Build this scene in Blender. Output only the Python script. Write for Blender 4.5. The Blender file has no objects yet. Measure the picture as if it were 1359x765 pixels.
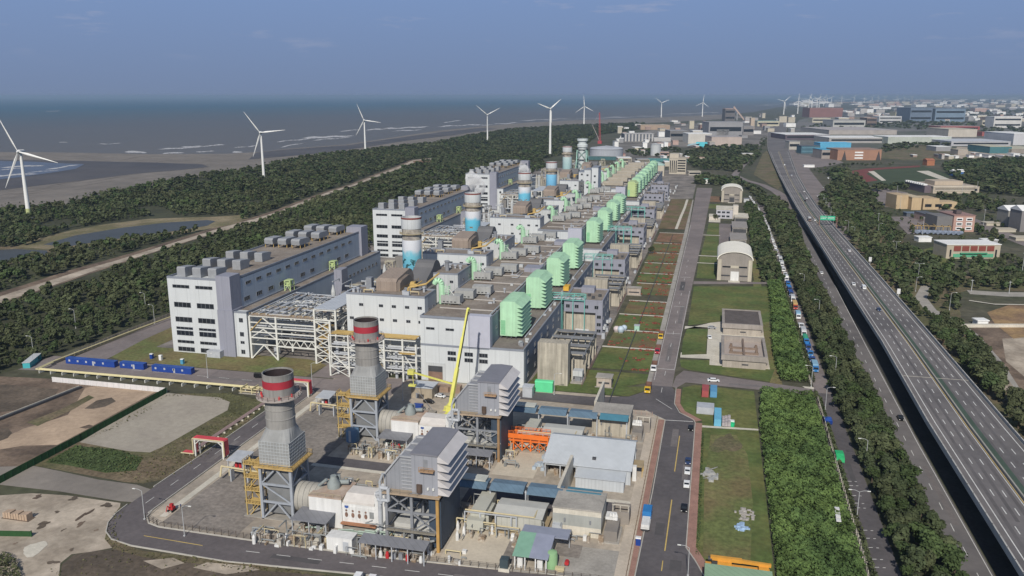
import bpy,bmesh,math,random
import numpy as np
from mathutils import Vector,Matrix
random.seed(7)
R=math.radians
sc=bpy.context.scene
COL=sc.collection
FPX=1100.0;TH=math.atan(255.5/FPX);CAMZ=120.0;YAW=R(13.8)
def P(x,y,z=0.0):
 """ground (or height z) point of the survey photograph: (X, Y, z)"""
 u=(x-679.5)/FPX;v=(382.5-y)/FPX
 fy=math.cos(TH)+v*math.sin(TH);dz=-math.sin(TH)+v*math.cos(TH)
 k=(z-CAMZ)/dz
 ex,ey=u*k,fy*k
 return(ex*math.cos(YAW)-ey*math.sin(YAW),ex*math.sin(YAW)+ey*math.cos(YAW),z)
MATS={}
def mat(name,col,rough=0.8,var=0.18,scale=0.3,streak=0.0,metal=0.0,bump=0.0,fine=0.0,col2=None,mix_scale=0.03,panel=0.0,island=0.0,spec=0.3,emit=None):
 if name in MATS:return MATS[name]
 m=bpy.data.materials.new(name);m.use_nodes=True
 nt=m.node_tree;N=nt.nodes;L=nt.links
 b=N['Principled BSDF'];b.inputs['Roughness'].default_value=rough;b.inputs['Metallic'].default_value=metal
 b.inputs['Specular IOR Level'].default_value=spec
 geo=N.new('ShaderNodeNewGeometry')
 rgb=N.new('ShaderNodeRGB');rgb.outputs[0].default_value=(*col,1)
 cur=rgb.outputs[0]
 def noise(sc_,detail=4,vec=None,rough_=0.6):
  n=N.new('ShaderNodeTexNoise');n.inputs['Scale'].default_value=sc_;n.inputs['Detail'].default_value=detail
  n.inputs['Roughness'].default_value=rough_
  L.new(vec or geo.outputs['Position'],n.inputs['Vector']);return n.outputs['Fac']
 def mult(cur,fac,lo,hi):
  mr=N.new('ShaderNodeMapRange');mr.inputs['From Min'].default_value=0.3;mr.inputs['From Max'].default_value=0.7
  mr.inputs['To Min'].default_value=lo;mr.inputs['To Max'].default_value=hi
  L.new(fac,mr.inputs['Value'])
  vm=N.new('ShaderNodeVectorMath');vm.operation='SCALE'
  L.new(cur,vm.inputs[0]);L.new(mr.outputs[0],vm.inputs['Scale']);return vm.outputs[0]
 if col2:
  mr=N.new('ShaderNodeMapRange');mr.inputs['From Min'].default_value=0.42;mr.inputs['From Max'].default_value=0.6
  L.new(noise(mix_scale,6),mr.inputs['Value'])
  mx=N.new('ShaderNodeMix');mx.data_type='RGBA'
  mx.inputs['B'].default_value=(*col2,1)if False else mx.inputs['B'].default_value
  ins=[i for i in mx.inputs if i.type=='RGBA']
  L.new(mr.outputs[0],mx.inputs[0]);L.new(cur,ins[0]);ins[1].default_value=(*col2,1)
  cur=[o for o in mx.outputs if o.type=='RGBA'][0]
 if var:cur=mult(cur,noise(scale),1-var,1+var)
 if fine:cur=mult(cur,noise(scale*9,3),1-fine,1+fine)
 if streak:
  mp=N.new('ShaderNodeVectorMath');mp.operation='MULTIPLY';mp.inputs[1].default_value=(1.1,1.1,0.05)
  L.new(geo.outputs['Position'],mp.inputs[0])
  cur=mult(cur,noise(1.0,4,mp.outputs[0]),1-streak,1+streak*0.4)
 if panel:
  sx=N.new('ShaderNodeSeparateXYZ');L.new(geo.outputs['Position'],sx.inputs[0])
  ad=N.new('ShaderNodeMath');ad.operation='ADD';L.new(sx.outputs[0],ad.inputs[0]);L.new(sx.outputs[1],ad.inputs[1])
  md=N.new('ShaderNodeMath');md.operation='PINGPONG';L.new(ad.outputs[0],md.inputs[0]);md.inputs[1].default_value=panel
  lt=N.new('ShaderNodeMath');lt.operation='LESS_THAN';L.new(md.outputs[0],lt.inputs[0]);lt.inputs[1].default_value=0.12*min(1,panel)
  mr=N.new('ShaderNodeMapRange');mr.inputs['To Min'].default_value=1.0;mr.inputs['To Max'].default_value=0.82
  L.new(lt.outputs[0],mr.inputs['Value'])
  vm=N.new('ShaderNodeVectorMath');vm.operation='SCALE';L.new(cur,vm.inputs[0]);L.new(mr.outputs[0],vm.inputs['Scale']);cur=vm.outputs[0]
 if island:
  mr=N.new('ShaderNodeMapRange');mr.inputs['To Min'].default_value=1-island;mr.inputs['To Max'].default_value=1+island
  L.new(geo.outputs['Random Per Island'],mr.inputs['Value'])
  vm=N.new('ShaderNodeVectorMath');vm.operation='SCALE';L.new(cur,vm.inputs[0]);L.new(mr.outputs[0],vm.inputs['Scale']);cur=vm.outputs[0]
 L.new(cur,b.inputs['Base Color'])
 if bump:
  bp=N.new('ShaderNodeBump');bp.inputs['Strength'].default_value=bump;bp.inputs['Distance'].default_value=0.3
  L.new(noise(scale*5,4),bp.inputs['Height']);L.new(bp.outputs[0],b.inputs['Normal'])
 MATS[name]=m;return m
def paint(name,col,rough=0.5,var=0.08,metal=0.0,streak=0.0):return mat(name,col,rough,var,0.5,streak,metal)
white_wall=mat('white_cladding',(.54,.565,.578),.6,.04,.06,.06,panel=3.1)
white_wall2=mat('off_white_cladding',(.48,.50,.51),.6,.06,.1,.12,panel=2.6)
shade_blue_wall=mat('grey_blue_shade_cladding',(.40,.46,.53),.6,.05,.08,.08,panel=3.1)  # side walls of white blocks, grey-blue shade put into the colour
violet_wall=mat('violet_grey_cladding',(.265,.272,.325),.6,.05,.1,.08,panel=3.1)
trim_grey=mat('grey_coping',(.22,.24,.28),.6,.08)
roof_brown=mat('brown_gravel_roof',(.20,.168,.142),.9,.16,.12,fine=.2,col2=(.25,.22,.19),mix_scale=.08)
roof_grey=mat('grey_metal_roof',(.20,.205,.225),.5,.10,.2,panel=1.1)
roof_pale=mat('pale_metal_roof',(.45,.48,.52),.5,.08,.2,panel=1.3)
beige_conc=mat('weathered_concrete',(.42,.385,.32),.9,.16,.2,.35)
conc=mat('grey_concrete',(.33,.31,.28),.9,.18,.15,.1,fine=.1)
pale_conc=mat('pale_concrete',(.55,.515,.44),.9,.14,.12,.1,fine=.08)
mint=mat('mint_green_paint',(.40,.64,.43),.6,.12,.12,.16)
mint_dark=mat('mint_green_grille',(.16,.40,.22),.6,.1)
lime=mat('lime_green_paint',(.42,.52,.25),.55,.08)
dark_glass=mat('dark_window_glass',(.018,.022,.028),.15,.2,spec=.5)
win_frame=mat('grey_window_frame',(.25,.26,.28),.5,.1)
steel_white=mat('white_painted_steel',(.62,.62,.58),.5,.1,.4)
steel_grey=mat('grey_steel',(.22,.23,.25),.5,.15,.4)
pale_steel=mat('pale_galvanised_steel',(.40,.42,.45),.45,.12,.4)
steel_dark=mat('dark_steel',(.06,.062,.068),.6,.2)
yellow_steel=mat('yellow_safety_paint',(.50,.345,.12),.6,.12)
tan_insul=mat('tan_cladding',(.33,.27,.22),.7,.10,.2,panel=1.4)
brown_shade=mat('brown_shade_cladding',(.20,.165,.14),.6,.1,.2,panel=1.4)  # darker brown for the hood's right side, its shade put into the colour
stack_grey=mat('grey_chimney_paint',(.27,.262,.25),.7,.16,.15,.26)
stack_red=mat('red_band_paint',(.34,.03,.045),.6,.1)
flue_dark=mat('dark_flue_lining',(.03,.022,.024),.9,.2)  # near-black surface inside the flue mouths
grid_insul=mat('grey_quilted_cladding',(.27,.275,.275),.7,.14,.3)
orange=mat('orange_paint',(.72,.17,.03),.55,.1)
red_paint=mat('red_paint',(.42,.03,.035),.55,.1)
crane_yellow=mat('crane_yellow_paint',(.62,.60,.15),.5,.1)
blue_box=mat('blue_container_paint',(.015,.05,.25),.5,.1,.4)
blue_truck=mat('blue_vehicle_paint',(.03,.17,.42),.45,.1)
teal=mat('teal_paint',(.06,.36,.40),.5,.12)
slate_blue=mat('slate_blue_sheet',(.12,.185,.25),.5,.14,.25,panel=1.0)
car_white=paint('white_car_paint',(.72,.73,.74),.3)
car_black=paint('black_car_paint',(.012,.012,.014),.25)
car_blue=paint('navy_car_paint',(.03,.05,.12),.3)
car_grey=paint('silver_car_paint',(.35,.36,.38),.3)
tyre=paint('black_rubber',(.02,.02,.02),.9)
rim_m=paint('grey_wheel_rim',(.35,.35,.36),.4)
lamp_red=paint('red_lamp_lens',(.35,.01,.01),.3)
lamp_white=paint('clear_lamp_lens',(.7,.7,.66),.2)
galv=mat('galvanised_post',(.42,.43,.44),.5,.1)
asphalt=mat('asphalt',(.112,.102,.106),.9,.14,.06,fine=.12,col2=(.092,.085,.09),mix_scale=.05,streak=0)
asphalt_new=mat('dark_asphalt',(.118,.105,.108),.9,.14,.08,fine=.12)
old_road=mat('worn_asphalt',(.215,.185,.178),.9,.13,.05,fine=.10,col2=(.175,.152,.148),mix_scale=.03)
deck_asph=mat('motorway_asphalt',(.162,.151,.150),.9,.14,.03,fine=.1,col2=(.118,.111,.114),mix_scale=.02)
line_white=mat('white_road_paint',(.62,.62,.60),.8,.15,.5)
line_yellow=mat('yellow_road_paint',(.52,.38,.12),.8,.15,.5)
brick_pave=mat('red_paving',(.30,.175,.14),.9,.14,.3,fine=.15)
kerb_m=mat('kerb_concrete',(.42,.40,.36),.9,.14,.3)
lawn_m=mat('lawn_grass',(.086,.120,.036),1,.22,.05,fine=.25,col2=(.125,.13,.045),mix_scale=.045,bump=.3)
dry_lawn=mat('dry_grass',(.175,.145,.068),1,.25,.07,fine=.3,col2=(.11,.13,.045),mix_scale=.035,bump=.3)
rough_grass=mat('rough_grass',(.10,.10,.048),1,.3,.08,fine=.35,col2=(.155,.12,.078),mix_scale=.03,bump=.5)
forest_floor=mat('forest_floor',(.050,.054,.030),1,.3,.03,fine=.3)
ground_m=mat('bare_ground',(.085,.080,.055),1,.25,.02,fine=.3,col2=(.055,.062,.034),mix_scale=.012)
tan_earth=mat('tan_earth',(.43,.325,.235),1,.16,.06,fine=.12,col2=(.34,.255,.185),mix_scale=.04,bump=.3)
brown_earth=mat('brown_earth',(.195,.145,.108),1,.25,.07,fine=.22,col2=(.105,.078,.06),mix_scale=.06,bump=.4)
dark_earth=mat('dark_wet_earth',(.095,.077,.060),1,.25,.08,fine=.25,col2=(.13,.102,.078),mix_scale=.05,bump=.4)
pale_earth=mat('pale_trodden_earth',(.43,.37,.30),1,.18,.06,fine=.14,col2=(.29,.245,.195),mix_scale=.07,bump=.3)
red_earth=mat('red_garden_earth',(.21,.115,.075),1,.25,.1,fine=.25,col2=(.15,.11,.06),mix_scale=.09,bump=.4)
gravel_m=mat('grey_gravel',(.235,.208,.185),1,.14,.08,fine=.25,col2=(.19,.172,.155),mix_scale=.06,bump=.4)
sand_m=mat('beach_sand',(.20,.178,.158),1,.14,.006,fine=.14,col2=(.15,.135,.122),mix_scale=.012)
mud_m=mat('wet_mud',(.092,.083,.080),.6,.12,.006,col2=(.07,.065,.066),mix_scale=.008)
leaf_a=mat('dark_leaves',(.056,.072,.036),.9,.38,.02,island=.22,spec=.05,col2=(.080,.088,.046),mix_scale=.012)
leaf_b=mat('green_leaves',(.064,.092,.036),.9,.38,.03,island=.22,spec=.05,col2=(.044,.064,.032),mix_scale=.012)
leaf_c=mat('olive_leaves',(.074,.088,.044),.9,.38,.03,island=.22,spec=.1)
leaf_t=mat('thicket_leaves',(.098,.148,.046),.9,.42,.12,island=.24,col2=(.066,.108,.038),mix_scale=.07,spec=.1)
leaf_r=mat('red_leaves',(.19,.065,.045),.9,.25,.2,island=.35,spec=.1)
bark=mat('brown_bark',(.10,.075,.055),.95,.2)
pond_m=mat('pond_water',(.066,.072,.076),.5,.15,.02,spec=.25)
class MB:
 def __init__(s):s.v=[];s.f=[];s.m=[];s.k=0
 def add(s,vs,fs):
  o=len(s.v);s.v+=[tuple(p)for p in vs]
  for f in fs:s.f.append([i+o for i in f]);s.m.append(s.k)
  return s
 def box(s,x0,y0,z0,x1,y1,z1):
  x0,x1=min(x0,x1),max(x0,x1);y0,y1=min(y0,y1),max(y0,y1);z0,z1=min(z0,z1),max(z0,z1)
  return s.add([(x0,y0,z0),(x1,y0,z0),(x1,y1,z0),(x0,y1,z0),(x0,y0,z1),(x1,y0,z1),(x1,y1,z1),(x0,y1,z1)],[(3,2,1,0),(4,5,6,7),(0,1,5,4),(1,2,6,5),(2,3,7,6),(3,0,4,7)])
 def cbox(s,cx,cy,z0,w,d,h):return s.box(cx-w/2,cy-d/2,z0,cx+w/2,cy+d/2,z0+h)
 def frustum(s,a,z0,b,z1):
  return s.add([(a[0],a[1],z0),(a[2],a[1],z0),(a[2],a[3],z0),(a[0],a[3],z0),(b[0],b[1],z1),(b[2],b[1],z1),(b[2],b[3],z1),(b[0],b[3],z1)],[(3,2,1,0),(4,5,6,7),(0,1,5,4),(1,2,6,5),(2,3,7,6),(3,0,4,7)])
 def prism(s,pts,axis,lo,hi):
  n=len(pts)
  if axis=='z':a=[(p[0],p[1],lo)for p in pts];b=[(p[0],p[1],hi)for p in pts]
  if axis=='y':a=[(p[0],lo,p[1])for p in pts];b=[(p[0],hi,p[1])for p in pts]
  if axis=='x':a=[(lo,p[0],p[1])for p in pts];b=[(hi,p[0],p[1])for p in pts]
  return s.add(a+b,[list(range(n))[::-1],list(range(n,2*n))]+[(i,(i+1)%n,n+(i+1)%n,n+i)for i in range(n)])
 def rod(s,p0,p1,r,r2=None,n=8,caps=True):
  p0,p1=Vector(p0),Vector(p1);d=p1-p0
  if d.length<1e-6:return s
  q=d.to_track_quat('Z','Y');r2=r if r2 is None else r2
  a=[];b=[]
  for i in range(n):
   c,e=math.cos(2*math.pi*i/n),math.sin(2*math.pi*i/n)
   a.append(p0+q@Vector((c*r,e*r,0)));b.append(p1+q@Vector((c*r2,e*r2,0)))
  fs=[(i,(i+1)%n,n+(i+1)%n,n+i)for i in range(n)]
  if caps:fs+=[list(range(n))[::-1],list(range(n,2*n))]
  return s.add(a+b,fs)
 def lathe(s,cx,cy,prof,n=24,cap=True):
  vs=[]
  for r,z in prof:
   for i in range(n):vs.append((cx+r*math.cos(2*math.pi*i/n),cy+r*math.sin(2*math.pi*i/n),z))
  fs=[]
  for k in range(len(prof)-1):
   for i in range(n):fs.append((k*n+i,k*n+(i+1)%n,(k+1)*n+(i+1)%n,(k+1)*n+i))
  if cap:fs+=[list(range(n))[::-1],list(range((len(prof)-1)*n,len(prof)*n))]
  return s.add(vs,fs)
 def bar(s,p0,p1,w,h=None):
  p0,p1=Vector(p0),Vector(p1);d=p1-p0;h=h or w
  if d.length<1e-6:return s
  q=d.to_track_quat('Y','Z')if abs(d.normalized().z)<.99 else Vector((0,0,1)).rotation_difference(d)
  vs=[]
  if abs(d.normalized().z)<.99:
   for p in(p0,p1):
    for a,b in((-1,-1),(1,-1),(1,1),(-1,1)):vs.append(p+q@Vector((a*w/2,0,b*h/2)))
  else:
   for p in(p0,p1):
    for a,b in((-1,-1),(1,-1),(1,1),(-1,1)):vs.append(p+Vector((a*w/2,b*h/2,0)))
  return s.add(vs,[(0,1,2,3),(7,6,5,4),(0,4,5,1),(1,5,6,2),(2,6,7,3),(3,7,4,0)])
 def path(s,pts,w,h=None):
  for a,b in zip(pts,pts[1:]):s.bar(a,b,w,h)
  return s
 def pipe(s,pts,r,n=8):
  for a,b in zip(pts,pts[1:]):s.rod(a,b,r,n=n)
  return s
 def rail(s,pts,h=1.1,w=.07,step=2.0):
  for a,b in zip(pts,pts[1:]):
   a,b=Vector(a),Vector(b);n=max(1,int((b-a).length/step))
   up=Vector((0,0,h));s.bar(a+up,b+up,w);s.bar(a+up*.55,b+up*.55,w*.7)
   for i in range(n+1):p=a.lerp(b,i/n);s.bar(p,p+up,w)
  return s
 def build(s,name,m,parent=None,loc=None,smooth=False):
  me=bpy.data.meshes.new(name);me.from_pydata(s.v,[],s.f)
  for x in(m if isinstance(m,(list,tuple))else[m]):me.materials.append(x)
  if isinstance(m,(list,tuple)):me.polygons.foreach_set('material_index',s.m)
  bm=bmesh.new();bm.from_mesh(me);bmesh.ops.recalc_face_normals(bm,faces=bm.faces);bm.to_mesh(me);bm.free()
  if smooth:
   me.polygons.foreach_set('use_smooth',[True]*len(me.polygons))
   try:me.set_sharp_from_angle(angle=R(40))
   except Exception:pass
  me.update()
  return link(name,me,parent,loc)
def link(name,me,parent=None,loc=None):
 o=bpy.data.objects.new(name,me);COL.objects.link(o)
 if parent:o.parent=parent
 if loc:o.location=loc
 return o
def tag(o,label,cat,group=None):
 o['label']=label;o['category']=cat
 if group:o['group']=group
 return o
def thing(name,label,cat,loc=(0,0,0),rz=0,group=None):
 o=bpy.data.objects.new(name,None);COL.objects.link(o);o.empty_display_size=.5
 o.location=loc if len(loc)==3 else(*loc,0);o.rotation_euler=(0,0,rz)
 return tag(o,label,cat,group)
def single(name,mb,m,label,cat,loc=(0,0,0),rz=0,group=None,smooth=False):
 o=mb.build(name,m,smooth=smooth);o.location=loc if len(loc)==3 else(*loc,0);o.rotation_euler=(0,0,rz)
 return tag(o,label,cat,group)
KIDS={}
def clone(root,loc,label=None,rz=None,group=None):
 def rec(o,par):
  c=o.copy();COL.objects.link(c)
  if par is not None:c.parent=par
  for ch in o.children:rec(ch,c)
  return c
 r=rec(root,None);r.location=loc if len(loc)==3 else(*loc,0)
 if rz is not None:r.rotation_euler=(0,0,rz)
 if label:r['label']=label
 if group:r['group']=group
 return r
def inst(name,me,parent,loc,rz=0):
 o=link(name,me,parent,loc);o.rotation_euler=(0,0,rz);return o
def structure(o):o['kind']='structure';return o
def stuff(o):o['kind']='stuff';return o
def sheet(name,pts,z,m):
 vs=[(p[0],p[1],z)for p in pts]
 return structure(MB().add(vs,[list(range(len(vs)))]).build(name,m))
def pxs(*pp):return[P(*p)for p in pp]
def rect(x0,y0,x1,y1):return[(x0,y0),(x1,y0),(x1,y1),(x0,y1)]
def blob(cx,cy,rx,ry,rnd,n=18,jag=.35,rot=0):
 ph=[rnd.uniform(0,6.28)for _ in range(4)];out=[]
 for i in range(n):
  a=2*math.pi*i/n
  k=1+jag*(.5*math.sin(2*a+ph[0])+.35*math.sin(3*a+ph[1])+.25*math.sin(5*a+ph[2])+.3*rnd.uniform(-.5,.5))
  x,y=rx*k*math.cos(a),ry*k*math.sin(a)
  out.append((cx+x*math.cos(rot)-y*math.sin(rot),cy+x*math.sin(rot)+y*math.cos(rot)))
 return out
_wc={}
def window_mesh(w,h,bars=1):
 k=(round(w,2),round(h,2),bars)
 if k not in _wc:
  mb=MB();mb.k=0;mb.box(-w/2,-.03,-h/2,w/2,.05,h/2);mb.k=1
  f=.10;d0,d1=-.12,.0
  mb.box(-w/2-f,d0,-h/2-f,w/2+f,d1,-h/2+.002);mb.box(-w/2-f,d0,h/2-.002,w/2+f,d1,h/2+f)
  mb.box(-w/2-f,d0,-h/2,-w/2+.002,d1,h/2);mb.box(w/2-.002,d0,-h/2,w/2+f,d1,h/2)
  for i in range(bars):
   x=-w/2+w*(i+1)/(bars+1);mb.box(x-.05,-.09,-h/2+.003,x+.05,-.031,h/2-.003)
  me=bpy.data.meshes.new('window');me.from_pydata(mb.v,[],mb.f);me.materials.append(dark_glass);me.materials.append(win_frame)
  me.polygons.foreach_set('material_index',mb.m);me.update();_wc[k]=me
 return _wc[k]
def window(par,x,y,z,w,h,face='f',bars=1,name='window'):
 rz={'f':0,'r':R(90),'b':R(180),'l':R(-90)}[face]
 return inst(name,window_mesh(w,h,bars),par,(x,y,z),rz)
def inside(x,y,poly):
 c=False;n=len(poly);j=n-1
 for i in range(n):
  xi,yi=poly[i][0],poly[i][1];xj,yj=poly[j][0],poly[j][1]
  if(yi>y)!=(yj>y)and x<(xj-xi)*(y-yi)/(yj-yi)+xi:c=not c
  j=i
 return c
cam=bpy.data.cameras.new('camera');co=bpy.data.objects.new('camera',cam);COL.objects.link(co);sc.camera=co
cam.sensor_width=36;cam.lens=36*FPX/1359;cam.clip_start=1;cam.clip_end=200000
co.location=(0,0,CAMZ);co.rotation_euler=(R(90)-TH,0,YAW)
SUN_EL=R(38);tosun=Vector((.086*math.cos(SUN_EL),-.996*math.cos(SUN_EL),math.sin(SUN_EL)))
sl=bpy.data.lights.new('sun','SUN');sl.energy=4.2;sl.angle=R(.6);sl.color=(1,.94,.84)
so=bpy.data.objects.new('sun',sl);COL.objects.link(so);so.rotation_euler=(-tosun).to_track_quat('-Z','Y').to_euler();so.location=(0,-100,300)
w=bpy.data.worlds.new('World');sc.world=w;w.use_nodes=True
nt=w.node_tree;bg=nt.nodes['Background']
sky=nt.nodes.new('ShaderNodeTexSky');sky.sky_type='NISHITA';sky.sun_disc=False
sky.sun_elevation=SUN_EL;sky.sun_rotation=math.atan2(tosun.x,tosun.y);sky.air_density=1.0;sky.dust_density=0.8;sky.ozone_density=2.0;sky.altitude=100
tc=nt.nodes.new('ShaderNodeTexCoord');sx=nt.nodes.new('ShaderNodeSeparateXYZ');nt.links.new(tc.outputs['Generated'],sx.inputs[0])
cr=nt.nodes.new('ShaderNodeValToRGB');mr=nt.nodes.new('ShaderNodeMapRange');mr.inputs['From Max'].default_value=.16;nt.links.new(sx.outputs[2],mr.inputs['Value']);nt.links.new(mr.outputs[0],cr.inputs[0])
SK0,SK1=(.180,.242,.382),(.200,.302,.530)
cr.color_ramp.elements[0].color=(*SK0,1);cr.color_ramp.elements[1].color=(*SK1,1);cr.color_ramp.elements[1].position=.75
up=nt.nodes.new('ShaderNodeVectorMath');up.operation='SCALE';up.inputs['Scale'].default_value=1/.08;nt.links.new(cr.outputs[0],up.inputs[0])
cl=nt.nodes.new('ShaderNodeVectorMath');cl.operation='MULTIPLY';cl.inputs[1].default_value=(9,9,60);nt.links.new(tc.outputs['Generated'],cl.inputs[0])
cn=nt.nodes.new('ShaderNodeTexNoise');cn.inputs['Scale'].default_value=1.1;cn.inputs['Detail'].default_value=7;cn.inputs['Roughness'].default_value=.62;nt.links.new(cl.outputs[0],cn.inputs['Vector'])
cm_=nt.nodes.new('ShaderNodeMapRange');cm_.inputs['From Min'].default_value=.585;cm_.inputs['From Max'].default_value=.76;cm_.inputs['To Max'].default_value=.55;nt.links.new(cn.outputs['Fac'],cm_.inputs['Value'])
ch=nt.nodes.new('ShaderNodeMapRange');ch.inputs['From Min'].default_value=.03;ch.inputs['From Max'].default_value=.08;nt.links.new(sx.outputs[2],ch.inputs['Value'])
cf=nt.nodes.new('ShaderNodeMath');cf.operation='MULTIPLY';nt.links.new(cm_.outputs[0],cf.inputs[0]);nt.links.new(ch.outputs[0],cf.inputs[1])
def wmix(f,a,b):
 mx=nt.nodes.new('ShaderNodeMix');mx.data_type='RGBA';ins=[i for i in mx.inputs if i.type=='RGBA'];nt.links.new(f,mx.inputs[0])
 for q,v in((ins[0],a),(ins[1],b)):
  if isinstance(v,tuple):q.default_value=v
  else:nt.links.new(v,q)
 return[o for o in mx.outputs if o.type=='RGBA'][0]
low=wmix(cf.outputs[0],up.outputs[0],(5.0,5.2,6.6,1))
lf=nt.nodes.new('ShaderNodeMapRange');lf.inputs['From Min'].default_value=.14;lf.inputs['From Max'].default_value=.40;nt.links.new(sx.outputs[2],lf.inputs['Value'])
nt.links.new(wmix(lf.outputs[0],low,sky.outputs[0]),bg.inputs['Color'])
bg.inputs['Strength'].default_value=0.08
sc.view_settings.view_transform='Standard';sc.view_settings.look='None';sc.view_settings.gamma=1;sc.view_settings.exposure=0
sc.view_settings.use_curve_mapping=False
sc.cycles.max_bounces=5;sc.cycles.diffuse_bounces=3;sc.cycles.glossy_bounces=2;sc.cycles.transmission_bounces=2;sc.cycles.volume_bounces=1;sc.cycles.transparent_max_bounces=6
sc.cycles.use_denoising=True
sc.cycles.sample_clamp_indirect=4
rnd=random.Random(3)
SHORE=pxs((-260,199),(-60,201),(0,202),(100,203),(200,205),(300,204.5),(345,202),(380,198),(420,195),(460,192),(500,186),(540,180),(580,174),(640,168),(700,163),(760,160),(830,158),(900,155),(960,152),(1000,149),(1030,143),(1070,139),(1110,136),(1200,133),(1359,131),(1700,129.3))
land=SHORE+[(60000,2000),(60000,-3000),(-3000,-3000),(-4000,0)]
sheet('ground',land,0,ground_m)
def sea_material():
 m=bpy.data.materials.new('sea_water');m.use_nodes=True;nt=m.node_tree;N=nt.nodes;L=nt.links;b=N['Principled BSDF']
 b.inputs['Roughness'].default_value=.55;b.inputs['Specular IOR Level'].default_value=.15
 geo=N.new('ShaderNodeNewGeometry')
 sep=N.new('ShaderNodeSeparateXYZ');L.new(geo.outputs['Position'],sep.inputs[0])
 a=N.new('ShaderNodeVectorMath');a.operation='DOT_PRODUCT';a.inputs[1].default_value=(-.93,.36,0);L.new(geo.outputs['Position'],a.inputs[0])
 n1=N.new('ShaderNodeTexNoise');n1.inputs['Scale'].default_value=.0016;n1.inputs['Detail'].default_value=5;L.new(geo.outputs['Position'],n1.inputs['Vector'])
 ad=N.new('ShaderNodeMath');ad.operation='MULTIPLY_ADD';L.new(n1.outputs['Fac'],ad.inputs[0]);ad.inputs[1].default_value=1800;L.new(a.outputs['Value'],ad.inputs[2])
 mr=N.new('ShaderNodeMapRange');mr.inputs['From Min'].default_value=1800;mr.inputs['From Max'].default_value=9000;L.new(ad.outputs[0],mr.inputs['Value'])
 cr=N.new('ShaderNodeValToRGB');L.new(mr.outputs[0],cr.inputs[0])
 e=cr.color_ramp.elements;e[0].position=0;e[0].color=(.132,.126,.124,1);e[1].position=1;e[1].color=(.012,.072,.118,1)
 x=cr.color_ramp.elements.new(.35);x.color=(.095,.101,.112,1)
 x=cr.color_ramp.elements.new(.62);x.color=(.055,.088,.112,1)
 vm=N.new('ShaderNodeVectorMath');vm.operation='MULTIPLY';vm.inputs[1].default_value=(.022,.007,1);L.new(geo.outputs['Position'],vm.inputs[0])
 n2=N.new('ShaderNodeTexNoise');n2.inputs['Scale'].default_value=1;n2.inputs['Detail'].default_value=5;n2.inputs['Roughness'].default_value=.7;L.new(vm.outputs[0],n2.inputs['Vector'])
 th=N.new('ShaderNodeMapRange');th.inputs['From Min'].default_value=.715;th.inputs['From Max'].default_value=.75;L.new(n2.outputs['Fac'],th.inputs['Value'])
 mx=N.new('ShaderNodeMix');mx.data_type='RGBA';ins=[i for i in mx.inputs if i.type=='RGBA']
 L.new(th.outputs[0],mx.inputs[0]);L.new(cr.outputs[0],ins[0]);ins[1].default_value=(.5,.5,.5,1)
 L.new([o for o in mx.outputs if o.type=='RGBA'][0],b.inputs['Base Color'])
 n3=N.new('ShaderNodeTexNoise');n3.inputs['Scale'].default_value=.12;n3.inputs['Detail'].default_value=6;L.new(geo.outputs['Position'],n3.inputs['Vector'])
 bp=N.new('ShaderNodeBump');bp.inputs['Strength'].default_value=.5;bp.inputs['Distance'].default_value=1.2;L.new(n3.outputs['Fac'],bp.inputs['Height']);L.new(bp.outputs[0],b.inputs['Normal'])
 return m
sheet('sea',[(-90000,-20000),(90000,-20000),(90000,120000),(-90000,120000)],-1.0,sea_material())
TREELINE=pxs((-300,330),(-60,296),(0,281),(85,275),(135,260),(200,247),(257,236),(340,224),(402,210),(475,201),(540,194),(580,190),(615,182),(680,172),(760,167),(855,164),(930,160),(1000,156))
sheet('beach',SHORE[:19]+TREELINE[::-1],.15,sand_m)
sheet('mud_flat',pxs((-120,211),(60,213),(200,216),(268,218.5),(277,222),(240,226),(180,231),(110,240),(40,248),(0,253),(-120,264)),.3,mud_m)
sheet('wet_sand',pxs((340,203),(378,199),(420,196),(462,193),(502,187),(545,181),(600,174),(640,170),(660,171),(600,180),(540,187),(490,195),(430,203),(380,208),(330,212)),.3,mud_m)
sheet('tide_pool',pxs((-120,211.5),(-20,214),(40,215),(75,217),(112,218.5),(100,225),(60,231),(25,236),(0,238.5),(-120,246)),.5,mat('tide_water',(.085,.095,.125),.35,.1,.01,spec=.4))
foam_m=mat('sea_foam',(.50,.50,.51),.9,.35,.03,fine=.3,col2=(.36,.36,.37),mix_scale=.03)
fm=MB()
def foam_line(p0,p1,wpx,n=14,gap=.15):
 rr=rnd;m=n*4;vs=[];k=1.0;ph=rr.uniform(0,9)
 for i in range(m+1):
  f=i/m;x,y=p0[0]+(p1[0]-p0[0])*f,p0[1]+(p1[1]-p0[1])*f+.35*math.sin(f*n*1.3+ph)+rr.uniform(-.12,.12)
  k=.6*k+.4*rr.choice([0,.2,.7,1,1.3]if gap>.12 else[.5,.8,1,1.2]);h=max(.03,wpx*.34*k*min(1,6*f,6*(1-f)))
  vs+=[P(x,y-h),P(x,y+h)]
 fm.add([(q[0],q[1],.58 if(p0[1]>215 and p0[0]<90)else-.93)for q in vs],[(2*i,2*i+1,2*i+3,2*i+2)for i in range(m)])
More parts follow.
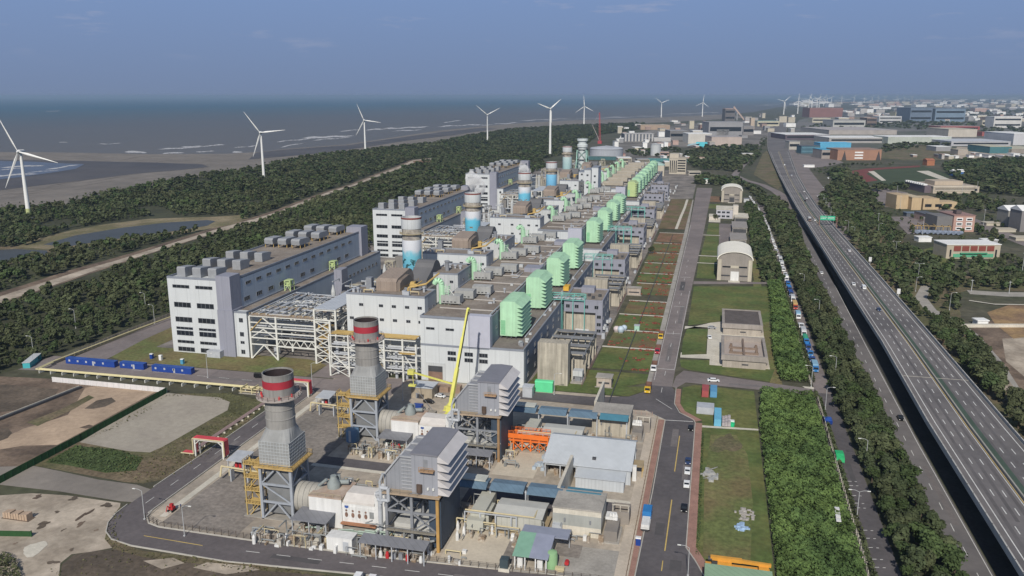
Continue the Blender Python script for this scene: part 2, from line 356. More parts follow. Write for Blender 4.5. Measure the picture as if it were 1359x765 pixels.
for a,b,wd,n,g in[((165,201),(195,202),3.5,4,.1),((208,198),(280,194),2,8,.25),((215,203.5),(245,202),2.2,4,.2),((240,195),(268,193.5),2.2,4,.1),((272,193),(298,192),2,4,.2),((260,201),(285,200.5),2,4,.2),((310,196),(342,193),2,6,.3),((308,202),(322,201),2.5,3,0),((366,188),(420,183),2,9,.2),((372,195),(405,189),1.8,6,.3),((400,183),(470,180),3,12,.1),((415,186),(470,181.5),1.6,8,.3),((450,174),(480,172),1.5,5,.3),((485,172.5),(515,170.5),2.2,6,.1),((505,171),(570,168),2.2,12,.1),((520,174),(560,172),1.5,6,.4),((580,168),(640,165),2,10,.2),((588,162.5),(612,160),1.4,4,.3),((625,167),(690,162.5),1.6,12,.3),((690,160),(760,157.5),1.1,12,.4),((760,158),(880,153.5),.9,16,.4),((880,152),(960,149),.8,10,.5),((1000,141),(1040,138),.7,8,.3),((0,223),(60,220),2.4,6,.1),((60,226),(105,219),2.2,7,.1),((-20,235),(50,231),2.6,7,.1),((35,230),(80,226),1.6,6,.2),((0,226),(30,224),1.5,4,.2),((60,147.5),(80,147.5),.7,3,0),((78,189),(90,188.5),1,2,0),((130,191),(162,190),.9,5,.4)]:
 foam_line(a,b,wd,n,g)
o=fm.build('surf_foam',foam_m);stuff(o);tag(o,'broken white surf rolling in along the grey sandy shore','surf')
rm_=MB()
for i in range(22):
 x0=rnd.uniform(-40,170);y0=268-x0*.19-rnd.uniform(0,26);L=rnd.uniform(25,75);vs=[]
 for k in range(7):f=k/6;yy=y0-L*f*.17+rnd.uniform(-.4,.4);h=.28*math.sin(math.pi*f)+.02;vs+=[P(x0+L*f,yy-h),P(x0+L*f,yy+h)]
 rm_.add([(q[0],q[1],.2)for q in vs],[(2*k,2*k+1,2*k+3,2*k+2)for k in range(6)])
structure(rm_.build('sand_ripple',mat('damp_sand',(.115,.10,.09),1,.2,.03)))
sheet('pond_bank',pxs((22,328),(42,319),(95,306),(140,298),(200,290.5),(285,288),(318,286),(330,290),(310,298),(245,310),(180,319),(125,327),(92,331),(60,331)),.12,mat('sandy_bank',(.23,.19,.12),1,.2,.05,fine=.2,col2=(.13,.12,.06),mix_scale=.03))
sheet('pond',pxs((58,325),(100,313),(160,303),(220,296),(275,292.5),(286,294),(275,300),(240,306),(180,314),(125,322),(88,328)),.2,pond_m)
sheet('pond_bank',pxs((-40,330),(40,326),(88,327),(70,340),(40,348),(-40,356)),.10,rough_grass)
sheet('pond',pxs((-30,334),(20,331),(62,333),(64,338),(40,346),(-30,350)),.2,pond_m)
def strip(name,pts,w,z,m):
 vs=[];n=len(pts)
 for i,p in enumerate(pts):
  a=Vector(pts[max(0,i-1)][:2]);b=Vector(pts[min(n-1,i+1)][:2]);d=(b-a).normalized();nrm=Vector((-d.y,d.x));ww=w[i]if isinstance(w,(list,tuple))else w
  vs+=[(p[0]+nrm.x*ww,p[1]+nrm.y*ww,z),(p[0]-nrm.x*ww,p[1]-nrm.y*ww,z)]
 mb=MB().add(vs,[(2*i,2*i+1,2*i+3,2*i+2)for i in range(n-1)])
 return structure(mb.build(name,m))
TRACK=pxs((-80,425),(0,396),(50,380),(110,360),(160,345),(205,331),(250,317),(300,302),(345,290),(375,280),(400,269),(440,254),(470,245),(500,233),(530,222),(552,213),(575,211))
strip('earth_track',TRACK,[11,11,11,11,9,8,9,10,10,9,7,6,6,7,8,12,16],.10,brown_earth)
strip('sand_track',[(x+3,y)for x,y,_ in TRACK],[6,6,6,5,4,4,4,6,6,5,4,3.5,3.5,4,5,9,12],.16,pale_earth)
sheet('red_earth_clearing',pxs((548,214),(578,211.5),(578,216),(550,218.5)),.2,red_earth)
sheet('bare_earth',pxs((-70,500),(5,500),(70,503),(219,517),(0,640),(-90,690)),.02,brown_earth)
sheet('tan_yard',pxs((-30,607),(0,584),(32,569),(60,561),(90,551),(101,535),(113,515),(126,513),(208,519.5),(160,545.5),(110,573),(76,591),(30,592),(0,597)),.06,tan_earth)
for pp in[((-60,513),(10,511),(78,517),(70,530),(40,541),(0,548),(-60,560)),((-60,585),(0,571),(10,568),(16,575),(10,582),(-40,600))]:sheet('dark_soil',pxs(*pp),.09,dark_earth)
sheet('dark_soil',pxs((112,543),(128,532),(148,528),(154,533),(140,540),(124,543)),.09,dark_earth)
sheet('dark_soil',pxs((105,568),(118,564),(126,566),(114,569.5)),.09,brown_earth)
sheet('rough_grass',pxs((36,561),(80,544),(118,525),(125,528),(95,545),(50,566)),.09,rough_grass)
sheet('rough_grass',pxs((105,587),(180,560),(220,523),(300,522),(345,531),(350,540),(300,590),(240,632),(190,642),(165,640),(45,618)),.04,rough_grass)
sheet('green_scrub',pxs((100,592),(150,597),(190,608),(180,625),(140,628),(90,618),(60,614)),.07,mat('scrub_grass',(.06,.085,.03),1,.3,.15,fine=.35,bump=.4))
sheet('concrete_yard',pxs((221,522),(262,526),(291,528),(305,534),(302,545),(280,557),(240,580),(215,594),(199,601),(171,599.5),(140,594),(105.6,587.5),(150,561),(190,539)),.10,mat('worn_concrete',(.37,.335,.28),.95,.12,.05,fine=.1,col2=(.29,.26,.22),mix_scale=.05))
sheet('concrete_road',pxs((-60,622),(0,620),(45,619),(80,626),(130,637),(182,644),(200,650),(190,668),(160,666),(80,653),(0,644),(-60,652)),.11,mat('concrete_road_slab',(.24,.215,.19),.95,.10,.04,fine=.08,streak=0,col2=(.20,.18,.16),mix_scale=.03))
sheet('trodden_yard',pxs((-60,664),(0,658),(42,655),(90,658),(160,668),(156,690),(139,716),(152,727),(120,733),(95,736),(80,748),(78,766),(60,790),(-60,760)),.06,pale_earth)
for pp in[((80,775),(82,750),(98,737),(125,732),(160,729),(190,735),(240,742),(330,752),(420,763),(480,775),(300,800),(80,810)),]:sheet('dark_soil',pxs(*pp),.08,dark_earth)
sheet('rough_grass',pxs((139,716),(146,690),(160,672),(166,680),(152,702),(160,721),(186,731),(330,749),(450,765),(330,757),(190,740),(150,729)),.10,rough_grass)
sheet('light_spoil',pxs((190,745),(230,741),(245,748),(215,756)),.11,pale_earth);sheet('light_spoil',pxs((256,754),(275,747),(330,752),(345,757),(300,763)),.11,pale_earth)
for cx,cy,rx,ry in[(57,697,10,5),(112,684,5,8),(107,696,5,4),(76,680,4,2),(84,704,2,2),(95,730,4,2),(142,671,8,4),(20,722,3,1.5),(128,704,3,1.5),(70,747,10,2.5),(50,660,7,3),(98,662,8,3)]:
 c=P(cx,cy);c2=P(cx+rx,cy);r_=abs(c2[0]-c[0])*1.0
 sheet('dark_puddle',blob(c[0],c[1],r_*.75,r_*.6*(ry/rx)*3,rnd,26,.6),.12,brown_earth if rx%2 else dark_earth)
c=P(46,729);sheet('pale_patch',blob(c[0],c[1],2.6,4,rnd),.13,pale_conc)
Z1=.14
sheet('bottom_road',[(-154,174.7),(-150,174.2),(-120,173.5),(-82,176.5),(-20,178),(6,178),(6,189),(-15,188.5),(-82,184.5),(-120,184),(-149,184.3),(-153.5,185.6),(-156.4,188.6),(-157.4,192.5),(-166.5,194),(-166.2,188.5),(-164.6,183.4),(-161.6,179),(-157.4,175.9)],Z1,asphalt_new)
sheet('diagonal_road',[(-166.5,190),(-157.4,190),(-157.4,300),(-165.8,300),(-166.0,230),(-166.4,208)],Z1+.01,asphalt_new)
sheet('north_road',[(-300,291),(-262,296),(-157,292),(-157,313),(-262,312),(-300,312)],Z1-.02,old_road)
sheet('yard_road',[(-157,297),(-125,300),(-125,322),(-157,313)],Z1-.03,old_road)
sheet('works_yard',[(-157,183),(-14,188),(-14,305),(-22,321.5),(-74,321.5),(-157,321)],.03,mat('works_ground',(.42,.365,.295),.95,.18,.06,fine=.14,col2=(.315,.275,.23),mix_scale=.05))
sheet('gravel_yard',[(-150,187),(-125,186),(-123,290),(-150,292)],.07,gravel_m)
sheet('concrete_path',[(-153,190),(-150.8,190),(-150.8,292),(-153,292)],.11,pale_conc)
sheet('concrete_path',[(-126,232),(-20,230),(-20,232),(-126,234)],.12,pale_conc)
sheet('concrete_pad',rect(-66,184.5,-50,207),.10,mat('tan_concrete',(.50,.445,.36),.95,.10,.1,fine=.08));sheet('concrete_pad',rect(-66,240,-52,259),.10,MATS['tan_concrete'])
sheet('concrete_pad',rect(-34,184.5,-20,203),.10,conc);sheet('gravel_strip',rect(-50,184.5,-46.5,204),.11,gravel_m);sheet('gravel_strip',rect(-37,197,-30,203.5),.12,gravel_m)
sheet('service_lane',[(-70,220),(-20,220),(-20,232),(-70,231)],.09,asphalt);sheet('service_lane',[(-125,240),(-70,239),(-70,232),(-125,234)],.085,asphalt)
sheet('side_pavement',[(-20,186),(-16.5,186),(-16.5,300),(-20,300)],.13,mat('tan_concrete2',(.46,.40,.33),.95,.12,.1,fine=.1))
sheet('front_road',[(-15,183),(3,183),(2.5,196),(0,203),(-2.6,209),(-2.8,300),(-3.5,303),(-9,309),(-11.5,318),(-11.8,333),(-13.5,338),(-22.5,338),(-23.5,330),(-30,322),(-45,318),(-74,318),(-74,309),(-22,308),(-17.5,303),(-14,300)],.18,asphalt)
sheet('main_road',[(-22.5,338),(-13.4,338),(-13,420),(-11.6,520),(-8,800),(-4.6,1134),(-24.5,1134),(-22,800),(-21.8,420)],.175,old_road)
sheet('cross_road',[(-13.4,338),(-12.5,352),(-9.5,361),(45,349),(45,341.5),(-8,345),(-11.6,337)],.16,old_road)
sheet('yard_link',[(-12,430),(-12,436),(0,436),(0,388),(-12,388),(-12,380),(2,381),(5,377),(7,377),(7,450),(1,446)],.15,pale_conc)
sheet('cross_road',[(-11,540),(36,552),(36,558),(-11,549)],.15,old_road)
def kerb(pts,w=.28,h=.14,name='kerb',m=kerb_m):return structure(MB().path([(p[0],p[1],h/2+.1)for p in pts],w,h+.2).build(name,m))
kerb([(-14.9,183),(-14,240),(-13.9,300),(-17.5,303.3),(-22,308.2)]);kerb([(3,183),(2.5,196),(0,203),(-2.6,209),(-2.8,300),(-3.5,303),(-9,309),(-11.4,318),(-11.7,337)])
sheet('brick_pavement',[(-16.4,184),(-15.05,184),(-14.2,300),(-16.4,300)],.24,brick_pave);sheet('brick_pavement',[(3.15,184),(2.65,196),(.15,203),(-2.45,209),(-2.65,300),(-.2,300),(0,210),(2.4,204),(4.5,197),(5,184)],.24,brick_pave)
sheet('brick_pavement',[(-2.7,301),(-8.6,309.5),(-11.2,318.2),(-11.5,336),(-9.6,336),(-9.2,319),(-7,311),(-.3,303)],.24,brick_pave)
kerb([(-157.3,191),(-157.2,296)],.3,.15);kerb([(-166.6,206),(-166.1,232),(-165.9,298)],.3,.15);kerb([(-157.2,193),(-156.2,188.8),(-153.3,185.8),(-149,184.6),(-120,184.3),(-82,184.9),(-16,188.8)],.3,.15);kerb([(-166.8,194),(-166.4,188.4),(-164.8,183.2),(-161.8,178.7),(-157.5,175.6),(-150,174),(-120,173.1),(-82,176.1),(-20,177.6)],.3,.15)
ml=MB()
def dash(x0,y0,x1,y1,wd,z=.2):ml.bar((x0,y0,z),(x1,y1,z),wd,.012)
for y in(206,256):dash(-8.1,y,-7.9,y+30,.32)
for y in(196,187):dash(-8.3,y,-8.3,y+5,.25)
for x in(-120,):dash(-150,179.4,-131,178.7,.25,.16)
myl=ml;
o=structure(myl.build('yellow_lane_line',line_yellow));ml=MB()
dash(-13.8,300,-3.6,301,.35)
for i in range(14):dash(-17.4+i*.02,330+i*22,-17.4+i*.02,336+i*22,.18)
for y in range(196,290,12):dash(-162,y,-162,y+4,.18)
for x in range(-118,-30,9):dash(x,179+(x+118)*.035,x+4,179.15+(x+118)*.035,.18,.16)
for x in range(-250,-165,11):dash(x,303,x+5,303,.18,.16)
dash(-21.4,345,-21.2,800,.15);dash(-13.6,362,-12.5,520,.15)
for y,xa,xb in[(361,-21,-13.5),(420,-21,-13.5),(478,-20,-14),(560,-20,-13)]:dash(xa,y,xb,y,.35)
dash(-12,312,-19,322,.2)
structure(ml.build('white_lane_line',line_white))
sheet('lawn',[(-275,318),(-262,313),(-170,313.5),(-168,330),(-180,336),(-262,336),(-286,345),(-286,420),(-262,420),(-256,336),(-275,345)][:6]+[(-262,390),(-284,390)],.08,dry_lawn)
sheet('lawn',rect(-150,314,-138,332),.10,lawn_m);sheet('service_lane',rect(-168,314,-150,372),.09,old_road)
sheet('lawn',[(-.2,202),(4.5,198),(20,198),(20,341),(-4,343),(-9,338.5),(-9,319),(-7,311.3),(-.3,303.3)],.09,lawn_m)
sheet('dry_lawn',[(2,206),(14,203),(16,240),(15.5,275),(12,292),(3,290),(1.5,250)],.12,dry_lawn)
sheet('dark_scorch',blob(8.5,283,4.2,9,rnd,20,.5),.14,rough_grass)
sheet('path',[(-2.7,296),(20,298),(20,299.6),(-2.7,298)],.15,pale_conc);sheet('clipped_border',[(-.15,206),(.9,206),(.6,293),(-.15,293)],.16,lawn_m)
sheet('lawn',[(-10.6,438),(1,446),(7,452),(27,452),(37,460),(37,545),(-10.3,534)],.10,lawn_m);sheet('lawn',[(-11.5,384),(-.5,388),(0,433),(-10.8,431),(-12,410)],.16,lawn_m)
sheet('lawn',[(-12,377),(-11,366),(-8,363),(27,354.5),(30,372),(6,373),(1,379)],.10,lawn_m);sheet('lawn',rect(27,350,32,560),.09,dry_lawn)
sheet('concrete_pad',rect(1.5,372,28,446),.12,pale_conc)
sheet('lawn',rect(-9.5,560,3,612),.10,lawn_m);sheet('lawn',rect(-9,615,3.5,640),.1,lawn_m);sheet('lawn',[(-8.5,645),(4,645),(5,740),(-6.5,740)],.1,lawn_m);sheet('lawn',[(-6,745),(5,745),(5,815),(-5,815)],.1,lawn_m)
sheet('path',rect(-11,612.5,4,614.7),.14,pale_conc);sheet('path',rect(-11,641,4,644),.14,pale_conc);sheet('path',rect(-9,741,6,744),.14,pale_conc)
sheet('concrete_pad',rect(5,650,27,815),.11,old_road);sheet('dry_lawn',rect(28,560,33,660),.1,dry_lawn);sheet('concrete_pad',rect(-5,822,6,860),.11,pale_conc)
sheet('dry_lawn',[(-7,925),(6,925),(6,965),(-7,965)],.1,lawn_m);sheet('paved_court',rect(-7,985,6,1040),.12,red_earth)
plots=[(332.5,352,'g',-73),(355.5,388,'l',-50),(391,419,'d',-48),(423,452,'l',-49),(456,485,'d',-47),(503,534,'d',-47),(540,566,'l',-48),(570,604,'d',-48),(610,645,'d',-48),(652,690,'d',-48),(698,745,'r',-47)]
for a,b,k,x0 in plots:
 sheet('garden_plot',[(x0,a),(-24.5 if a>345 else-34,a),(-24.5,a+(0 if a>345 else 8)),(-24.3,b),(x0+.5,b)],.12,{'g':lawn_m,'l':lawn_m,'d':mat('planting_bed',(.165,.118,.062),1,.25,.12,fine=.25,col2=(.10,.118,.045),mix_scale=.06,bump=.3),'r':red_earth}[k])
 if a>353:sheet('path',rect(x0,b+.3,-22.6,b+2.4),.14,pale_conc)
sheet('lawn',[(-75,321.6),(-30,322.4),(-24.6,330.5),(-24,336),(-34,333),(-73,331.5)],.13,lawn_m)
sheet('brown_plot',[(-50,770),(-25.5,770),(-25.8,1000),(-50,1000)],.12,mat('dug_garden',(.17,.115,.075),1,.25,.12,fine=.25,col2=(.115,.11,.05),mix_scale=.05));strip('pale_path',[(-33.5,770),(-33,850),(-32,920),(-32,1000)],1.3,.16,pale_conc)
sheet('pavement',[(-24.3,338),(-21.9,338),(-22.3,760),(-24.8,1000),(-26,1000)],.165,conc)
sheet('plant_yard',[(-262,332),(-74,322),(-73.5,332),(-50.5,354),(-49,770),(-51,1000),(-26,1010),(-28,1400),(-300,1400),(-300,700)],.02,mat('plant_concrete',(.24,.215,.195),.95,.2,.06,fine=.16,col2=(.14,.128,.12),mix_scale=.05))
hb=MB()
for a,b,k,x0 in plots[1:10]:
 for _ in range(26):
  x=rnd.choice([rnd.uniform(x0+1,-26),rnd.uniform(-32,-25)]);y=rnd.choice([a+1.2,b-1.2,rnd.uniform((a+b)/2-1.5,(a+b)/2+1.5),rnd.uniform(a,b)])
  for _ in range(5):hb.cbox(x+rnd.uniform(-.8,.8),y+rnd.uniform(-.5,.5),.1,rnd.uniform(.3,.9),rnd.uniform(.3,.9),rnd.uniform(.2,.7))
o=stuff(hb.build('flower_bed',leaf_r));tag(o,'low reddish shrubs planted over the lawn plots beside main road','flower bed')
sheet('side_street',[(40.5,180),(51.6,180),(51.2,345),(45.2,345),(43.5,300)],.164,asphalt)
sheet('side_street',[(40.5,180),(51.6,180),(51,400),(52,520),(50.5,820),(54,1000),(46,1000),(46.5,820),(45.5,400),(43.5,300)],.16,old_road)
sheet('side_street',[(45,341),(47,341),(47,352),(40,352)],.155,pale_conc)
sheet('lower_road',[(66.4,180),(74.6,180),(74.8,300),(76.5,420),(79,560),(81,760),(84,1060),(92,1060),(76,900),(70.5,560),(68,400),(66.8,300)],.15,deck_asph)
ml=MB()
for y in range(184,700,13):
 x=70.6+max(0,y-300)*.011;dash(x,y,x+.06,y+4.5,.2,.18)
dash(74.0,184,74.2,300,.2,.18);dash(74.2,300,75.8,420,.2,.18);dash(75.8,420,78.3,560,.2,.18)
for y in(191,196,201.5,206,211,215,221,226,230.5,244,247,252,259,262):x_=45.4+(y-190)*.008;dash(x_,y,x_+1.1,y+.25,.22,.19);dash(x_+2,y+.3,x_+2.7,y+.4,.22,.19);
structure(ml.build('white_lane_line',line_white))
DECK=[(160,76.2,103.6,8),(300,76.6,103.2,8),(400,78.9,103.6,8),(550,79.4,103.6,8),(760,80.6,102.2,8),(900,82.0,103.2,7.2),(1070,85.2,108,6),(1300,90.5,117,4),(1600,98,133,3),(1950,108,152,2),(2300,124,172,1.2),(2800,150,205,1),(3600,215,270,1),(5200,360,420,1)]
def deckx(y,f):
 for a,b in zip(DECK,DECK[1:]):
  if a[0]<=y<=b[0]:
   k=(y-a[0])/(b[0]-a[0]);l=a[1]+(b[1]-a[1])*k;r_=a[2]+(b[2]-a[2])*k;return l+(r_-l)*f,a[3]+(b[3]-a[3])*k
mb=MB();vs=[];fs=[]
for y,l,r_,z in DECK:vs+=[(l,y,z),(r_,y,z),(r_,y,z-1.0),(r_-3,y,z-1.2),(r_-5,y,z-2.6),(l+5,y,z-2.6),(l+3,y,z-1.2),(l,y,z-1.0)]
for i in range(len(DECK)-1):
 for k in range(8):fs.append((8*i+k,8*i+(k+1)%8,8*i+8+(k+1)%8,8*i+8+k))
fs+=[list(range(8)),list(range(len(vs)-8,len(vs)))[::-1]]
mb.add(vs,fs);vroot=thing('viaduct','long raised grey motorway viaduct curving away to the far right','viaduct',(90,400,0))
def vpart(mb,nm,m):
 o=mb.build(nm,m,vroot);o.matrix_parent_inverse=Matrix.Translation((-90,-400,0));return o
vpart(mb,'girder',mat('girder_concrete',(.24,.235,.225),.95,.15,.05,.2))
vs=[];fs=[]
for y,l,r_,z in DECK:vs+=[(l+.5,y,z+.02),(r_-.5,y,z+.02)]
fs=[(2*i,2*i+1,2*i+3,2*i+2)for i in range(len(DECK)-1)]
structure(MB().add(vs,fs).build('motorway',deck_asph))
for f,nm in((0,'parapet'),(1,'parapet')):
 mb=MB();pts=[((l if f==0 else r_),y,z)for y,l,r_,z in DECK]
 for a,b in zip(pts,pts[1:]):mb.bar((a[0],a[1],a[2]+.1),(b[0],b[1],b[2]+.1),.4,2.0)
 for i in range(150):
  y=165+i*6;x,z=deckx(y,f);mb.box(x-.23 if f==0 else x-.05,y,z+.9,x+.05 if f==0 else x+.23,y+.5,z+1.1)
 vpart(mb,nm,mat('pale_parapet',(.42,.41,.39),.9,.12,.1,.12))
pier_m=mat('pier_concrete',(.26,.25,.24),.95,.15,.1,.2)
for y in range(190,1050,42):
 l,z=deckx(y,.28);r_,_=deckx(y,.72);mb=MB()
 for x in(l,r_):mb.box(x-1.4,y-1.2,0,x+1.4,y+1.2,z-3.5)
 mb.box(l-4,y-1.3,z-3.6,r_+4,y+1.3,z-2.55)
 vpart(mb,'pier',pier_m)
sheet('under_deck',[(75.2,170),(104,170),(104,1050),(84.5,1050),(78.5,560),(75.4,300)],.06,mat('painted_deck_shade',(.045,.043,.042),1,.2,.1,fine=.2))  # near-black sheet paints the shade beneath the viaduct onto the ground
mb=MB();ml=MB();MED=.50
ys=list(range(165,1900,15))
for y0,y1 in zip(ys,ys[1:]):
 xa,za=deckx(y0,MED);xb,zb=deckx(y1,MED);mb.bar((xa,y0,za+.45),(xb,y1,zb+.45),.5,.9)
vpart(mb,'median_barrier',mat('median_concrete',(.30,.29,.26),.9,.1,.1))
vs=[];fs=[]
for i,y in enumerate(ys[:60]):
 xa,z=deckx(y,.535);xb,_=deckx(y,.60);vs+=[(xa,y,z+.035),(xb,y,z+.035)]
structure(MB().add(vs,[(2*i,2*i+1,2*i+3,2*i+2)for i in range(len(ys[:60])-1)]).build('green_lane',mat('green_road_paint',(.055,.085,.065),.9,.15,.1)))
for f,w_ in((.10,.28),(.455,.22),(.925,.28)):
 for y0,y1 in zip(ys,ys[1:]):
  xa,za=deckx(y0,f);xb,zb=deckx(y1,f);ml.bar((xa,y0,za+.05),(xb,y1,zb+.05),w_,.012)
for f in(.22,.34,.67,.80):
 for y in range(168,1300,11):
  xa,za=deckx(y,f);xb,zb=deckx(y+4.2,f);ml.bar((xa,y,za+.05),(xb,y+4.2,zb+.05),.26,.012)
structure(ml.build('white_lane_line',line_white));ml=MB()
for f in(.475,.525):
 for y0,y1 in zip(ys,ys[1:]):
  xa,za=deckx(y0,f);xb,zb=deckx(y1,f);ml.bar((xa,y0,za+.05),(xb,y1,zb+.05),.22,.012)
structure(ml.build('yellow_lane_line',line_yellow))
strip('slip_road',pxs((1098,330),(1075,300),(1050,270),(1030,255),(1012,246),(990,240),(975,233),(985,220),(1000,205),(1006,190)),[7,7,7,6,5,5,5,6,7,8],.5,old_road)
sheet('grade_road',pxs((1046,186),(1058,205),(1074,225),(1092,248),(1108,272),(1122,298),(1130,318),(1108,298),(1090,270),(1072,246),(1056,220),(1040,196)),.42,old_road)
strip('grade_road',pxs((1130,320),(1105,290),(1085,262),(1068,240),(1058,225),(1048,205),(1035,190),(1020,180)),[6,6,7,8,8,8,8,8],.45,old_road)
sheet('interchange_grass',pxs((1000,232),(1012,205),(1018,200),(1040,245),(1032,252)),.3,rough_grass)
sheet('verge',[(104.5,170),(112,170),(112,420),(108,700),(108,1050),(104.5,1050)],.05,rough_grass)
sheet('earthworks',pxs((1280,440),(1380,400),(1500,440),(1500,640),(1380,560),(1318,500)),.07,brown_earth)
sheet('earthworks',pxs((1310,415),(1340,405),(1400,408),(1420,440),(1345,450),(1320,430)),.12,mat('ochre_earth',(.30,.20,.10),1,.2,.06,fine=.2,col2=(.2,.13,.08),mix_scale=.05))
sheet('earthworks',pxs((1330,450),(1420,445),(1440,520),(1359,500),(1335,480)),.1,pale_earth)
strip('access_road',pxs((1230,380),(1222,395),(1235,412),(1262,425),(1290,445),(1320,480),(1345,520)),3.2,.13,conc)
strip('pale_track',pxs((1283,440),(1300,460),(1320,490),(1350,530)),2.2,.14,pale_earth)
strip('district_road',pxs((1420,345),(1359,322),(1320,306),(1290,293),(1240,275),(1200,260),(1150,248),(1110,240)),8,.12,old_road)
strip('district_road',pxs((1400,392),(1330,391),(1285,388)),6,.12,conc)
sheet('car_park',pxs((1140,252),(1170,249),(1205,256),(1200,276),(1175,275)),.1,old_road);sheet('car_park',pxs((1182,288),(1230,287),(1232,310),(1205,311)),.1,old_road)
sheet('sports_ground',pxs((1125,226),(1170,222),(1225,221),(1262,232),(1252,243),(1195,246),(1150,242)),.1,mat('sports_turf',(.05,.07,.035),1,.15,.03))
sheet('running_track',pxs((1125,228),(1150,224),(1220,220),(1222,222),(1160,226),(1150,231),(1165,240),(1150,242)),.2,mat('track_red',(.16,.05,.045),1,.15,.03))
sheet('pale_apron',pxs((1152,228),(1160,227.5),(1176,240),(1170,240.5)),.25,pale_conc);sheet('pale_apron',pxs((1216,227.5),(1232,227),(1265,240),(1255,241)),.25,pale_conc)
sheet('meadow',pxs((1168,197),(1230,192),(1290,200),(1260,212),(1200,213),(1168,210)),.1,rough_grass)
sheet('gravel_lot',pxs((1270,195),(1330,198),(1345,207),(1300,213),(1265,210)),.12,pale_earth)
sheet('lawn',pxs((1225,332),(1238,328),(1258,345),(1262,365),(1240,352)),.1,lawn_m)
patch_m=mat('road_patch_asphalt',(.085,.08,.083),.95,.12,.3);worn_m=mat('worn_lane_asphalt',(.16,.145,.143),.95,.15,.2,fine=.15)
for x,y,w_,d,z,m_ in((-11.5,214,2.6,7,.19,patch_m),(-5.6,250,1.8,12,.19,worn_m),(-10.6,276,2.2,16,.19,worn_m),(-6.4,197,3,5,.19,patch_m),(-18.5,372,2.4,30,.184,worn_m),(-16.2,440,2.2,40,.184,worn_m),(-19,520,3,26,.184,patch_m),(-110,177.6,14,2,.155,patch_m),(-60,180.4,22,1.6,.155,worn_m),(-161.6,226,2,18,.164,worn_m),(-164,262,1.8,10,.164,patch_m),(-210,301,24,3,.135,worn_m),(71.5,240,1.6,40,.16,worn_m),(69,330,1.6,60,.16,worn_m),(47,260,1.6,16,.17,patch_m),(10,346.5,14,2,.165,worn_m)):sheet('road_patch',rect(x,y,x+w_,y+d),z,m_)
for f,y0,y1 in((.16,190,330),(.28,230,420),(.40,200,300),(.60,210,380),(.73,240,460),(.86,300,420),(.28,480,640),(.73,520,700)):
 xa,z=deckx(y0,f-.02);xb,_=deckx(y0,f+.02);xc,_=deckx(y1,f+.02);xd,_=deckx(y1,f-.02);sheet('tyre_track',[(xa,y0),(xb,y0),(xc,y1),(xd,y1)],z+.028,mat('tyre_dark_asphalt',(.112,.104,.106),.9,.14,.05,fine=.1))
rnd=random.Random(11)
ORD=['first','second','third','fourth','fifth','sixth','seventh','eighth','ninth','tenth','eleventh','twelfth','thirteenth','fourteenth','fifteenth','sixteenth','seventeenth','eighteenth','nineteenth','twentieth','twenty-first','twenty-second','twenty-third','twenty-fourth','twenty-fifth','twenty-sixth']
def roof_slab(mb,x0,y0,x1,y1,z):mb.box(x0,y0,z-.3,x1,y1,z)
def coping(par,x0,y0,x1,y1,z,m=trim_grey,h=.9,w=.5,name='parapet'):
 mb=MB();mb.box(x0-.05,y0-.05,z-.1,x1+.05,y0+w,z+h);mb.box(x0-.05,y1-w,z-.1,x1+.05,y1+.05,z+h)
 mb.box(x0-.05,y0+w,z-.1,x0+w,y1-w,z+h);mb.box(x1-w,y0+w,z-.1,x1+.05,y1-w,z+h)
 return mb.build(name,m,par)
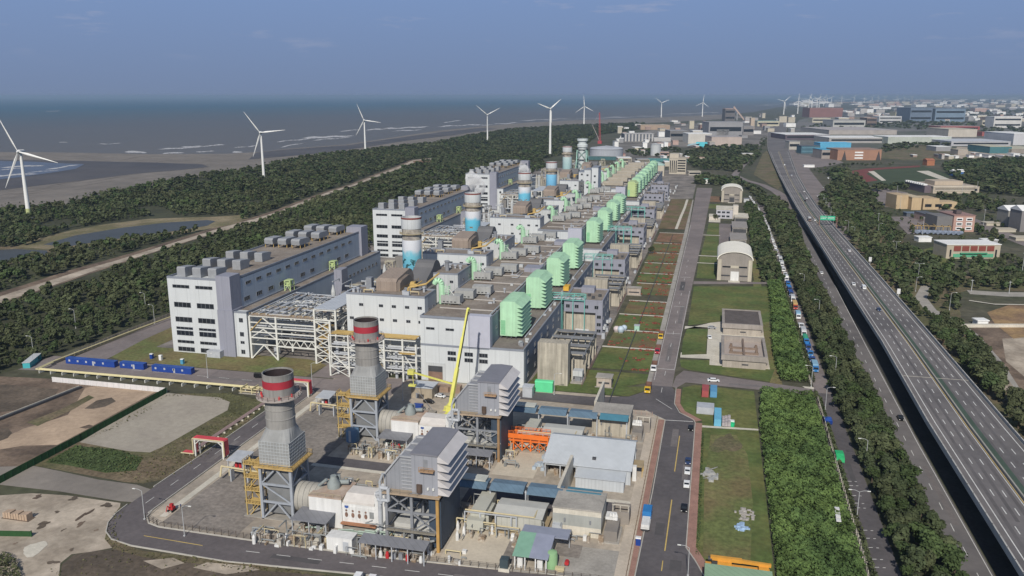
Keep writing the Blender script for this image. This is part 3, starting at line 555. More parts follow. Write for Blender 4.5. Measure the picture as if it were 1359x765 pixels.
def admin_block(x,y,label,zt=36.2,length=145,annex_len=160,detail=True):
 t=thing('turbine_block',label,'power block',(x,y,0),group='white power blocks on the left')
 MB().box(0,0,0,26.2,8,zt).box(0,8,0,.6,length,zt).build('front_wall',white_wall,t)
 MB().box(.6,8,0,33.4,length,zt-.4).build('side_wall',shade_blue_wall,t)
 MB().box(26.2,-1.2,0,34.2,8.2,22.6).box(26.2,-.6,22.6,33.6,8.1,zt+2.4).build('stair_tower',violet_wall,t)
 MB().box(25,length-1,0,35,length+9,zt+3.5).build('stair_tower',violet_wall,t)
 MB().box(.7,8.1,zt-.5,32.8,length-1.1,zt-.05).build('roof',roof_brown,t)
 coping(t,0,0,33.4,length,zt)
 MB().box(34.2,0,0,40.6,5,21.5).build('annex_front',white_wall,t)
 MB().box(34.0,5,9,40.6,annex_len,21.0).box(34,90,0,40.6,annex_len,9).box(34,5,0,40.6,32,9).box(34,50,0,35,90,9).build('annex_wall',shade_blue_wall,t)
 MB().box(40.6,92,0,45.4,100,23.5).build('stair_tower',violet_wall,t)
 MB().box(33.5,5.1,20.95,40.5,annex_len-.2,21.35).build('annex_roof',roof_brown,t)
 coping(t,33.4,0,40.65,annex_len,21.4,h=.7)
 for zz,hh in[(32.5,1.4),(23.6,2.3),(16.4,2.3),(12.1,1.1),(9.7,2.2),(5.4,1.3),(1.7,2.0)]:
  for xx in(7.2,19.4):window(t,xx,-.01,zz,8.8,hh,'f',3)
 for zz in(18.0,11.2,7.2,2.6):window(t,37.6,-.01,zz,1.9,1.9 if zz!=7.2 else 1.2,'f',1)
 for i in range(13):window(t,33.41,15+i*9.6,32.6,4.6,1.4,'r',2)
 for i in range(11):
  if i in(4,7):continue
  window(t,33.41,13+i*11.2,25.2,5,1.9,'r',2)
 for i in range(10):window(t,40.61,96+6+i*5.6,15.2,2.6,1.6,'r',1)
 for j,yy in enumerate((3.5,24,44.5,84,108,131)):
  for i in range(3):
   cx=5.4+i*8.3;mb=MB();z0=zt+.1
   if j<3:
    mb.prism([(yy,z0),(yy,z0+4.2),(yy+.6,z0+4.7),(yy+8.4,z0+4.0),(yy+9.6,z0+3.2),(yy+8.4,z0+2.2),(yy+8,z0)],'x',cx-2.2,cx+2.2)
    o=mb.build('roof_ventilator',mat('vent_grey',(.27,.28,.295),.55,.1,.4),t)
   else:
    mb.prism([(yy,z0+1.9),(yy-.4,z0+4.2),(yy+.8,z0+5.2),(yy+11,z0+4.9),(yy+12.4,z0+3.6),(yy+12,z0+1.9)],'x',cx-2.6,cx+2.6)
    o=mb.build('roof_ventilator',MATS['vent_grey'],t)
    lg=MB()
    for xx in(cx-2.5,cx+2.5):
     for y2 in(yy+.8,yy+6,yy+11.2):lg.box(xx-.15,y2-.15,z0,xx+.15,y2+.15,z0+1.95)
    lg.build('leg',yellow_steel,o)
 for yy in(46,98):
  mb=MB()
  for a in(35.2,38.4):
   for b in(yy,yy+4):mb.box(a-.2,b-.2,21.3,a+.2,b+.2,27)
  mb.box(35,yy-.2,24,38.6,yy+4.2,24.4);mb.box(35,yy-.2,26.6,38.6,yy+4.2,27);mb.bar((35.2,yy-.05,21.4),(38.4,yy-.05,27),.25);mb.bar((38.4,yy-.05,21.4),(35.2,yy-.05,27),.25)
  mb.cbox(36.8,yy+2,24.4,2,2.5,1.8);mb.build('hoist_frame',lime,t)
 MB().box(21,-4.5,0,28,-1.25,3.2).build('entrance_porch',pale_steel,t)
 return t
blk=admin_block(-249.2,332,'nearest white power block with stacked strip windows and violet corner tower')
clone(blk,(-250.5,579,0),'middle white power block standing behind the grassless gap on the left'.replace('grassless ',''))
b3=clone(blk,(-256,838,3.5),'farthest white power block in the left row, small and hazy')
MB().box(-.05,-.05,-3.6,40,140,.1).build('plinth',white_wall2,b3)
def shed(name,label,cat,x,y,w,d,h,mw,mr,ridge=.0,group=None,wins=(),door=None,eave=.25,z=0):
 t=thing(name,label,cat,(x,y,z),group=group)
 MB().box(0,0,0,w,d,h).build('wall',mw,t)
 if ridge:MB().prism([(-eave,h),(w/2,h+ridge),(w+eave,h),(w+eave,h+.2),(w/2,h+ridge+.25),(-eave,h+.2)],'y',-eave,d+eave).build('roof',mr,t)
 else:MB().box(-eave,-eave,h,w+eave,d+eave,h+.35).build('roof',mr,t)
 for(f,a,z_,ww,hh)in wins:window(t,*({'f':(a,-.01,z_),'r':(w+.01,a,z_)}[f]),ww,hh,f)
 if door:
  a,dw,dh=door;MB().box(a-dw/2,-.08,0,a+dw/2,.02,dh).build('door',steel_grey,t)
 return t
shed('plant_annex','plain pale annex wedged between first and second white blocks','building',-247,500,14,24,16,white_wall2,roof_grey)
shed('plant_annex','low grey annex under the flank of the second white block','building',-214,545,16,20,9,conc,roof_brown)
def xbrace(mb,x0,z0,x1,z1,y,w=.3):
 mb.bar((x0,y,z0),(x1,y,z1),w);mb.bar((x1,y,z0),(x0,y,z1),w)
def pipe_rack(x,y,label,depth=3,deck_m=tan_insul):
 t=thing('pipe_rack',label,'steel rack',(x,y,0),group='white steel racks beside the blocks')
 W=42;f=MB();g=MB();p=MB();yl=MB()
 for k in range(depth):
  yy=k*14
  for xx,zt in((0,20.5),(13.5,21),(33,25.5),(40.5,21),(43.5,26)):f.box(xx-.42,yy-.42,0,xx+.42,yy+.42,zt)
  for z in(10.2,13,15.2,17.6,20.6):f.box(0,yy-.22,z-.25,33,yy+.22,z+.25)
  if k==0:
   f.box(13.5,yy-.25,6.5,33,yy+.25,7.1)
   for i in range(5):a=13.5+i*3.9;f.bar((a,yy,7),(a+1.95,yy,10),.3);f.bar((a+1.95,yy,10),(a+3.9,yy,7),.3)
   f.bar((0,yy,0),(6.7,yy,7),.5);f.bar((13.5,yy,0),(6.7,yy,7),.5);f.box(0,yy-.2,6.8,13.5,yy+.2,7.3)
   f.bar((0,yy,10),(6.7,yy,14.5),.42);f.bar((13.5,yy,10),(6.7,yy,14.5),.42);f.bar((13.5,yy,15),(6.7,yy,20),.42);yl.bar((.5,yy-.6,13.6),(6.5,yy-.6,19.6),.9,.3)
   for z in range(0,20,4):xbrace(f,33,z,40.5,z+4,yy,.32);f.box(33,yy-.2,z+3.8,40.5,yy+.2,z+4.15)
  for z in(20.6,25.3):f.box(33,yy-.2,z,43.5,yy+.2,z+.5)
 L=(depth-1)*14
 for xx,zt in((0,20.5),(13.5,21),(33,25.5),(43.5,26),(40.5,21)):
  for z in(7,13,20.3):f.box(xx-.2,.4,z-.2,xx+.2,L,z+.2)
 for k in range(depth-1):
  for z in(0,7,13.5):
   f.bar((43.5,k*14,z),(43.5,k*14+14,z+6.5),.35);f.bar((43.5,k*14+14,z),(43.5,k*14,z+6.5),.35)
 f.build('frame',steel_white,t)
 g.box(.5,-.5,21.0,33,4,21.15).box(.5,13,21.0,33,15.5,21.15).box(.5,L-2,21,33,L+.5,21.15).build('grating',tan_insul,t)
 rr=random.Random(4)
 for i in range(70):a,b,z=rr.uniform(0,33),rr.uniform(0,L),rr.choice([17.8,20.8,21.6,22.4]);d=rr.uniform(3,14);p.pipe([(a,b,z),(min(34,a+d),b,z),(min(34,a+d),b,z+rr.uniform(-2,1.5))]if i%2 else[(a,b,z),(a,min(L,b+d),z),(a,min(L,b+d),z-2)],rr.uniform(.12,.38),6)
 MB().box(33.2,-.6,26.05,43.9,L+.6,26.35).build('roof_sheet',roof_pale,t)
 for i in range(9):a=.8+i*3.7;p.pipe([(a,1,21.7),(a,L-1,21.7),(a,L-1,19)],rnd.uniform(.2,.5))
 for z in(11,14,16):
  for q in range(3):p.pipe([(0,2+q*4,z+.3),(33,2+q*4,z+.3)],rnd.uniform(.18,.45))
 p.build('pipework',pale_steel,t)
 yl.rail([(.3,-.5,21.1),(33,-.5,21.1)]);yl.rail([(.3,13.5,21.1),(33,13.5,21.1)]);yl.box(34,.6,12,40,6,12.2);yl.box(34,.6,17,40,6,17.2)
 for k in range(4):yl.bar((34+(k%2)*5,1.6,k*4.5),(39-(k%2)*5,1.6,k*4.5+4.5),1.0,.25)
 yl.build('walkway',yellow_steel,t)
 for(a,b,c,r_)in((8,9,3.2,1.6),(26,20,3,1.4)):MB().lathe(a,b,[(r_,0),(r_,c),(r_*.3,c+.6)],14).build('vessel',pale_steel,t,smooth=True)
 return t
rk=pipe_rack(-206.8,331.5,'big white steel pipe rack bridging the gap beside the nearest block',4)
clone(rk,(-207.5,560,0),'white steel pipe rack beside the middle white block')
clone(rk,(-214,820,0),'distant yellowish steel pipe rack beside the farthest white block')
def low_rack(x,y,label,W=40,zt=19):
 t=thing('pipe_rack',label,'steel rack',(x,y,0),group='low steel racks before boiler houses');f=MB();yl=MB();p=MB()
 xs=[0,9,18,25.5,34,W]
 for yy in(0,7):
  for xx in xs:f.box(xx-.35,yy-.35,0,xx+.35,yy+.35,zt-(2 if xx==W else 0))
  for z in(4.5,9,13.5,zt-.5):f.box(0,yy-.2,z-.2,W,yy+.2,z+.2)
 for z in(0,4.5,9,13.5):xbrace(f,18,z,25.5,z+4.5,0,.3);xbrace(f,0 if z<9 else 9,z,9 if z<9 else 18,z+4.5,0,.28);
 f.bar((34,0,13),(W,0,4),.4);f.bar((0,0,12),(9,0,3),.4)
 f.build('frame',steel_white,t)
 for z in(5,9.6,14):p.pipe([(0,2,z),(W,2,z)],.35);p.pipe([(0,4.5,z),(W,4.5,z)],.5)
 for i in range(8):p.rod((2+i*4.6,3.5,0),(2+i*4.6,3.5,rnd.uniform(8,17)),rnd.uniform(.3,.9))
 p.build('pipework',pale_steel,t)
 yl.box(.5,.5,zt,W-.5,6.5,zt+.15);yl.rail([(0,0,zt+.1),(W,0,zt+.1)]);yl.box(33,-2,13,W,0,13.2);yl.rail([(33,-2,13.2),(W,-2,13.2)])
 for k in range(3):yl.bar((19+(k%2)*5,3,k*4.5),(24-(k%2)*5,3,k*4.5+4.5),.9,.22)
 yl.build('walkway',yellow_steel,t);return t
lr=low_rack(-160,317.5,'white and yellow steel rack standing before the nearest boiler house')
def boiler_house(x,y,label,d=15,group='white boiler houses'):
 t=thing('boiler_house',label,'boiler house',(x,y,0),group=group);W,H=36.5,35
 MB().box(0,0,0,W,4,H).build('front_wall',white_wall,t);MB().box(0,4,0,W-.02,d,H-.1).build('side_wall',mat('shade_cladding',(.33,.35,.38),.6,.06,.08,.12,panel=3.1),t)  # side wall is the white front's cladding with its shade painted in
 MB().box(.3,.4,H-.2,W-.3,d-.3,H+.05).build('roof',roof_brown,t);coping(t,0,0,W,d,H,h=.8)
 for xx in(7,16.3,22.3,28.4,34.2):window(t,xx,-.01,30.6,1.8,1.1,'f',1)
 for xx in(2.3,16.5,22.6,28.8,34.4):window(t,xx,-.01,24.3,1.8,1.1,'f',1)
 for xx in(2.3,22.6,28.8,34.4):window(t,xx,-.01,17.6,1.8,1.1,'f',1)
 window(t,W+.01,5,29,1.6,1.1,'r',1);window(t,W+.01,11,29,1.6,1.1,'r',1)
 for i in range(9):
  a,b=rnd.uniform(1,W-4),rnd.uniform(2,d-2.5)
  if 10<a<22:a-=9
  k=rnd.random();mb=MB()
  if k<.4:mb.cbox(a,b,H,rnd.uniform(1,2.6),rnd.uniform(1,2),rnd.uniform(1,2.2));mb.build('roof_unit',pale_steel,t)
  elif k<.8:mb.lathe(a,b,[(.5,H),(.5,H+2),(.75,H+2),(.75,H+2.6)],10);mb.build('vent_pipe',pale_steel,t)
  else:mb.pipe([(a,b,H),(a,b,H+1.2),(a+4,b,H+1.2),(a+4,b,H)],.3);mb.build('roof_pipe',mat('cream_pipe',(.45,.38,.24),.6),t)
 mb=MB();mb.cbox(7.5,9,H,2.6,2.6,6);mb.build('vent_stack',steel_grey,t)
 mb=MB();mb.pipe([(26,8,H),(26,8,H+2.4),(33,12,H+3.6),(35,24,H+6)],.42);mb.build('roof_pipe',yellow_steel,t)
 return t
def hood(x,y,label):
 t=thing('gas_duct',label,'duct',(x,y,0),group='brown gas ducts behind boiler houses')
 z=35.1
 mb=MB();mb.prism([(0,z),(0,z+4.2),(1.8,z+5.4),(17,z+7.2),(20,z+6),(22,z+3),(22,z)],'x',-2,7.6);mb.build('hood',MATS['tan_hood']if 'tan_hood' in MATS else mat('tan_hood',(.29,.235,.195),.6,.1,.2,.12,panel=1.4),t)
 mb=MB();mb.prism([(.5,z),(.5,z+3.6),(3,z+4.6),(12,z+5.4),(16,z+3),(16,z)],'x',7.6,9.2);mb.build('side_elbow',brown_shade,t)
 mb=MB();pr=[(30,2),(30,34)]+[(45+7*math.cos(a),33+8*math.sin(a))for a in[R(v)for v in range(140,-1,-20)]]+[(52,2)];mb.prism(pr,'x',1.5,11);mb.build('breeching',mat('dark_breeching',(.13,.13,.135),.7,.1,.1),t)
 mb=MB();mb.rail([(9.2,0,z),(9.2,24,z)]);mb.cbox(12.5,8,z,2,2,3);mb.pipe([(13,3,z),(13,3,z+3),(16,3,z+3),(16,10,z+3)],.3);mb.build('walkway',yellow_steel,t)
 MB().box(-2,4,20,12.5,40,30).build('support_casing',mat('dull_casing',(.20,.19,.18),.7,.15,.1,.15),t)
 return t
def mural_material(name,seed,fig):
 m=bpy.data.materials.new(name);m.use_nodes=True;nt=m.node_tree;N=nt.nodes;L=nt.links;b=N['Principled BSDF'];b.inputs['Roughness'].default_value=.65
 tc=N.new('ShaderNodeTexCoord');sp=N.new('ShaderNodeSeparateXYZ');L.new(tc.outputs['Object'],sp.inputs[0])
 n1=N.new('ShaderNodeTexNoise');n1.inputs['Scale'].default_value=.14;n1.inputs['Detail'].default_value=2;mp=N.new('ShaderNodeVectorMath');mp.operation='ADD';mp.inputs[1].default_value=(seed*7.3,seed*3.1,seed);L.new(tc.outputs['Object'],mp.inputs[0]);L.new(mp.outputs[0],n1.inputs['Vector'])
 ad=N.new('ShaderNodeMath');ad.operation='MULTIPLY_ADD';L.new(n1.outputs['Fac'],ad.inputs[0]);ad.inputs[1].default_value=10;L.new(sp.outputs[2],ad.inputs[2])
 mr=N.new('ShaderNodeMapRange');mr.inputs['From Min'].default_value=20;mr.inputs['From Max'].default_value=68;L.new(ad.outputs[0],mr.inputs['Value'])
 cr=N.new('ShaderNodeValToRGB');cr.color_ramp.interpolation='EASE';L.new(mr.outputs[0],cr.inputs[0]);e=cr.color_ramp.elements
 stops=fig;e[0].position=stops[0][0];e[0].color=(*stops[0][1],1);e[1].position=stops[-1][0];e[1].color=(*stops[-1][1],1)
 for p_,c_ in stops[1:-1]:x=e.new(p_);x.color=(*c_,1)
 n2=N.new('ShaderNodeTexNoise');n2.inputs['Scale'].default_value=.42;n2.inputs['Detail'].default_value=3;L.new(mp.outputs[0],n2.inputs['Vector'])
 z1=N.new('ShaderNodeMapRange');z1.inputs['From Min'].default_value=.56;z1.inputs['From Max'].default_value=.60;L.new(n2.outputs['Fac'],z1.inputs['Value'])
 zl=N.new('ShaderNodeMath');zl.operation='LESS_THAN';zl.inputs[1].default_value=39;L.new(sp.outputs[2],zl.inputs[0])
 mm=N.new('ShaderNodeMath');mm.operation='MULTIPLY';L.new(z1.outputs[0],mm.inputs[0]);L.new(zl.outputs[0],mm.inputs[1])
 mx=N.new('ShaderNodeMix');mx.data_type='RGBA';ins=[i for i in mx.inputs if i.type=='RGBA'];L.new(mm.outputs[0],mx.inputs[0]);L.new(cr.outputs[0],ins[0]);ins[1].default_value=((.03,.10,.11,1)if seed in(1,)else(.25,.16,.08,1))
 L.new([o for o in mx.outputs if o.type=='RGBA'][0],b.inputs['Base Color']);return m
W_,C_,T_,B_=(.62,.64,.68),(.14,.46,.66),(.05,.20,.26),(.30,.22,.12)
murals=[mural_material('mural_leaping_fish',1,[(0,T_),(.22,T_),(.27,(.28,.34,.33)),(.34,C_),(.55,(.17,.50,.62)),(.6,W_),(1,W_)]),mural_material('mural_blue_bay',2,[(0,(.07,.25,.42)),(.2,(.10,.36,.52)),(.24,B_),(.34,(.16,.48,.62)),(.56,(.12,.50,.68)),(.63,W_),(1,W_)]),mural_material('mural_pale_sea',3,[(0,(.07,.25,.42)),(.24,B_),(.36,(.18,.5,.7)),(.58,(.15,.5,.68)),(.65,W_),(1,W_)]),mural_material('mural_blue_sky',4,[(0,(.05,.2,.4)),(.2,(.08,.26,.5)),(.26,B_),(.32,(.16,.42,.66)),(.75,(.2,.5,.72)),(1,W_)]),mural_material('mural_green_wash',5,[(0,(.2,.36,.42)),(.3,(.3,.48,.5)),(.6,(.36,.52,.52)),(1,(.5,.56,.56))])]
def chimney(x,y,label,mural,zt=60,r=5.0):
 t=thing('mural_chimney',label,'chimney',(x,y,0),group='painted boiler chimneys')
 k=zt-60
 MB().lathe(0,0,[(r*.72,0),(r*.72,29),(r,31),(r,48.5+k)],28).build('flue',mural,t,smooth=True)
 MB().lathe(0,0,[(r*.98,48.5+k),(r*1.0,54.2+k)],28).build('patterned_band',mat('faded_pattern_band',(.40,.37,.32),.8,.35,.35,col2=(.22,.20,.19),mix_scale=.3),t,smooth=True)
 MB().lathe(0,0,[(r*1.04,54.2+k),(r*1.04,zt-.5),(r*1.0,zt),(r*.86,zt),(r*.86,zt-3)],28,cap=False).build('cap',white_wall2,t,smooth=True)
 MB().lathe(0,0,[(r*.855,zt-3),(r*.2,zt-3.01)],28).build('flue_mouth',flue_dark,t)
 MB().lathe(0,0,[(r*1.045,zt-.9),(r*1.06,zt-.4),(r*1.045,zt)],28,cap=False).build('rim',mat('rust_red_rim',(.20,.06,.05),.8,.2),t)
 for z in(31.2,51.5+k):
  mb=MB();mb.lathe(0,0,[(r*.98,z),(r*1.24,z),(r*1.24,z+.25),(r*.98,z+.25)],28,cap=False)
  n=20
  for i in range(n):
   a,b=2*math.pi*i/n,2*math.pi*(i+1)/n;p0=(r*1.22*math.cos(a),r*1.22*math.sin(a),z);p1=(r*1.22*math.cos(b),r*1.22*math.sin(b),z)
   mb.bar(p0,(p0[0],p0[1],z+1.2),.1);mb.bar((p0[0],p0[1],z+1.2),(p1[0],p1[1],z+1.2),.1)
  mb.build('platform',mat('cream_grating',(.42,.36,.24),.7,.15),t)
 mb=MB();mb.rail([(r*1.1,0,31),(r*1.1,0,34)]);mb.bar((r*1.03,0,31),(r*1.03,0,zt-4),.35,.2);mb.build('ladder',steel_grey,t);return t
def mid_block(x,y,label):
 t=thing('penthouse_block',label,'plant building',(x,y,0),group='grey blocks between boiler houses');H=35
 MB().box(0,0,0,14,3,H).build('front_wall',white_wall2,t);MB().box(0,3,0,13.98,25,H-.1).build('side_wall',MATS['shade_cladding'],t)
 MB().box(.3,.3,H-.15,13.7,24.7,H+.08).build('roof',roof_brown,t);coping(t,0,0,14,25,H,h=.7)
 window(t,4,-.01,31.5,1.6,1.1);window(t,10.8,-.01,31.5,1.6,1.1);window(t,14.01,9,31,1.6,1.2,'r');window(t,14.01,19,31,1.6,1.2,'r')
 MB().lathe(6,8,[(1,H),(1,H+4.5),(1.25,H+4.5),(1.25,H+5.2)],14).build('vent_stack',steel_grey,t)
 for i in range(4):MB().lathe(2+i*3,17-i,[(.5,H),(.5,H+1.4),(.9,H+1.4),(.9,H+1.9)],10).build('roof_vent',pale_steel,t)
 return t
def elbow(x,y,label):
 t=thing('mint_duct',label,'duct',(x,y,28.3),group='mint green vent ducts on hall roof')
 mb=MB();r=1.35
 pts=[(0,0,0),(0,0,9)]+[(-1.6+1.6*math.cos(a),0,9+1.6*math.sin(a))for a in(R(30),R(60),R(90),R(130))]+[(-3.4,0,9)]
 for a,b in zip(pts,pts[1:]):mb.rod(a,b,r,n=12)
 mb.build('duct',mint,t,smooth=True)
 mb=MB();
 for xx in(1.7,3.6):
  for yy in(-1.2,1.2):mb.box(xx-.12,yy-.12,0,xx+.12,yy+.12,8.6)
 for z in range(1,9):mb.box(1.6,-1.3,z,3.7,-1.1,z+.15);mb.box(3.5,-1.3,z,3.7,1.3,z+.15)
 mb.build('ladder_cage',mint,t)
 mb=MB();mb.bar((3.4,-.8,7.5),(9.5,-.8,.3),.28);mb.bar((3.4,.8,6),(8,.8,.3),.28);mb.build('strut',steel_white,t)
 return t
def vent_house(x,y,label,w=9,d=5.5,h=4.2):
 t=thing('vent_house',label,'roof vent',(x,y,28.3),group='grey vent houses on hall roof')
 MB().prism([(0,.7),(0,h),(d*.6,h+.4),(d,h),(d,.7)],'x',0,w).build('casing',mat('grey_casing',(.34,.345,.34),.7,.14,.25,.12),t)
 mb=MB()
 for a in(.4,w/2,w-.4):
  for b in(.4,d-.4):mb.box(a-.25,b-.25,-.1,a+.25,b+.25,.75)
 mb.build('leg',steel_dark,t);mb=MB()
 for i in range(4):mb.box(1+i*(w-2)/4,-.06,1.2,1+(i+.55)*(w-2)/4,.01,1.7)
 mb.build('louvre',steel_dark,t);return t
BH=[(327,'nearest white boiler house behind the red banded chimney'),(426,'second boiler house of the row, behind the first mural chimney'),(567,'third boiler house of the row, beyond the second mural chimney'),(676,'fourth boiler house of the row, half hidden by ducts'),(838,'fifth boiler house, far up the row near the stair towers'),(945,'sixth boiler house at the far hazy end of the row')]
b0=None
for i,(y,lab)in enumerate(BH):
 if b0 is None:b0=boiler_house(-155.5,y,lab)
 else:clone(b0,(-155.5,y,0),lab)
CH=[(394,60,'first mural chimney with leaping fish on teal sea'),(504,60,'second mural chimney, white top over bright blue with brown wave'),(651,60,'third mural chimney, pale sea mural, beside the steam plume'),(763,60,'fourth mural chimney, rounded sky blue drum')]
h0=m0=l0=None
for i,(y,zt,lab)in enumerate(CH):
 chimney(-149.5,y,lab,murals[i],zt)
 yb=y-58
 HL=['brown sloping gas duct below the first mural chimney','brown sloping gas duct below the second mural chimney','brown sloping gas duct below the third mural chimney','brown sloping gas duct below the fourth mural chimney'][i]
 if h0 is None:h0=hood(-143,yb,HL)
 else:clone(h0,(-143,yb,0),HL)
 ML=['grey roof block right of the first mural chimney','grey roof block right of the second mural chimney','grey roof block right of the third mural chimney','grey roof block right of the fourth mural chimney'][i]
 if m0 is None:m0=mid_block(-133.5,376,ML)
 else:clone(m0,(-133.5,[376,469,616,726][i],0),ML)
 if i:clone(lr,(-160-6,BH[i][0]-14 if i<6 else y,0),['','steel rack squeezed between first and second boiler houses','steel rack in front of the third boiler house','steel rack in front of the fourth boiler house'][i])
chimney(-160,905,'fifth chimney in the row, pale green wash, hazy',murals[4],66)
clone(h0,(-156,850,2),'brown sloping gas duct below the pale green chimney');clone(h0,(-150,955,2),'farthest brown gas duct beside the lattice tower')
t=thing('lattice_tower','mint green lattice tower carrying a white drum at the far end','tower',(-160,1010,0))
mb=MB();
for z0,z1,a,b in((0,15,9,8),(15,30,8,7),(30,44,7,6),(44,56,6,5.5)):
 for sx in(-1,1):
  for sy in(-1,1):mb.bar((sx*a,sy*a,z0),(sx*b,sy*b,z1),.9)
  for sy in(-1,1):
   mb.bar((-a*1,sy*a,z0),(b,sy*b,z1),.5);mb.bar((a,sy*a,z0),(-b,sy*b,z1),.5);mb.bar((sx*a,-a,z0),(sx*b,b,z1),.5);mb.bar((sx*a,a,z0),(sx*b,-b,z1),.5);mb.bar((-b,sy*b,z1),(b,sy*b,z1),.7);mb.bar((sx*b,-b,z1),(sx*b,b,z1),.7)
mb.build('lattice',mat('pale_mint_steel',(.36,.58,.50),.6,.1),t)
MB().lathe(0,0,[(5,30),(5.2,58),(6.4,59),(6.4,62),(5,63),(5,66),(6.6,66.5),(6.6,69)],20).build('drum',mat('pale_drum',(.50,.54,.54),.6,.1),t,smooth=True)
def hall(x0,y0,y1,label,steps):
 t=thing('turbine_hall',label,'turbine hall',(-97,y0,0),group='long turbine halls')
 L=y1-y0
 X=lambda v:v+97.0
 MB().box(X(-119.5),0,0,X(-74),3,16).box(X(-119.5),.25,15.9,X(-89),3,28).build('front_wall',white_wall,t)
 MB().box(X(-119.5),3,0,X(-89.02),L,28).build('upper_wall',mat('slate_shade_cladding',(.22,.26,.32),.6,.08,.08,.12,panel=3.1),t)  # upper flank painted slate for the shade on it
 MB().box(X(-89.0),3,0,X(-74.02),L,15.9).build('side_wall',mat('blue_shade_cladding',(.20,.24,.31),.6,.08,.08,.12,panel=3.1),t)  # lower flank likewise has shade in its blue
 MB().box(X(-119.4),.5,27.9,X(-89.3),L-.2,28.25).build('roof',roof_brown,t);MB().box(X(-88.9),.5,15.85,X(-74.3),L-.2,16.2).build('low_roof',mat('grey_brown_roof',(.19,.165,.15),.9,.16,.12,fine=.15),t)
 mb=MB()
 for yy in range(16,int(L),18):mb.box(X(-116),yy,28.2,X(-89.5),yy+.5,28.65)
 mb.build('roof_rib',mat('pale_rib',(.40,.38,.36),.8,.1),t)
 mb=MB();mb.box(X(-119.5),-.05,27.9,X(-89),.5,28.9);mb.box(X(-89.4),.5,27.9,X(-88.95),L,28.9);mb.box(X(-119.55),.5,27.9,X(-119.1),L,28.8);mb.build('parapet',trim_grey,t)
 mb=MB();mb.box(X(-74.5),-.05,15.9,X(-73.95),L,16.8);mb.box(X(-89),-.06,15.9,X(-74.5),.45,16.8);mb.box(X(-119.5),-.1,15.6,X(-89),.02,16.5);mb.build('string_course',trim_grey,t)
 mb=MB();mb.pipe([(X(-90.2),6,29.4),(X(-90.2),L-14,29.4)],.28);mb.pipe([(X(-78),20,16.6),(X(-78),L-10,16.6)],.3)
 for yy in range(8,int(L)-14,9):mb.box(X(-90.4),yy,28.3,X(-90),yy+.3,29.3)
 mb.build('roof_pipe',pale_steel,t)
 for yy in steps:MB().box(X(-97),yy,0,X(-88.2),yy+9,30.6).build('stair_tower',violet_wall,t)
 MB().box(X(-98),-.6,16.5,X(-88.4),3.2,30.2).build('corner_tower',mat('pale_violet',(.42,.43,.50),.6,.05),t)
 for xx in(-115,-106.3):window(t,X(xx),-.01+.25,23.3,3.6,.9,'f',1)
 for xx in(-105.5,-98,-91.5):
  for zz in(13,10.4):window(t,X(xx),-.01,zz,3.6,1.6,'f',2)
 for yy in range(8,int(L),14):
  for zz in(13,9.5,3.5):window(t,X(-74)+.0,yy,zz,2.4,1.7,'r',1)
  window(t,X(-88.99),yy+4,22.5,1.6,1.2,'r',1)
 rr=random.Random(int(y0)+2)
 for i in range(int(L/7)):
  a,c=X(rr.uniform(-104,-92)),rr.uniform(6,L-8);k=rr.random()
  if k<.5:MB().cbox(a,c,28.2,rr.uniform(.8,2.2),rr.uniform(.8,3),rr.uniform(.6,1.8)).build('roof_unit',rr.choice([pale_steel,steel_grey,white_wall2]),t)
  elif k<.75:MB().lathe(a,c,[(.35,28.2),(.35,30),(.7,30),(.7,30.5)],10).build('roof_vent',pale_steel,t)
  else:e=rr.uniform(4,14);MB().pipe([(a,c,28.6),(a+3,c,28.6),(a+3,min(L-2,c+e),28.6)],.18,6).build('roof_pipe',pale_steel,t)
 for i in range(int(L/12)):MB().cbox(X(rr.uniform(-77.5,-75.5)),rr.uniform(4,L-6),16.2,rr.uniform(.8,1.8),rr.uniform(.8,2.4),rr.uniform(.6,1.6)).build('roof_unit',rr.choice([pale_steel,steel_grey,white_wall2]),t)
 d=MB();d.box(X(-117.3),-.3,0,X(-108.6),.01,8.2);d.build('door_surround',white_wall2,t);MB().box(X(-116.2),-.36,.1,X(-109.7),-.28,6.8).build('roller_door',steel_dark,t);MB().box(X(-116.2),-.42,.1,X(-109.7),-.35,4.2).build('door_leaf',mat('brown_door',(.20,.13,.10),.7),t)
 return t
hall(0,322,520,'nearest turbine hall with white front, violet corner and brown roof',(100,184));hall(0,562,806,'middle turbine hall stepped behind the fourth mint filter house',(110,));hall(0,838,1190,'far turbine hall with tan roof boxes at the back of the row',(150,))
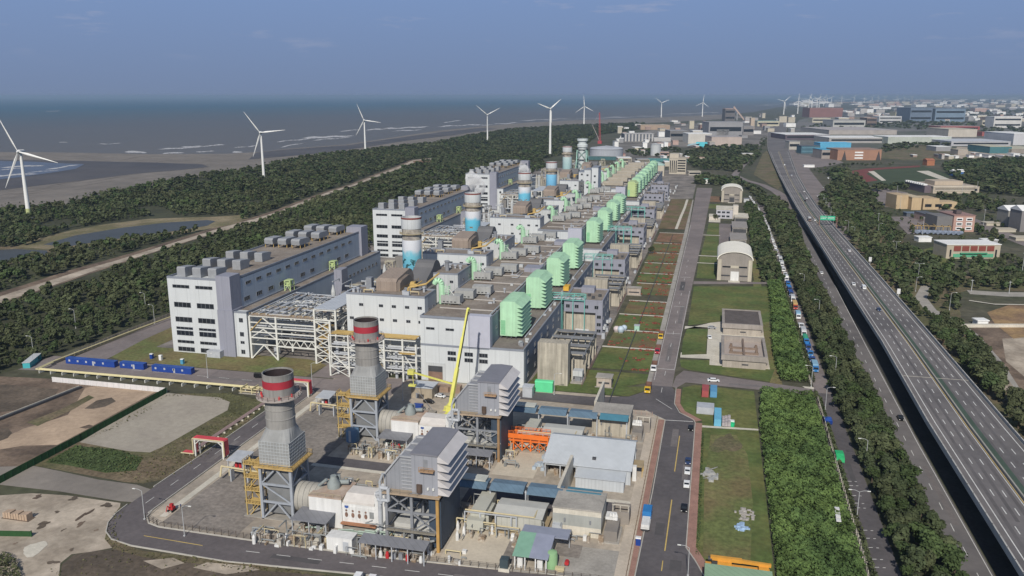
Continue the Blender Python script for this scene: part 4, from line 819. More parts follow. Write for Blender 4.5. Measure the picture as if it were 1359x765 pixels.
def filter_house(x,y,label,paint_m=None):
 pm=paint_m or mint
 t=thing('filter_house',label,'air filter house',(x,y,16.2),group='mint green filter houses on turbine halls');z0,z1=1.3,16.8;D=19
 MB().prism([(0,z0),(7.6,z0),(7.6,z1-1),(6.6,z1),(1.4,z1),(0,z1-.8)],'y',0,D).build('casing',pm,t)
 n=8;
 for i in range(n):
  a=z0+.3+i*(z1-z0-1.2)/n;hgt=(z1-z0-1.2)/n
  mb=MB();mb.prism([(7.61,a+hgt),(7.61,a+hgt*.95-.1),(9.9,a+.02),(10.0,a+.12)],'y',.05,D-.05)
  for yy in(.05,D-.2):mb.prism([(7.61,a+hgt),(7.61,a+.02),(9.9,a+.02)],'y',yy,yy+.15)
  mb.build('rain_hood',pm,t)
 MB().box(7.6,.3,z0+.2,7.66,D-.3,z1-1.1).build('grille',mint_dark,t)
 mb=MB()
 for a in(.5,3,5,7.1):
  for b in(.5,D/2,D-.5):mb.box(a-.25,b-.25,-.1,a+.25,b+.25,z0+.05)
 mb.build('leg',steel_dark,t)
 mb=MB();mb.box(-3.2,2,7.2,-.01,5,7.6);mb.box(-4.8,3,0,-2.8,15,5.5);mb.build('intake_duct',pm,t)
 mb=MB();mb.box(.4,-.08,z0+.5,2.4,.01,z0+7)
 for k in range(6):mb.box(.4,-.16,z0+1+k,2.4,-.07,z0+1.25+k)
 mb.build('louvre',mat('mint_louvre',(.22,.48,.28),.6),t)
 return t
f0=None
FH=[338,389,440,489,583,640,693,738]
for i,y in enumerate(FH):
 lab=f'{ORD[i]} mint green filter house from the front, with serrated rain hoods'
 if f0 is None:f0=filter_house(-88.4,y,lab)
 else:clone(f0,(-88.4,y,16.2),lab)
filter_house(-89,866,'yellowish lime filter house at the head of the far tight row',lime)
for i in range(7):clone(f0,(-88.6,905+i*40,16.2),f'{ORD[i]} pale green filter house behind the lime one in the far tight row')
e0=v0=None;k=0
EY=[346,398,454,508,606,662,716,792,852,898,944,990,1040,1090]
for i,y in enumerate(EY):
 lab=f'{ORD[i]} mint green vent duct up the hall roof from the front'
 if e0 is None:e0=elbow(-119+1.3,y,lab)
 else:clone(e0,(-119+1.3-(0 if y<830 else 2),y,28.3),lab)
vy=[]
for y in EY[:8]:
 for j,(dx,dy)in enumerate(((0,-2),(3,9),(8.5,19))):vy.append((-117.5+dx,y+dy))
for i,(x,y)in enumerate(vy):
 lab=f'{ORD[i]} grey vent house along the brown hall roof, counted from the front'
 if v0 is None:v0=vent_house(x,y,lab)
 else:clone(v0,(x,y,28.3),lab)
tb0=None
for i in range(7):
 lab=f'{ORD[i]} tan roof box in the row on the far turbine hall'
 if tb0 is None:
  tb0=thing('roof_box',lab,'roof vent',(-114,856,28.2),group='tan roof boxes on far hall')
  MB().prism([(0,1.5),(0,4),(3,5.5),(9,5),(9,1.5)],'x',0,21).build('casing',mat('tan_roof_box',(.34,.305,.25),.7,.12,.2),tb0);MB().box(1,.5,0,20,8.5,1.55).build('base',steel_dark,tb0)
 else:clone(tb0,(-114,856+i*42,28.2),lab)
for i,(x,y)in enumerate(((-136,838),(-129,830),(-120.5,822))):
 t=thing('stair_tower_block',['leftmost slim white stair tower far up the boiler row','middle slim white stair tower far up the boiler row','rightmost slim white stair tower with column of windows'][i],'stair tower',(x,y,0),group='slim stair towers')
 MB().box(0,0,0,6.5,1,44+i*3).build('front_wall',white_wall,t);MB().box(0,1,0,6.48,22,43.8+i*3).build('side_wall',shade_blue_wall,t);MB().box(-.1,-.1,44+i*3,6.6,22.1,44.8+i*3).build('roof',trim_grey,t)
 for z in range(30,44,6):window(t,3.2,-.01,z,1.8,1.6)
def pens(x,y,label,front=True):
 t=thing('transformer_pen',label,'transformer bay',(x,y,0),group='concrete transformer bays');W=13.5
 if front:MB().box(0,0,0,13,6,18.6).build('blast_wall',beige_conc,t)
 mb=MB()
 for yy in(14,26,38,46):mb.box(0,yy,0,18.5,yy+.8,11)
 mb.box(0,6,0,.8,46,12);mb.box(13.2,8,0,13.8,12,9);mb.build('fire_wall',beige_conc,t)
 mb=MB()
 for yy in(9,20,32,42):mb.box(0,yy,11.6,19,yy+1,12.6);mb.box(0,yy+4,10.9,19,yy+4.4,11.5)
 for xx in(.2,9,18):mb.box(xx,7,11,xx+.5,46,11.6)
 mb.build('busbar_gantry',mat('slate_steel',(.17,.18,.20),.6,.15),t)
 for yy in(16,28):
  MB().box(4,yy,0,12,yy+8,6).build('transformer_tank',pale_steel,t)
  mb=MB()
  for i in range(4):mb.box(12.2+i*.9,yy+.5,.8,12.7+i*.9,yy+7.5,5.4)
  mb.build('radiator',white_wall2,t);mb=MB()
  for i in range(3):mb.lathe(5.5+i*2.4,yy+4,[(.4,6),(.25,9.4)],8)
  mb.build('bushing',mat('brown_porcelain',(.16,.07,.04),.3),t)
 mb=MB()
 for yy in(36,44):
  for i in range(5):mb.rod((2+i*3.2,yy,8),(2+i*3.2,yy,10.8),.25)
 mb.build('insulator',white_wall2,t)
 mb=MB();mb.rail([(19,0,.1),(19,46,.1)],1.8,.08,3);mb.build('railing',mat('brown_rail',(.18,.07,.05),.8),t)
 return t
PN=[(-69.5,328.5,'nearest concrete transformer bay with tall stained blast wall'),(-69.5,456,'second concrete transformer bay behind the first violet switch house'),(-69.5,570,'third concrete transformer bay up the row'),(-69.5,702,'fourth concrete transformer bay up the row'),(-69.5,820,'fifth concrete transformer bay in the haze')]
p0=None
for x,y,lab in PN:
 if p0 is None:p0=pens(x,y,lab)
 else:clone(p0,(x,y,0),lab)
def switch_house(x,y,label,H=17.4):
 t=thing('switch_house',label,'switch building',(x,y,0),group='violet switch houses');W,D=20,27
 MB().box(0,3.0,0,W,D,H).box(0,0,11.4,W,3,H).box(16.4,0,0,W,3,11.4).build('wall',violet_wall,t)
 MB().box(0,-.4,0,.8,3,11.3).box(.8,2.2,0,16.4,2.98,11.3).build('recess_wall',beige_conc,t)
 MB().box(6,.4,0,13,1.6,2.2).build('bench',mat('white_tank_paint',(.6,.6,.6),.6),t)
 MB().box(.5,.6,H-.1,W-.5,D-.6,H+.08).build('roof',roof_brown,t);coping(t,0,0,W,D,H,m=violet_wall,h=.7)
 for xx in(2,6.6,11.6,16.8):window(t,xx,-.01,14.4,1.9,1.7)
 for zz in(9.4,5.4,2):window(t,18.2,-.01,zz,2,1.6)
 for yy in(4,12,20):
  for zz in(14.3,8):window(t,W+.01,yy,zz,1.8,1.6,'r')
 for i in range(6):MB().cbox(3+i*2.8,6+(i%2)*5,H,1.6,1.6,1.3).build('roof_fan',steel_dark,t)
 MB().box(6,18,H,13,24,H+3).build('penthouse',violet_wall,t)
 for yy in(3,7,16):MB().box(W,yy,2,W+1.2,yy+1.4,3.6).build('air_unit',white_wall2,t)
 return t
SH=[(-72.8,409,'nearest violet switch house behind the stained transformer walls'),(-73.6,520,'second violet switch house, beside the round dark shrub plots'),(-73.5,655,'third violet switch house'),(-73.5,766,'fourth violet switch house, level with the brown garden plot'),(-74,890,'fifth violet switch house, hazy'),(-74,985,'sixth violet switch house before the cream office block')]
SH=[(x,y,l if 'switch house,' in l or 'behind' in l or 'before' in l else 'third violet switch house up the row beside dry lawns')for x,y,l in SH]
SH[1]=(SH[1][0],SH[1][1],'second violet switch house up the row beside dry lawns');p0=None
for x,y,lab in SH:
 if p0 is None:p0=switch_house(x,y,lab)
 else:clone(p0,(x,y,0),lab)
def teal_gantry(x,y,label):
 t=thing('pipe_gantry',label,'gantry',(x,y,0),group='teal pipe gantries');mb=MB()
 for xx in(0,6,12,18):
  for yy in(0,4):mb.box(xx-.2,yy-.2,0,xx+.2,yy+.2,20.5)
 for z in(17.6,20.2):
  for yy in(0,4):mb.box(0,yy-.2,z,18,yy+.2,z+.3)
 for xx in range(0,18,3):mb.bar((xx,0,17.8),(xx+3,0,20.2),.18)
 mb.rail([(0,-.3,20.5),(18,-.3,20.5)]);mb.build('frame',mat('sea_green_steel',(.16,.42,.38),.6,.1),t)
 mb=MB()
 for q in range(4):mb.pipe([(0,.8+q*.8,18.4),(18,.8+q*.8,18.4)],.3)
 mb.build('pipework',pale_steel,t);return t
g0=teal_gantry(-80,408,'teal pipe gantry behind the second mint filter house')
for i,y in enumerate((520,640,760)):clone(g0,(-80,y,0),['teal pipe gantry beside the second violet switch house','teal pipe gantry beside the third violet switch house','teal pipe gantry level with the eighth mint filter house'][i])
t=thing('lube_skid','small orange equipment skid on the low hall roof by the teal gantry','equipment',(-77.5,432,16.3));MB().box(0,0,.4,3,6,2.8).build('cover',mat('amber_paint',(.62,.36,.05),.6),t);MB().box(-.2,-.2,0,3.2,6.2,.45).build('base',steel_dark,t)
for i in range(34):
 y=rnd.uniform(340,1150);x=rnd.choice([rnd.uniform(-72,-53),rnd.uniform(-52.5,-50.5)]);k=rnd.choice(['drum','cabinet','vessel'])
 if any(abs(y-s[1]-13)<16 for s in SH)and x<-52.6:x=-51.5
 if y<378 and x<-50:y+=45;x=-51.3
 h=rnd.uniform(1.6,3.4)
 lab=f'small {rnd.choice(["grey", "pale", "dull"])} {k} on the concrete beside the switch houses'
 if k=='cabinet':tt=thing('control_cabinet',lab,'cabinet',(x,y,0),group='service cabinets along the plots');MB().cbox(0,0,0,1.6,2.2,h).build('body',pale_steel,tt);MB().cbox(0,0,h,1.9,2.5,.15).build('lid',steel_grey,tt);tt['label']='pale service cabinet on the concrete beside the switch houses'
 elif k=='drum':tt=thing('storage_drum','pale storage drum on the concrete beside the switch houses','tank',(x,y,0),group='storage drums along the plots');MB().lathe(0,0,[(1,.3),(1,h),(.4,h+.5)],14).build('shell',white_wall2,tt,smooth=True);MB().cbox(0,0,0,1.7,1.7,.3).build('plinth',conc,tt)
 else:tt=thing('pressure_vessel','grey lying vessel on the concrete beside the switch houses','tank',(x,y,0),group='lying vessels along the plots');MB().rod((0,-2,1.2),(0,2,1.2),.9,n=14).build('shell',pale_steel,tt,smooth=True);MB().box(-.6,-1.4,0,.6,-1,.6).box(-.6,1,0,.6,1.4,.6).build('saddle',conc,tt)
for i,(x,y,r_)in enumerate(((-46.2,416,1.7),(-43.8,415,1.9),(-42.6,419.5,1.6))):
 tt=thing('gas_tank',['pinkish round gas tank at the plot corner, leftmost of three','pale blue round gas tank, middle of three at the plot corner','pale blue round gas tank, rearmost of three at the plot corner'][i],'tank',(x,y,0),group='round gas tanks');MB().lathe(0,0,[(.1,.3),(r_*.7,.6),(r_,r_*1.0),(r_*.9,r_*1.5),(r_*.5,r_*1.9),(.05,r_*2)],18).build('shell',mat('pale_pink_paint',(.55,.48,.48),.5)if i==0 else mat('pale_blue_paint',(.42,.50,.58),.5),tt,smooth=True);MB().cbox(0,0,0,2,2,.5).build('plinth',conc,tt)
t=thing('meter_hut','mint green kiosk on the cross path between lawn plots','kiosk',(-37.5,421.2,0));MB().box(0,0,.15,2.6,2.4,2.6).build('body',mat('pale_mint_paint',(.32,.52,.42),.6),t);MB().box(-.2,-.2,2.6,2.8,2.6,2.9).build('roof',pale_steel,t)
def hut(x,y,label,w=6.2,d=5,h=4.2):
 t=thing('gate_hut',label,'hut',(x,y,0));MB().box(0,0,0,w,d,h).build('wall',mat('pinkish_render',(.42,.36,.31),.85,.1,.3,.15),t);MB().box(-.4,-.4,h,w+.4,d+.4,h+.35).build('roof',conc,t);MB().box(.8,-.06,1.6,w-.8,.01,2.4).build('louvre',steel_dark,t);MB().box(-.6,-.8,0,w+.6,-.02,.3).build('step',conc,t);return t
hut(-44.5,330.8,'pinkish concrete hut on the lawn near the road junction');hut(-49.5,500,'pinkish rendered hut beside the second violet switch house',8,4,4.5)
t=thing('oil_cooler','white boxy cooler unit on a plinth beside the blast wall','equipment',(-55.4,333.5,0));MB().box(-.5,-1.5,0,5,7,.7).build('plinth',conc,t);MB().box(.2,0,3,4.4,4,5.4).build('fan_box',white_wall2,t);MB().box(1,.5,.7,3.6,3.5,3.0).build('core',steel_grey,t)
mb=MB()
for a in(.3,4.2):
 for b in(.2,3.8):mb.box(a-.12,b-.12,.7,a+.12,b+.12,3.0)
mb.build('leg',pale_steel,t)
t=thing('green_container','bright mint green container box on the lawn strip by the hall','container',(-68.5,318.8,0));MB().box(0,0,.15,7.4,3.2,4.2).build('body',mat('bright_mint_paint',(.12,.62,.30),.5,.06),t);MB().prism([(-.1,4.2),(3.3,4.2),(2.6,4.75),(.6,4.75)],'x',-.1,7.5).build('lid',MATS['bright_mint_paint'],t)
def plume(x,y,z,label,sc_=1.0):
 m=MATS.get('steam')
 if not m:
  m=bpy.data.materials.new('steam');m.use_nodes=True;nt=m.node_tree;N=nt.nodes;L=nt.links;N.remove(N['Principled BSDF']);pv=N.new('ShaderNodeVolumePrincipled');out=[n for n in N if n.type=='OUTPUT_MATERIAL'][0]
  pv.inputs['Color'].default_value=(.99,.99,.99,1);pv.inputs['Anisotropy'].default_value=-.3;tc=N.new('ShaderNodeTexCoord');nz=N.new('ShaderNodeTexNoise');nz.inputs['Scale'].default_value=.13;nz.inputs['Detail'].default_value=3;L.new(tc.outputs['Object'],nz.inputs['Vector'])
  mr=N.new('ShaderNodeMapRange');mr.inputs['From Min'].default_value=.40;mr.inputs['From Max'].default_value=.75;mr.inputs['To Max'].default_value=.6;L.new(nz.outputs['Fac'],mr.inputs['Value']);L.new(mr.outputs[0],pv.inputs['Density']);L.new(pv.outputs[0],out.inputs['Volume']);MATS['steam']=m
 bm=bmesh.new();rr=random.Random(int(x+y))
 bmesh.ops.create_icosphere(bm,subdivisions=3,radius=1)
 ph=[rr.uniform(0,6)for _ in range(4)]
 for v in bm.verts:
  c=v.co.copy();k=1+.25*math.sin(3*c.x+ph[0])*math.sin(2.5*c.z+ph[1])+.18*math.sin(5*c.y+ph[2]+4*c.z)
  up=(c.z+1)/2;w_=(1.6+5.5*math.sin(math.pi*min(1,up*.75+.1)))*(1+.5*(k-1));v.co=Vector((c.x*w_-6*up**1.5,c.y*w_,up*20))*sc_
 me=bpy.data.meshes.new('steam_plume');bm.to_mesh(me);bm.free();me.materials.append(m);o=link('steam_plume',me,None,(x,y,z));tag(o,label,'steam','steam plumes');stuff(o)
plume(-206,715,30,'white steam plume drifting between the second mural chimney and left block',1.25);plume(-205,905,26,'smaller pale steam puff by the farthest white block',1.1)
def process_area(x0,y0,x1,y1,label,n,seed,zmax=20):
 t=thing('process_pipework',label,'pipework',((x0+x1)/2,(y0+y1)/2,0),group='pipework areas between the buildings');g=random.Random(seed);W,D=(x1-x0)/2,(y1-y0)/2;p,f=MB(),MB()
 for i in range(n):
  a,c,z=g.uniform(-W,W),g.uniform(-D,D),g.uniform(3,zmax);k=g.random()
  if k<.4:d=g.uniform(3,12);p.pipe([(a,c,z),(a+d,c,z),(a+d,c,z-g.uniform(1,4))],g.uniform(.15,.5),6)
  elif k<.6:d=g.uniform(4,16);p.pipe([(a,c,z),(a,c+d,z),(a,c+d,z-g.uniform(1,5))],g.uniform(.15,.5),6)
  elif k<.8:
   h=g.uniform(5,zmax+2);
   for dx in(0,5):
    for dy in(0,5):f.box(a+dx-.2,c+dy-.2,0,a+dx+.2,c+dy+.2,h)
   f.box(a-.3,c-.3,h,a+5.3,c+5.3,h+.3);xbrace(f,a,h-4,a+5,h,c,.2);f.rail([(a,c,h+.3),(a+5,c,h+.3)],1.1,.1)
  elif k<.9:MB().lathe(a,c,[(1.3,0),(1.3,g.uniform(4,zmax*.8)),(.3,zmax*.8+1)],12).build('vessel',white_wall2,t)
  else:h=g.uniform(4,zmax);MB().cbox(a,c,0,g.uniform(3,7),g.uniform(3,7),h).build('casing',MATS['dull_casing'],t)
 p.build('pipework',pale_steel,t);f.build('frame',MATS['cream_frame']if 'cream_frame' in MATS else mat('cream_frame',(.46,.42,.32),.6,.2,.3),t)
for a in[(-205,376,-160,425,'maze of pipes and frames between nearest block and first mural chimney',60,1,20),(-203,430,-158,545,'maze of pipes and frames left of the second boiler house',90,2,18),(-158,446,-120,560,'ducts and frames behind the second mural chimney',60,3,26),(-205,605,-160,700,'maze of pipes and frames beside the middle white block',70,4,24),(-160,585,-122,720,'ducts and frames around the third mural chimney',60,5,28),(-208,700,-160,830,'pipework before the farthest white block',80,6,22),(-215,860,-160,1000,'hazy pipework beside the farthest white block',80,7,34),(-160,690,-122,830,'ducts and frames around the fourth mural chimney',60,8,28),(-200,1010,-110,1180,'jumble of tan ducts and frames at the far end of the plant',120,9,34),(-108,345,-92,500,'small pipes along the nearest hall roof'[:0]or 'x',0,10,1)][:9]:process_area(*a)
rnd=random.Random(23)
rust_roof=mat('rusty_pink_roof',(.44,.36,.30),.8,.15,.25,col2=(.36,.26,.20),mix_scale=.2)
enc_white=mat('enclosure_white',(.66,.66,.65),.6,.06,.2,.15)
dull_pipe=mat('dull_pipe',(.24,.25,.25),.5,.2,.4)
cream_pipe=mat('cream_pipe2',(.50,.43,.27),.6,.12)
def flue_stack(x,y,label):
 t=thing('exhaust_stack',label,'chimney',(x,y,0),group='red banded exhaust stacks')
 mb=MB();
 for sx in(-4.8,4.8):
  for sy in(-4.8,4.8):mb.box(sx-.4,sy-.4,0,sx+.4,sy+.4,16.4)
 for sy in(-4.8,4.8):
  for z in(5.5,11,16):mb.box(-4.8,sy-.25,z-.3,4.8,sy+.25,z+.3)
  mb.bar((-4.8,sy,11),(0,sy,16),.4);mb.bar((4.8,sy,11),(0,sy,16),.4);mb.bar((-4.8,sy,0),(0,sy,5.5),.4);mb.bar((4.8,sy,0),(0,sy,5.5),.4);mb.bar((-4.8,sy,11),(4.8,sy,5.5),.35)
 for sx in(-4.8,4.8):
  for z in(5.5,11,16):mb.box(sx-.25,-4.8,z-.3,sx+.25,4.8,z+.3)
  mb.bar((sx,-4.8,11),(sx,0,16),.4);mb.bar((sx,4.8,11),(sx,0,16),.4);mb.bar((sx,-4.8,0),(sx,4.8,5.5),.35)
 mb.build('support_frame',mat('pale_blue_steel',(.31,.335,.375),.55,.1),t)
 pf=MB().box(-6.2,-6.2,16.4,6.2,6.2,16.8).build('platform',mat('ochre_grating',(.46,.32,.13),.7,.2),t)
 mb=MB();mb.rail([(-6.1,-6.1,16.8),(6.1,-6.1,16.8),(6.1,6.1,16.8),(-6.1,6.1,16.8),(-6.1,-6.1,16.8)],1.2,.09,1.5);mb.build('railing',yellow_steel,pf)
 MB().box(-4.7,-4.7,16.8,4.7,4.7,24.2).build('silencer_box',grid_insul,t)
 mb=MB()
 for i in range(11):
  a=-4.7+i*.94
  mb.box(a-.07,-4.82,16.9,a+.07,-4.69,24.2);mb.box(4.69,a-.07,16.9,4.82,a+.07,24.2);mb.box(-4.82,a-.07,16.9,-4.69,a+.07,24.2)
 for i in range(8):
  z=17.2+i*.98;mb.box(-4.85,-4.85,z-.06,4.85,-4.7,z+.06);mb.box(4.7,-4.85,z-.06,4.85,4.85,z+.06)
 mb.build('cladding_rib',mat('pale_rib_metal',(.40,.42,.43),.5,.1),t)
 n=32;mb=MB();ring0=[];
 for i in range(n):
  a=2*math.pi*(i+.5)/n;c,s=math.cos(a),math.sin(a);k=4.7/max(abs(c),abs(s));ring0.append((c*k,s*k,24.2))
 ring1=[(4.15*math.cos(2*math.pi*(i+.5)/n),4.15*math.sin(2*math.pi*(i+.5)/n),27.6)for i in range(n)]
 mb.add(ring0+ring1,[(i,(i+1)%n,n+(i+1)%n,n+i)for i in range(n)]);mb.build('shoulder',grid_insul,t)
 MB().lathe(0,0,[(4.15,27.6),(4.15,30.2),(4.28,30.25),(4.28,30.5),(4.12,30.55),(4.12,33),(4.25,33.05),(4.25,33.3),(4.1,33.35),(4.1,36.2)],n,cap=False).build('flue',stack_grey,t,smooth=True)
 pf=MB().lathe(0,0,[(4.1,36.2),(6.3,36.5),(6.35,36.9),(4.1,36.9)],n,cap=False).build('gallery',mat('pale_gallery',(.40,.36,.33),.7,.15),t)
 mb=MB();pts=[(6.2*math.cos(2*math.pi*i/20),6.2*math.sin(2*math.pi*i/20),36.9)for i in range(21)];mb.rail(pts,1.1,.09,2.5);mb.build('railing',mat('grey_red_rail',(.34,.22,.20),.6),pf)
 MB().lathe(0,0,[(4.35,36.9),(4.35,39.6)],n,cap=False).build('drum',stack_grey,t,smooth=True)
 MB().lathe(0,0,[(4.4,39.6),(4.4,41.8)],n,cap=False).build('red_band',stack_red,t,smooth=True)
 MB().lathe(0,0,[(4.35,41.8),(4.35,43.4),(4.42,43.6),(4.1,43.65),(4.0,41),(4.0,36.5)],n,cap=False).build('rim',stack_grey,t,smooth=True)
 MB().lathe(0,0,[(3.98,43.2),(3.9,38.5),(.1,38.4)],n,cap=False).build('flue_mouth',flue_dark,t)
 for k,a in enumerate((R(-130),R(-60),R(-15),R(200))):
  MB().lathe(4.9*math.cos(a),4.9*math.sin(a),[(.3,36.9),(.3,37.6),(.12,37.9)],10).build('beacon',red_paint,t)
 MB().box(-3.6,-3.6,1.5,3.6,3.6,16.5).build('riser_duct',mat('shade_duct',(.17,.175,.18),.7,.12),t)
 mb=MB();yl=MB()
 for xx in(-10.2,-5.6):
  for yy in(-4.4,-1.2):mb.box(xx-.15,yy-.15,0,xx+.15,yy+.15,17)
 for k in range(4):
  z=k*4.1;a,b=((-9.6,-6.2)if k%2==0 else(-6.2,-9.6));yy=-3.6 if k%2==0 else-2
  yl.bar((a,yy,z),(b,yy,z+4.1),1.3,.2);mb.bar((a,yy-.7,z+1),(b,yy-.7,z+5.1),.12);yl.box(-10.6,-4.6,z+3.9,-5.2,-1,z+4.1)
  yl.rail([(-10.6,-4.6,z+4.1),(-5.2,-4.6,z+4.1)],1.1,.12,1);yl.rail([(-10.6,-4.6,z+4.1),(-10.6,-1,z+4.1)],1.1,.12,1)
 yl.build('stair',MATS['ochre_stair']if 'ochre_stair' in MATS else mat('ochre_stair',(.47,.33,.12),.65,.15),t);mb.build('stair_frame',mat('worn_yellow_steel',(.48,.36,.14),.7),t)
 MB().box(-11,-5.2,0,7,7,.25).build('plinth',conc,t)
 mb=MB();mb.pipe([(-4,6,4.4),(-6,13,4.4),(-31,15,4.4),(-31,14,1.2)],.3);mb.pipe([(-8,14.4,3),(-29,16,3),(-29,16,.8)],.22);mb.build('header_pipe',cream_pipe,t)
 mb=MB()
 for xx in(-9,-15,-21,-27):mb.box(xx-.18,13.6,.1,xx+.18,15.6,4.1)
 mb.build('pipe_prop',pale_steel,t)
 MB().box(-8,-3,16.5,-4.8,6,16.8).box(-11,8,16.2,-4,12,16.5).build('side_platform',MATS['ochre_grating'],t)
 return t
def turbine_enclosure(x,y,label):
 t=thing('turbine_enclosure',label,'gas turbine',(x,y,0),group='white gas turbine enclosures')
 mb=MB();mb.rod((4.2,5.5,6.2),(11.4,5.5,6.2),4.3,n=24);mb.rod((11.4,5.5,6.2),(13.2,5.5,6.2),4.3,3.0,24);mb.build('exhaust_diffuser',mat('beige_diffuser',(.36,.345,.31),.7,.14,.2,.1),t,smooth=True)
 mb=MB()
 for i in range(5):mb.lathe(0,0,[(4.3,-.1),(4.48,-.1),(4.48,.12),(4.3,.12)],24,cap=False)
 rb=MB()
 for i in range(5):rb.rod((4.6+i*1.6,5.5,6.2),(4.75+i*1.6,5.5,6.2),4.42,n=24)
 rb.build('stiffener',mat('grey_stiffener',(.25,.245,.23),.7),t)
 MB().box(10.6,0,.6,20.6,10.5,9.4).build('casing',enc_white,t);MB().box(10.5,-.1,9.4,20.7,10.6,9.75).build('casing_roof',rust_roof,t)
 MB().box(20.6,.4,1.6,30.6,10,8.4).build('panel_casing',enc_white,t)
 MB().prism([(.3,8.4),(.3,9.1),(3,10.4),(7.4,10.4),(10.1,9.1),(10.1,8.4)],'x',21,30.4).build('panel_roof',mat('off_white_roof',(.58,.55,.52),.7,.1,.3),t)
 for i in range(5):MB().box(21+i*1.95,.3,3.6,22.75+i*1.95,.41,7.6).build('panel',enc_white,t)
 mb=MB();
 for i in range(4):
  cx=21.9+i*1.95
  mb.k=0;mb.add([(cx+.5*math.cos(a),.27,5+.8*math.sin(a))for a in[R(v*36)for v in range(10)]],[list(range(10))]);mb.add([(cx+.33*math.cos(a),.26,6.3+.36*math.sin(a))for a in[R(v*45)for v in range(8)]],[list(range(8))])
 o=mb.build('painted_figure',mat('figure_brown',(.20,.12,.09),.8,.3,2),t)
 MB().add([(21.4,.255,7.2),(22.0,.255,6.9),(22.6,.255,7.2),(22.6,.255,7.8),(21.4,.255,7.8)],[(0,1,2,3,4)]).build('painted_badge',mat('figure_blue',(.05,.10,.30),.8),t)
 MB().box(28.9,.24,4.6,30.2,.3,6.6).build('painted_notice',dull_pipe,t)
 MB().box(20.4,-.8,2.4,31,.35,2.8).build('walkway',mat('rust_walkway',(.33,.16,.09),.8,.2),t)
 MB().box(30.6,.2,0,34.4,6,12.8).build('vent_tower',enc_white,t)
 mb=MB();mb.pipe([(32.4,-.2,2),(32.4,-.2,11),(31.6,-.4,12.8),(34,-.4,14),(36,0,14),(36,0,17)],.6,12);mb.build('vent_pipe',pale_steel,t,smooth=True)
 MB().box(4,-.5,0,35,11,.62).build('plinth',conc,t)
 mb=MB();mb.lathe(15.5,6.2,[(1.9,9.7),(1.9,11.2),(.9,12.8),(.9,13.4)],16);mb.rod((13,7,10.6),(19.5,8,11),.7,n=12);mb.rod((16,8.6,9.7),(16,8.6,12.5),.5);mb.rod((14,5,12.6),(11,5,10),.45);mb.build('roof_fan',mat('fan_grey',(.24,.27,.27),.6,.15),t,smooth=True)
 mb=MB();mb.rail([(20.8,.6,8.4),(20.8,9.8,8.4)]);mb.rail([(10.8,.1,9.7),(20.4,.1,9.7)],1,.06);mb.build('railing',cream_pipe,t)
 mb=MB();rr=random.Random(int(y))
 for i in range(12):a=rr.uniform(8,34);mb.pipe([(a,-1.6-rr.random(),rr.uniform(.6,2.2)),(a+rr.uniform(2,6),-1.6-rr.random(),rr.uniform(.6,2.2))],rr.uniform(.12,.3))
 mb.pipe([(31,-1,1.8),(37,-1,1.8),(37,-1,.4)],.3);mb.build('ground_pipe',mat('pale_green_pipe',(.32,.40,.35),.6,.2),t)
 return t
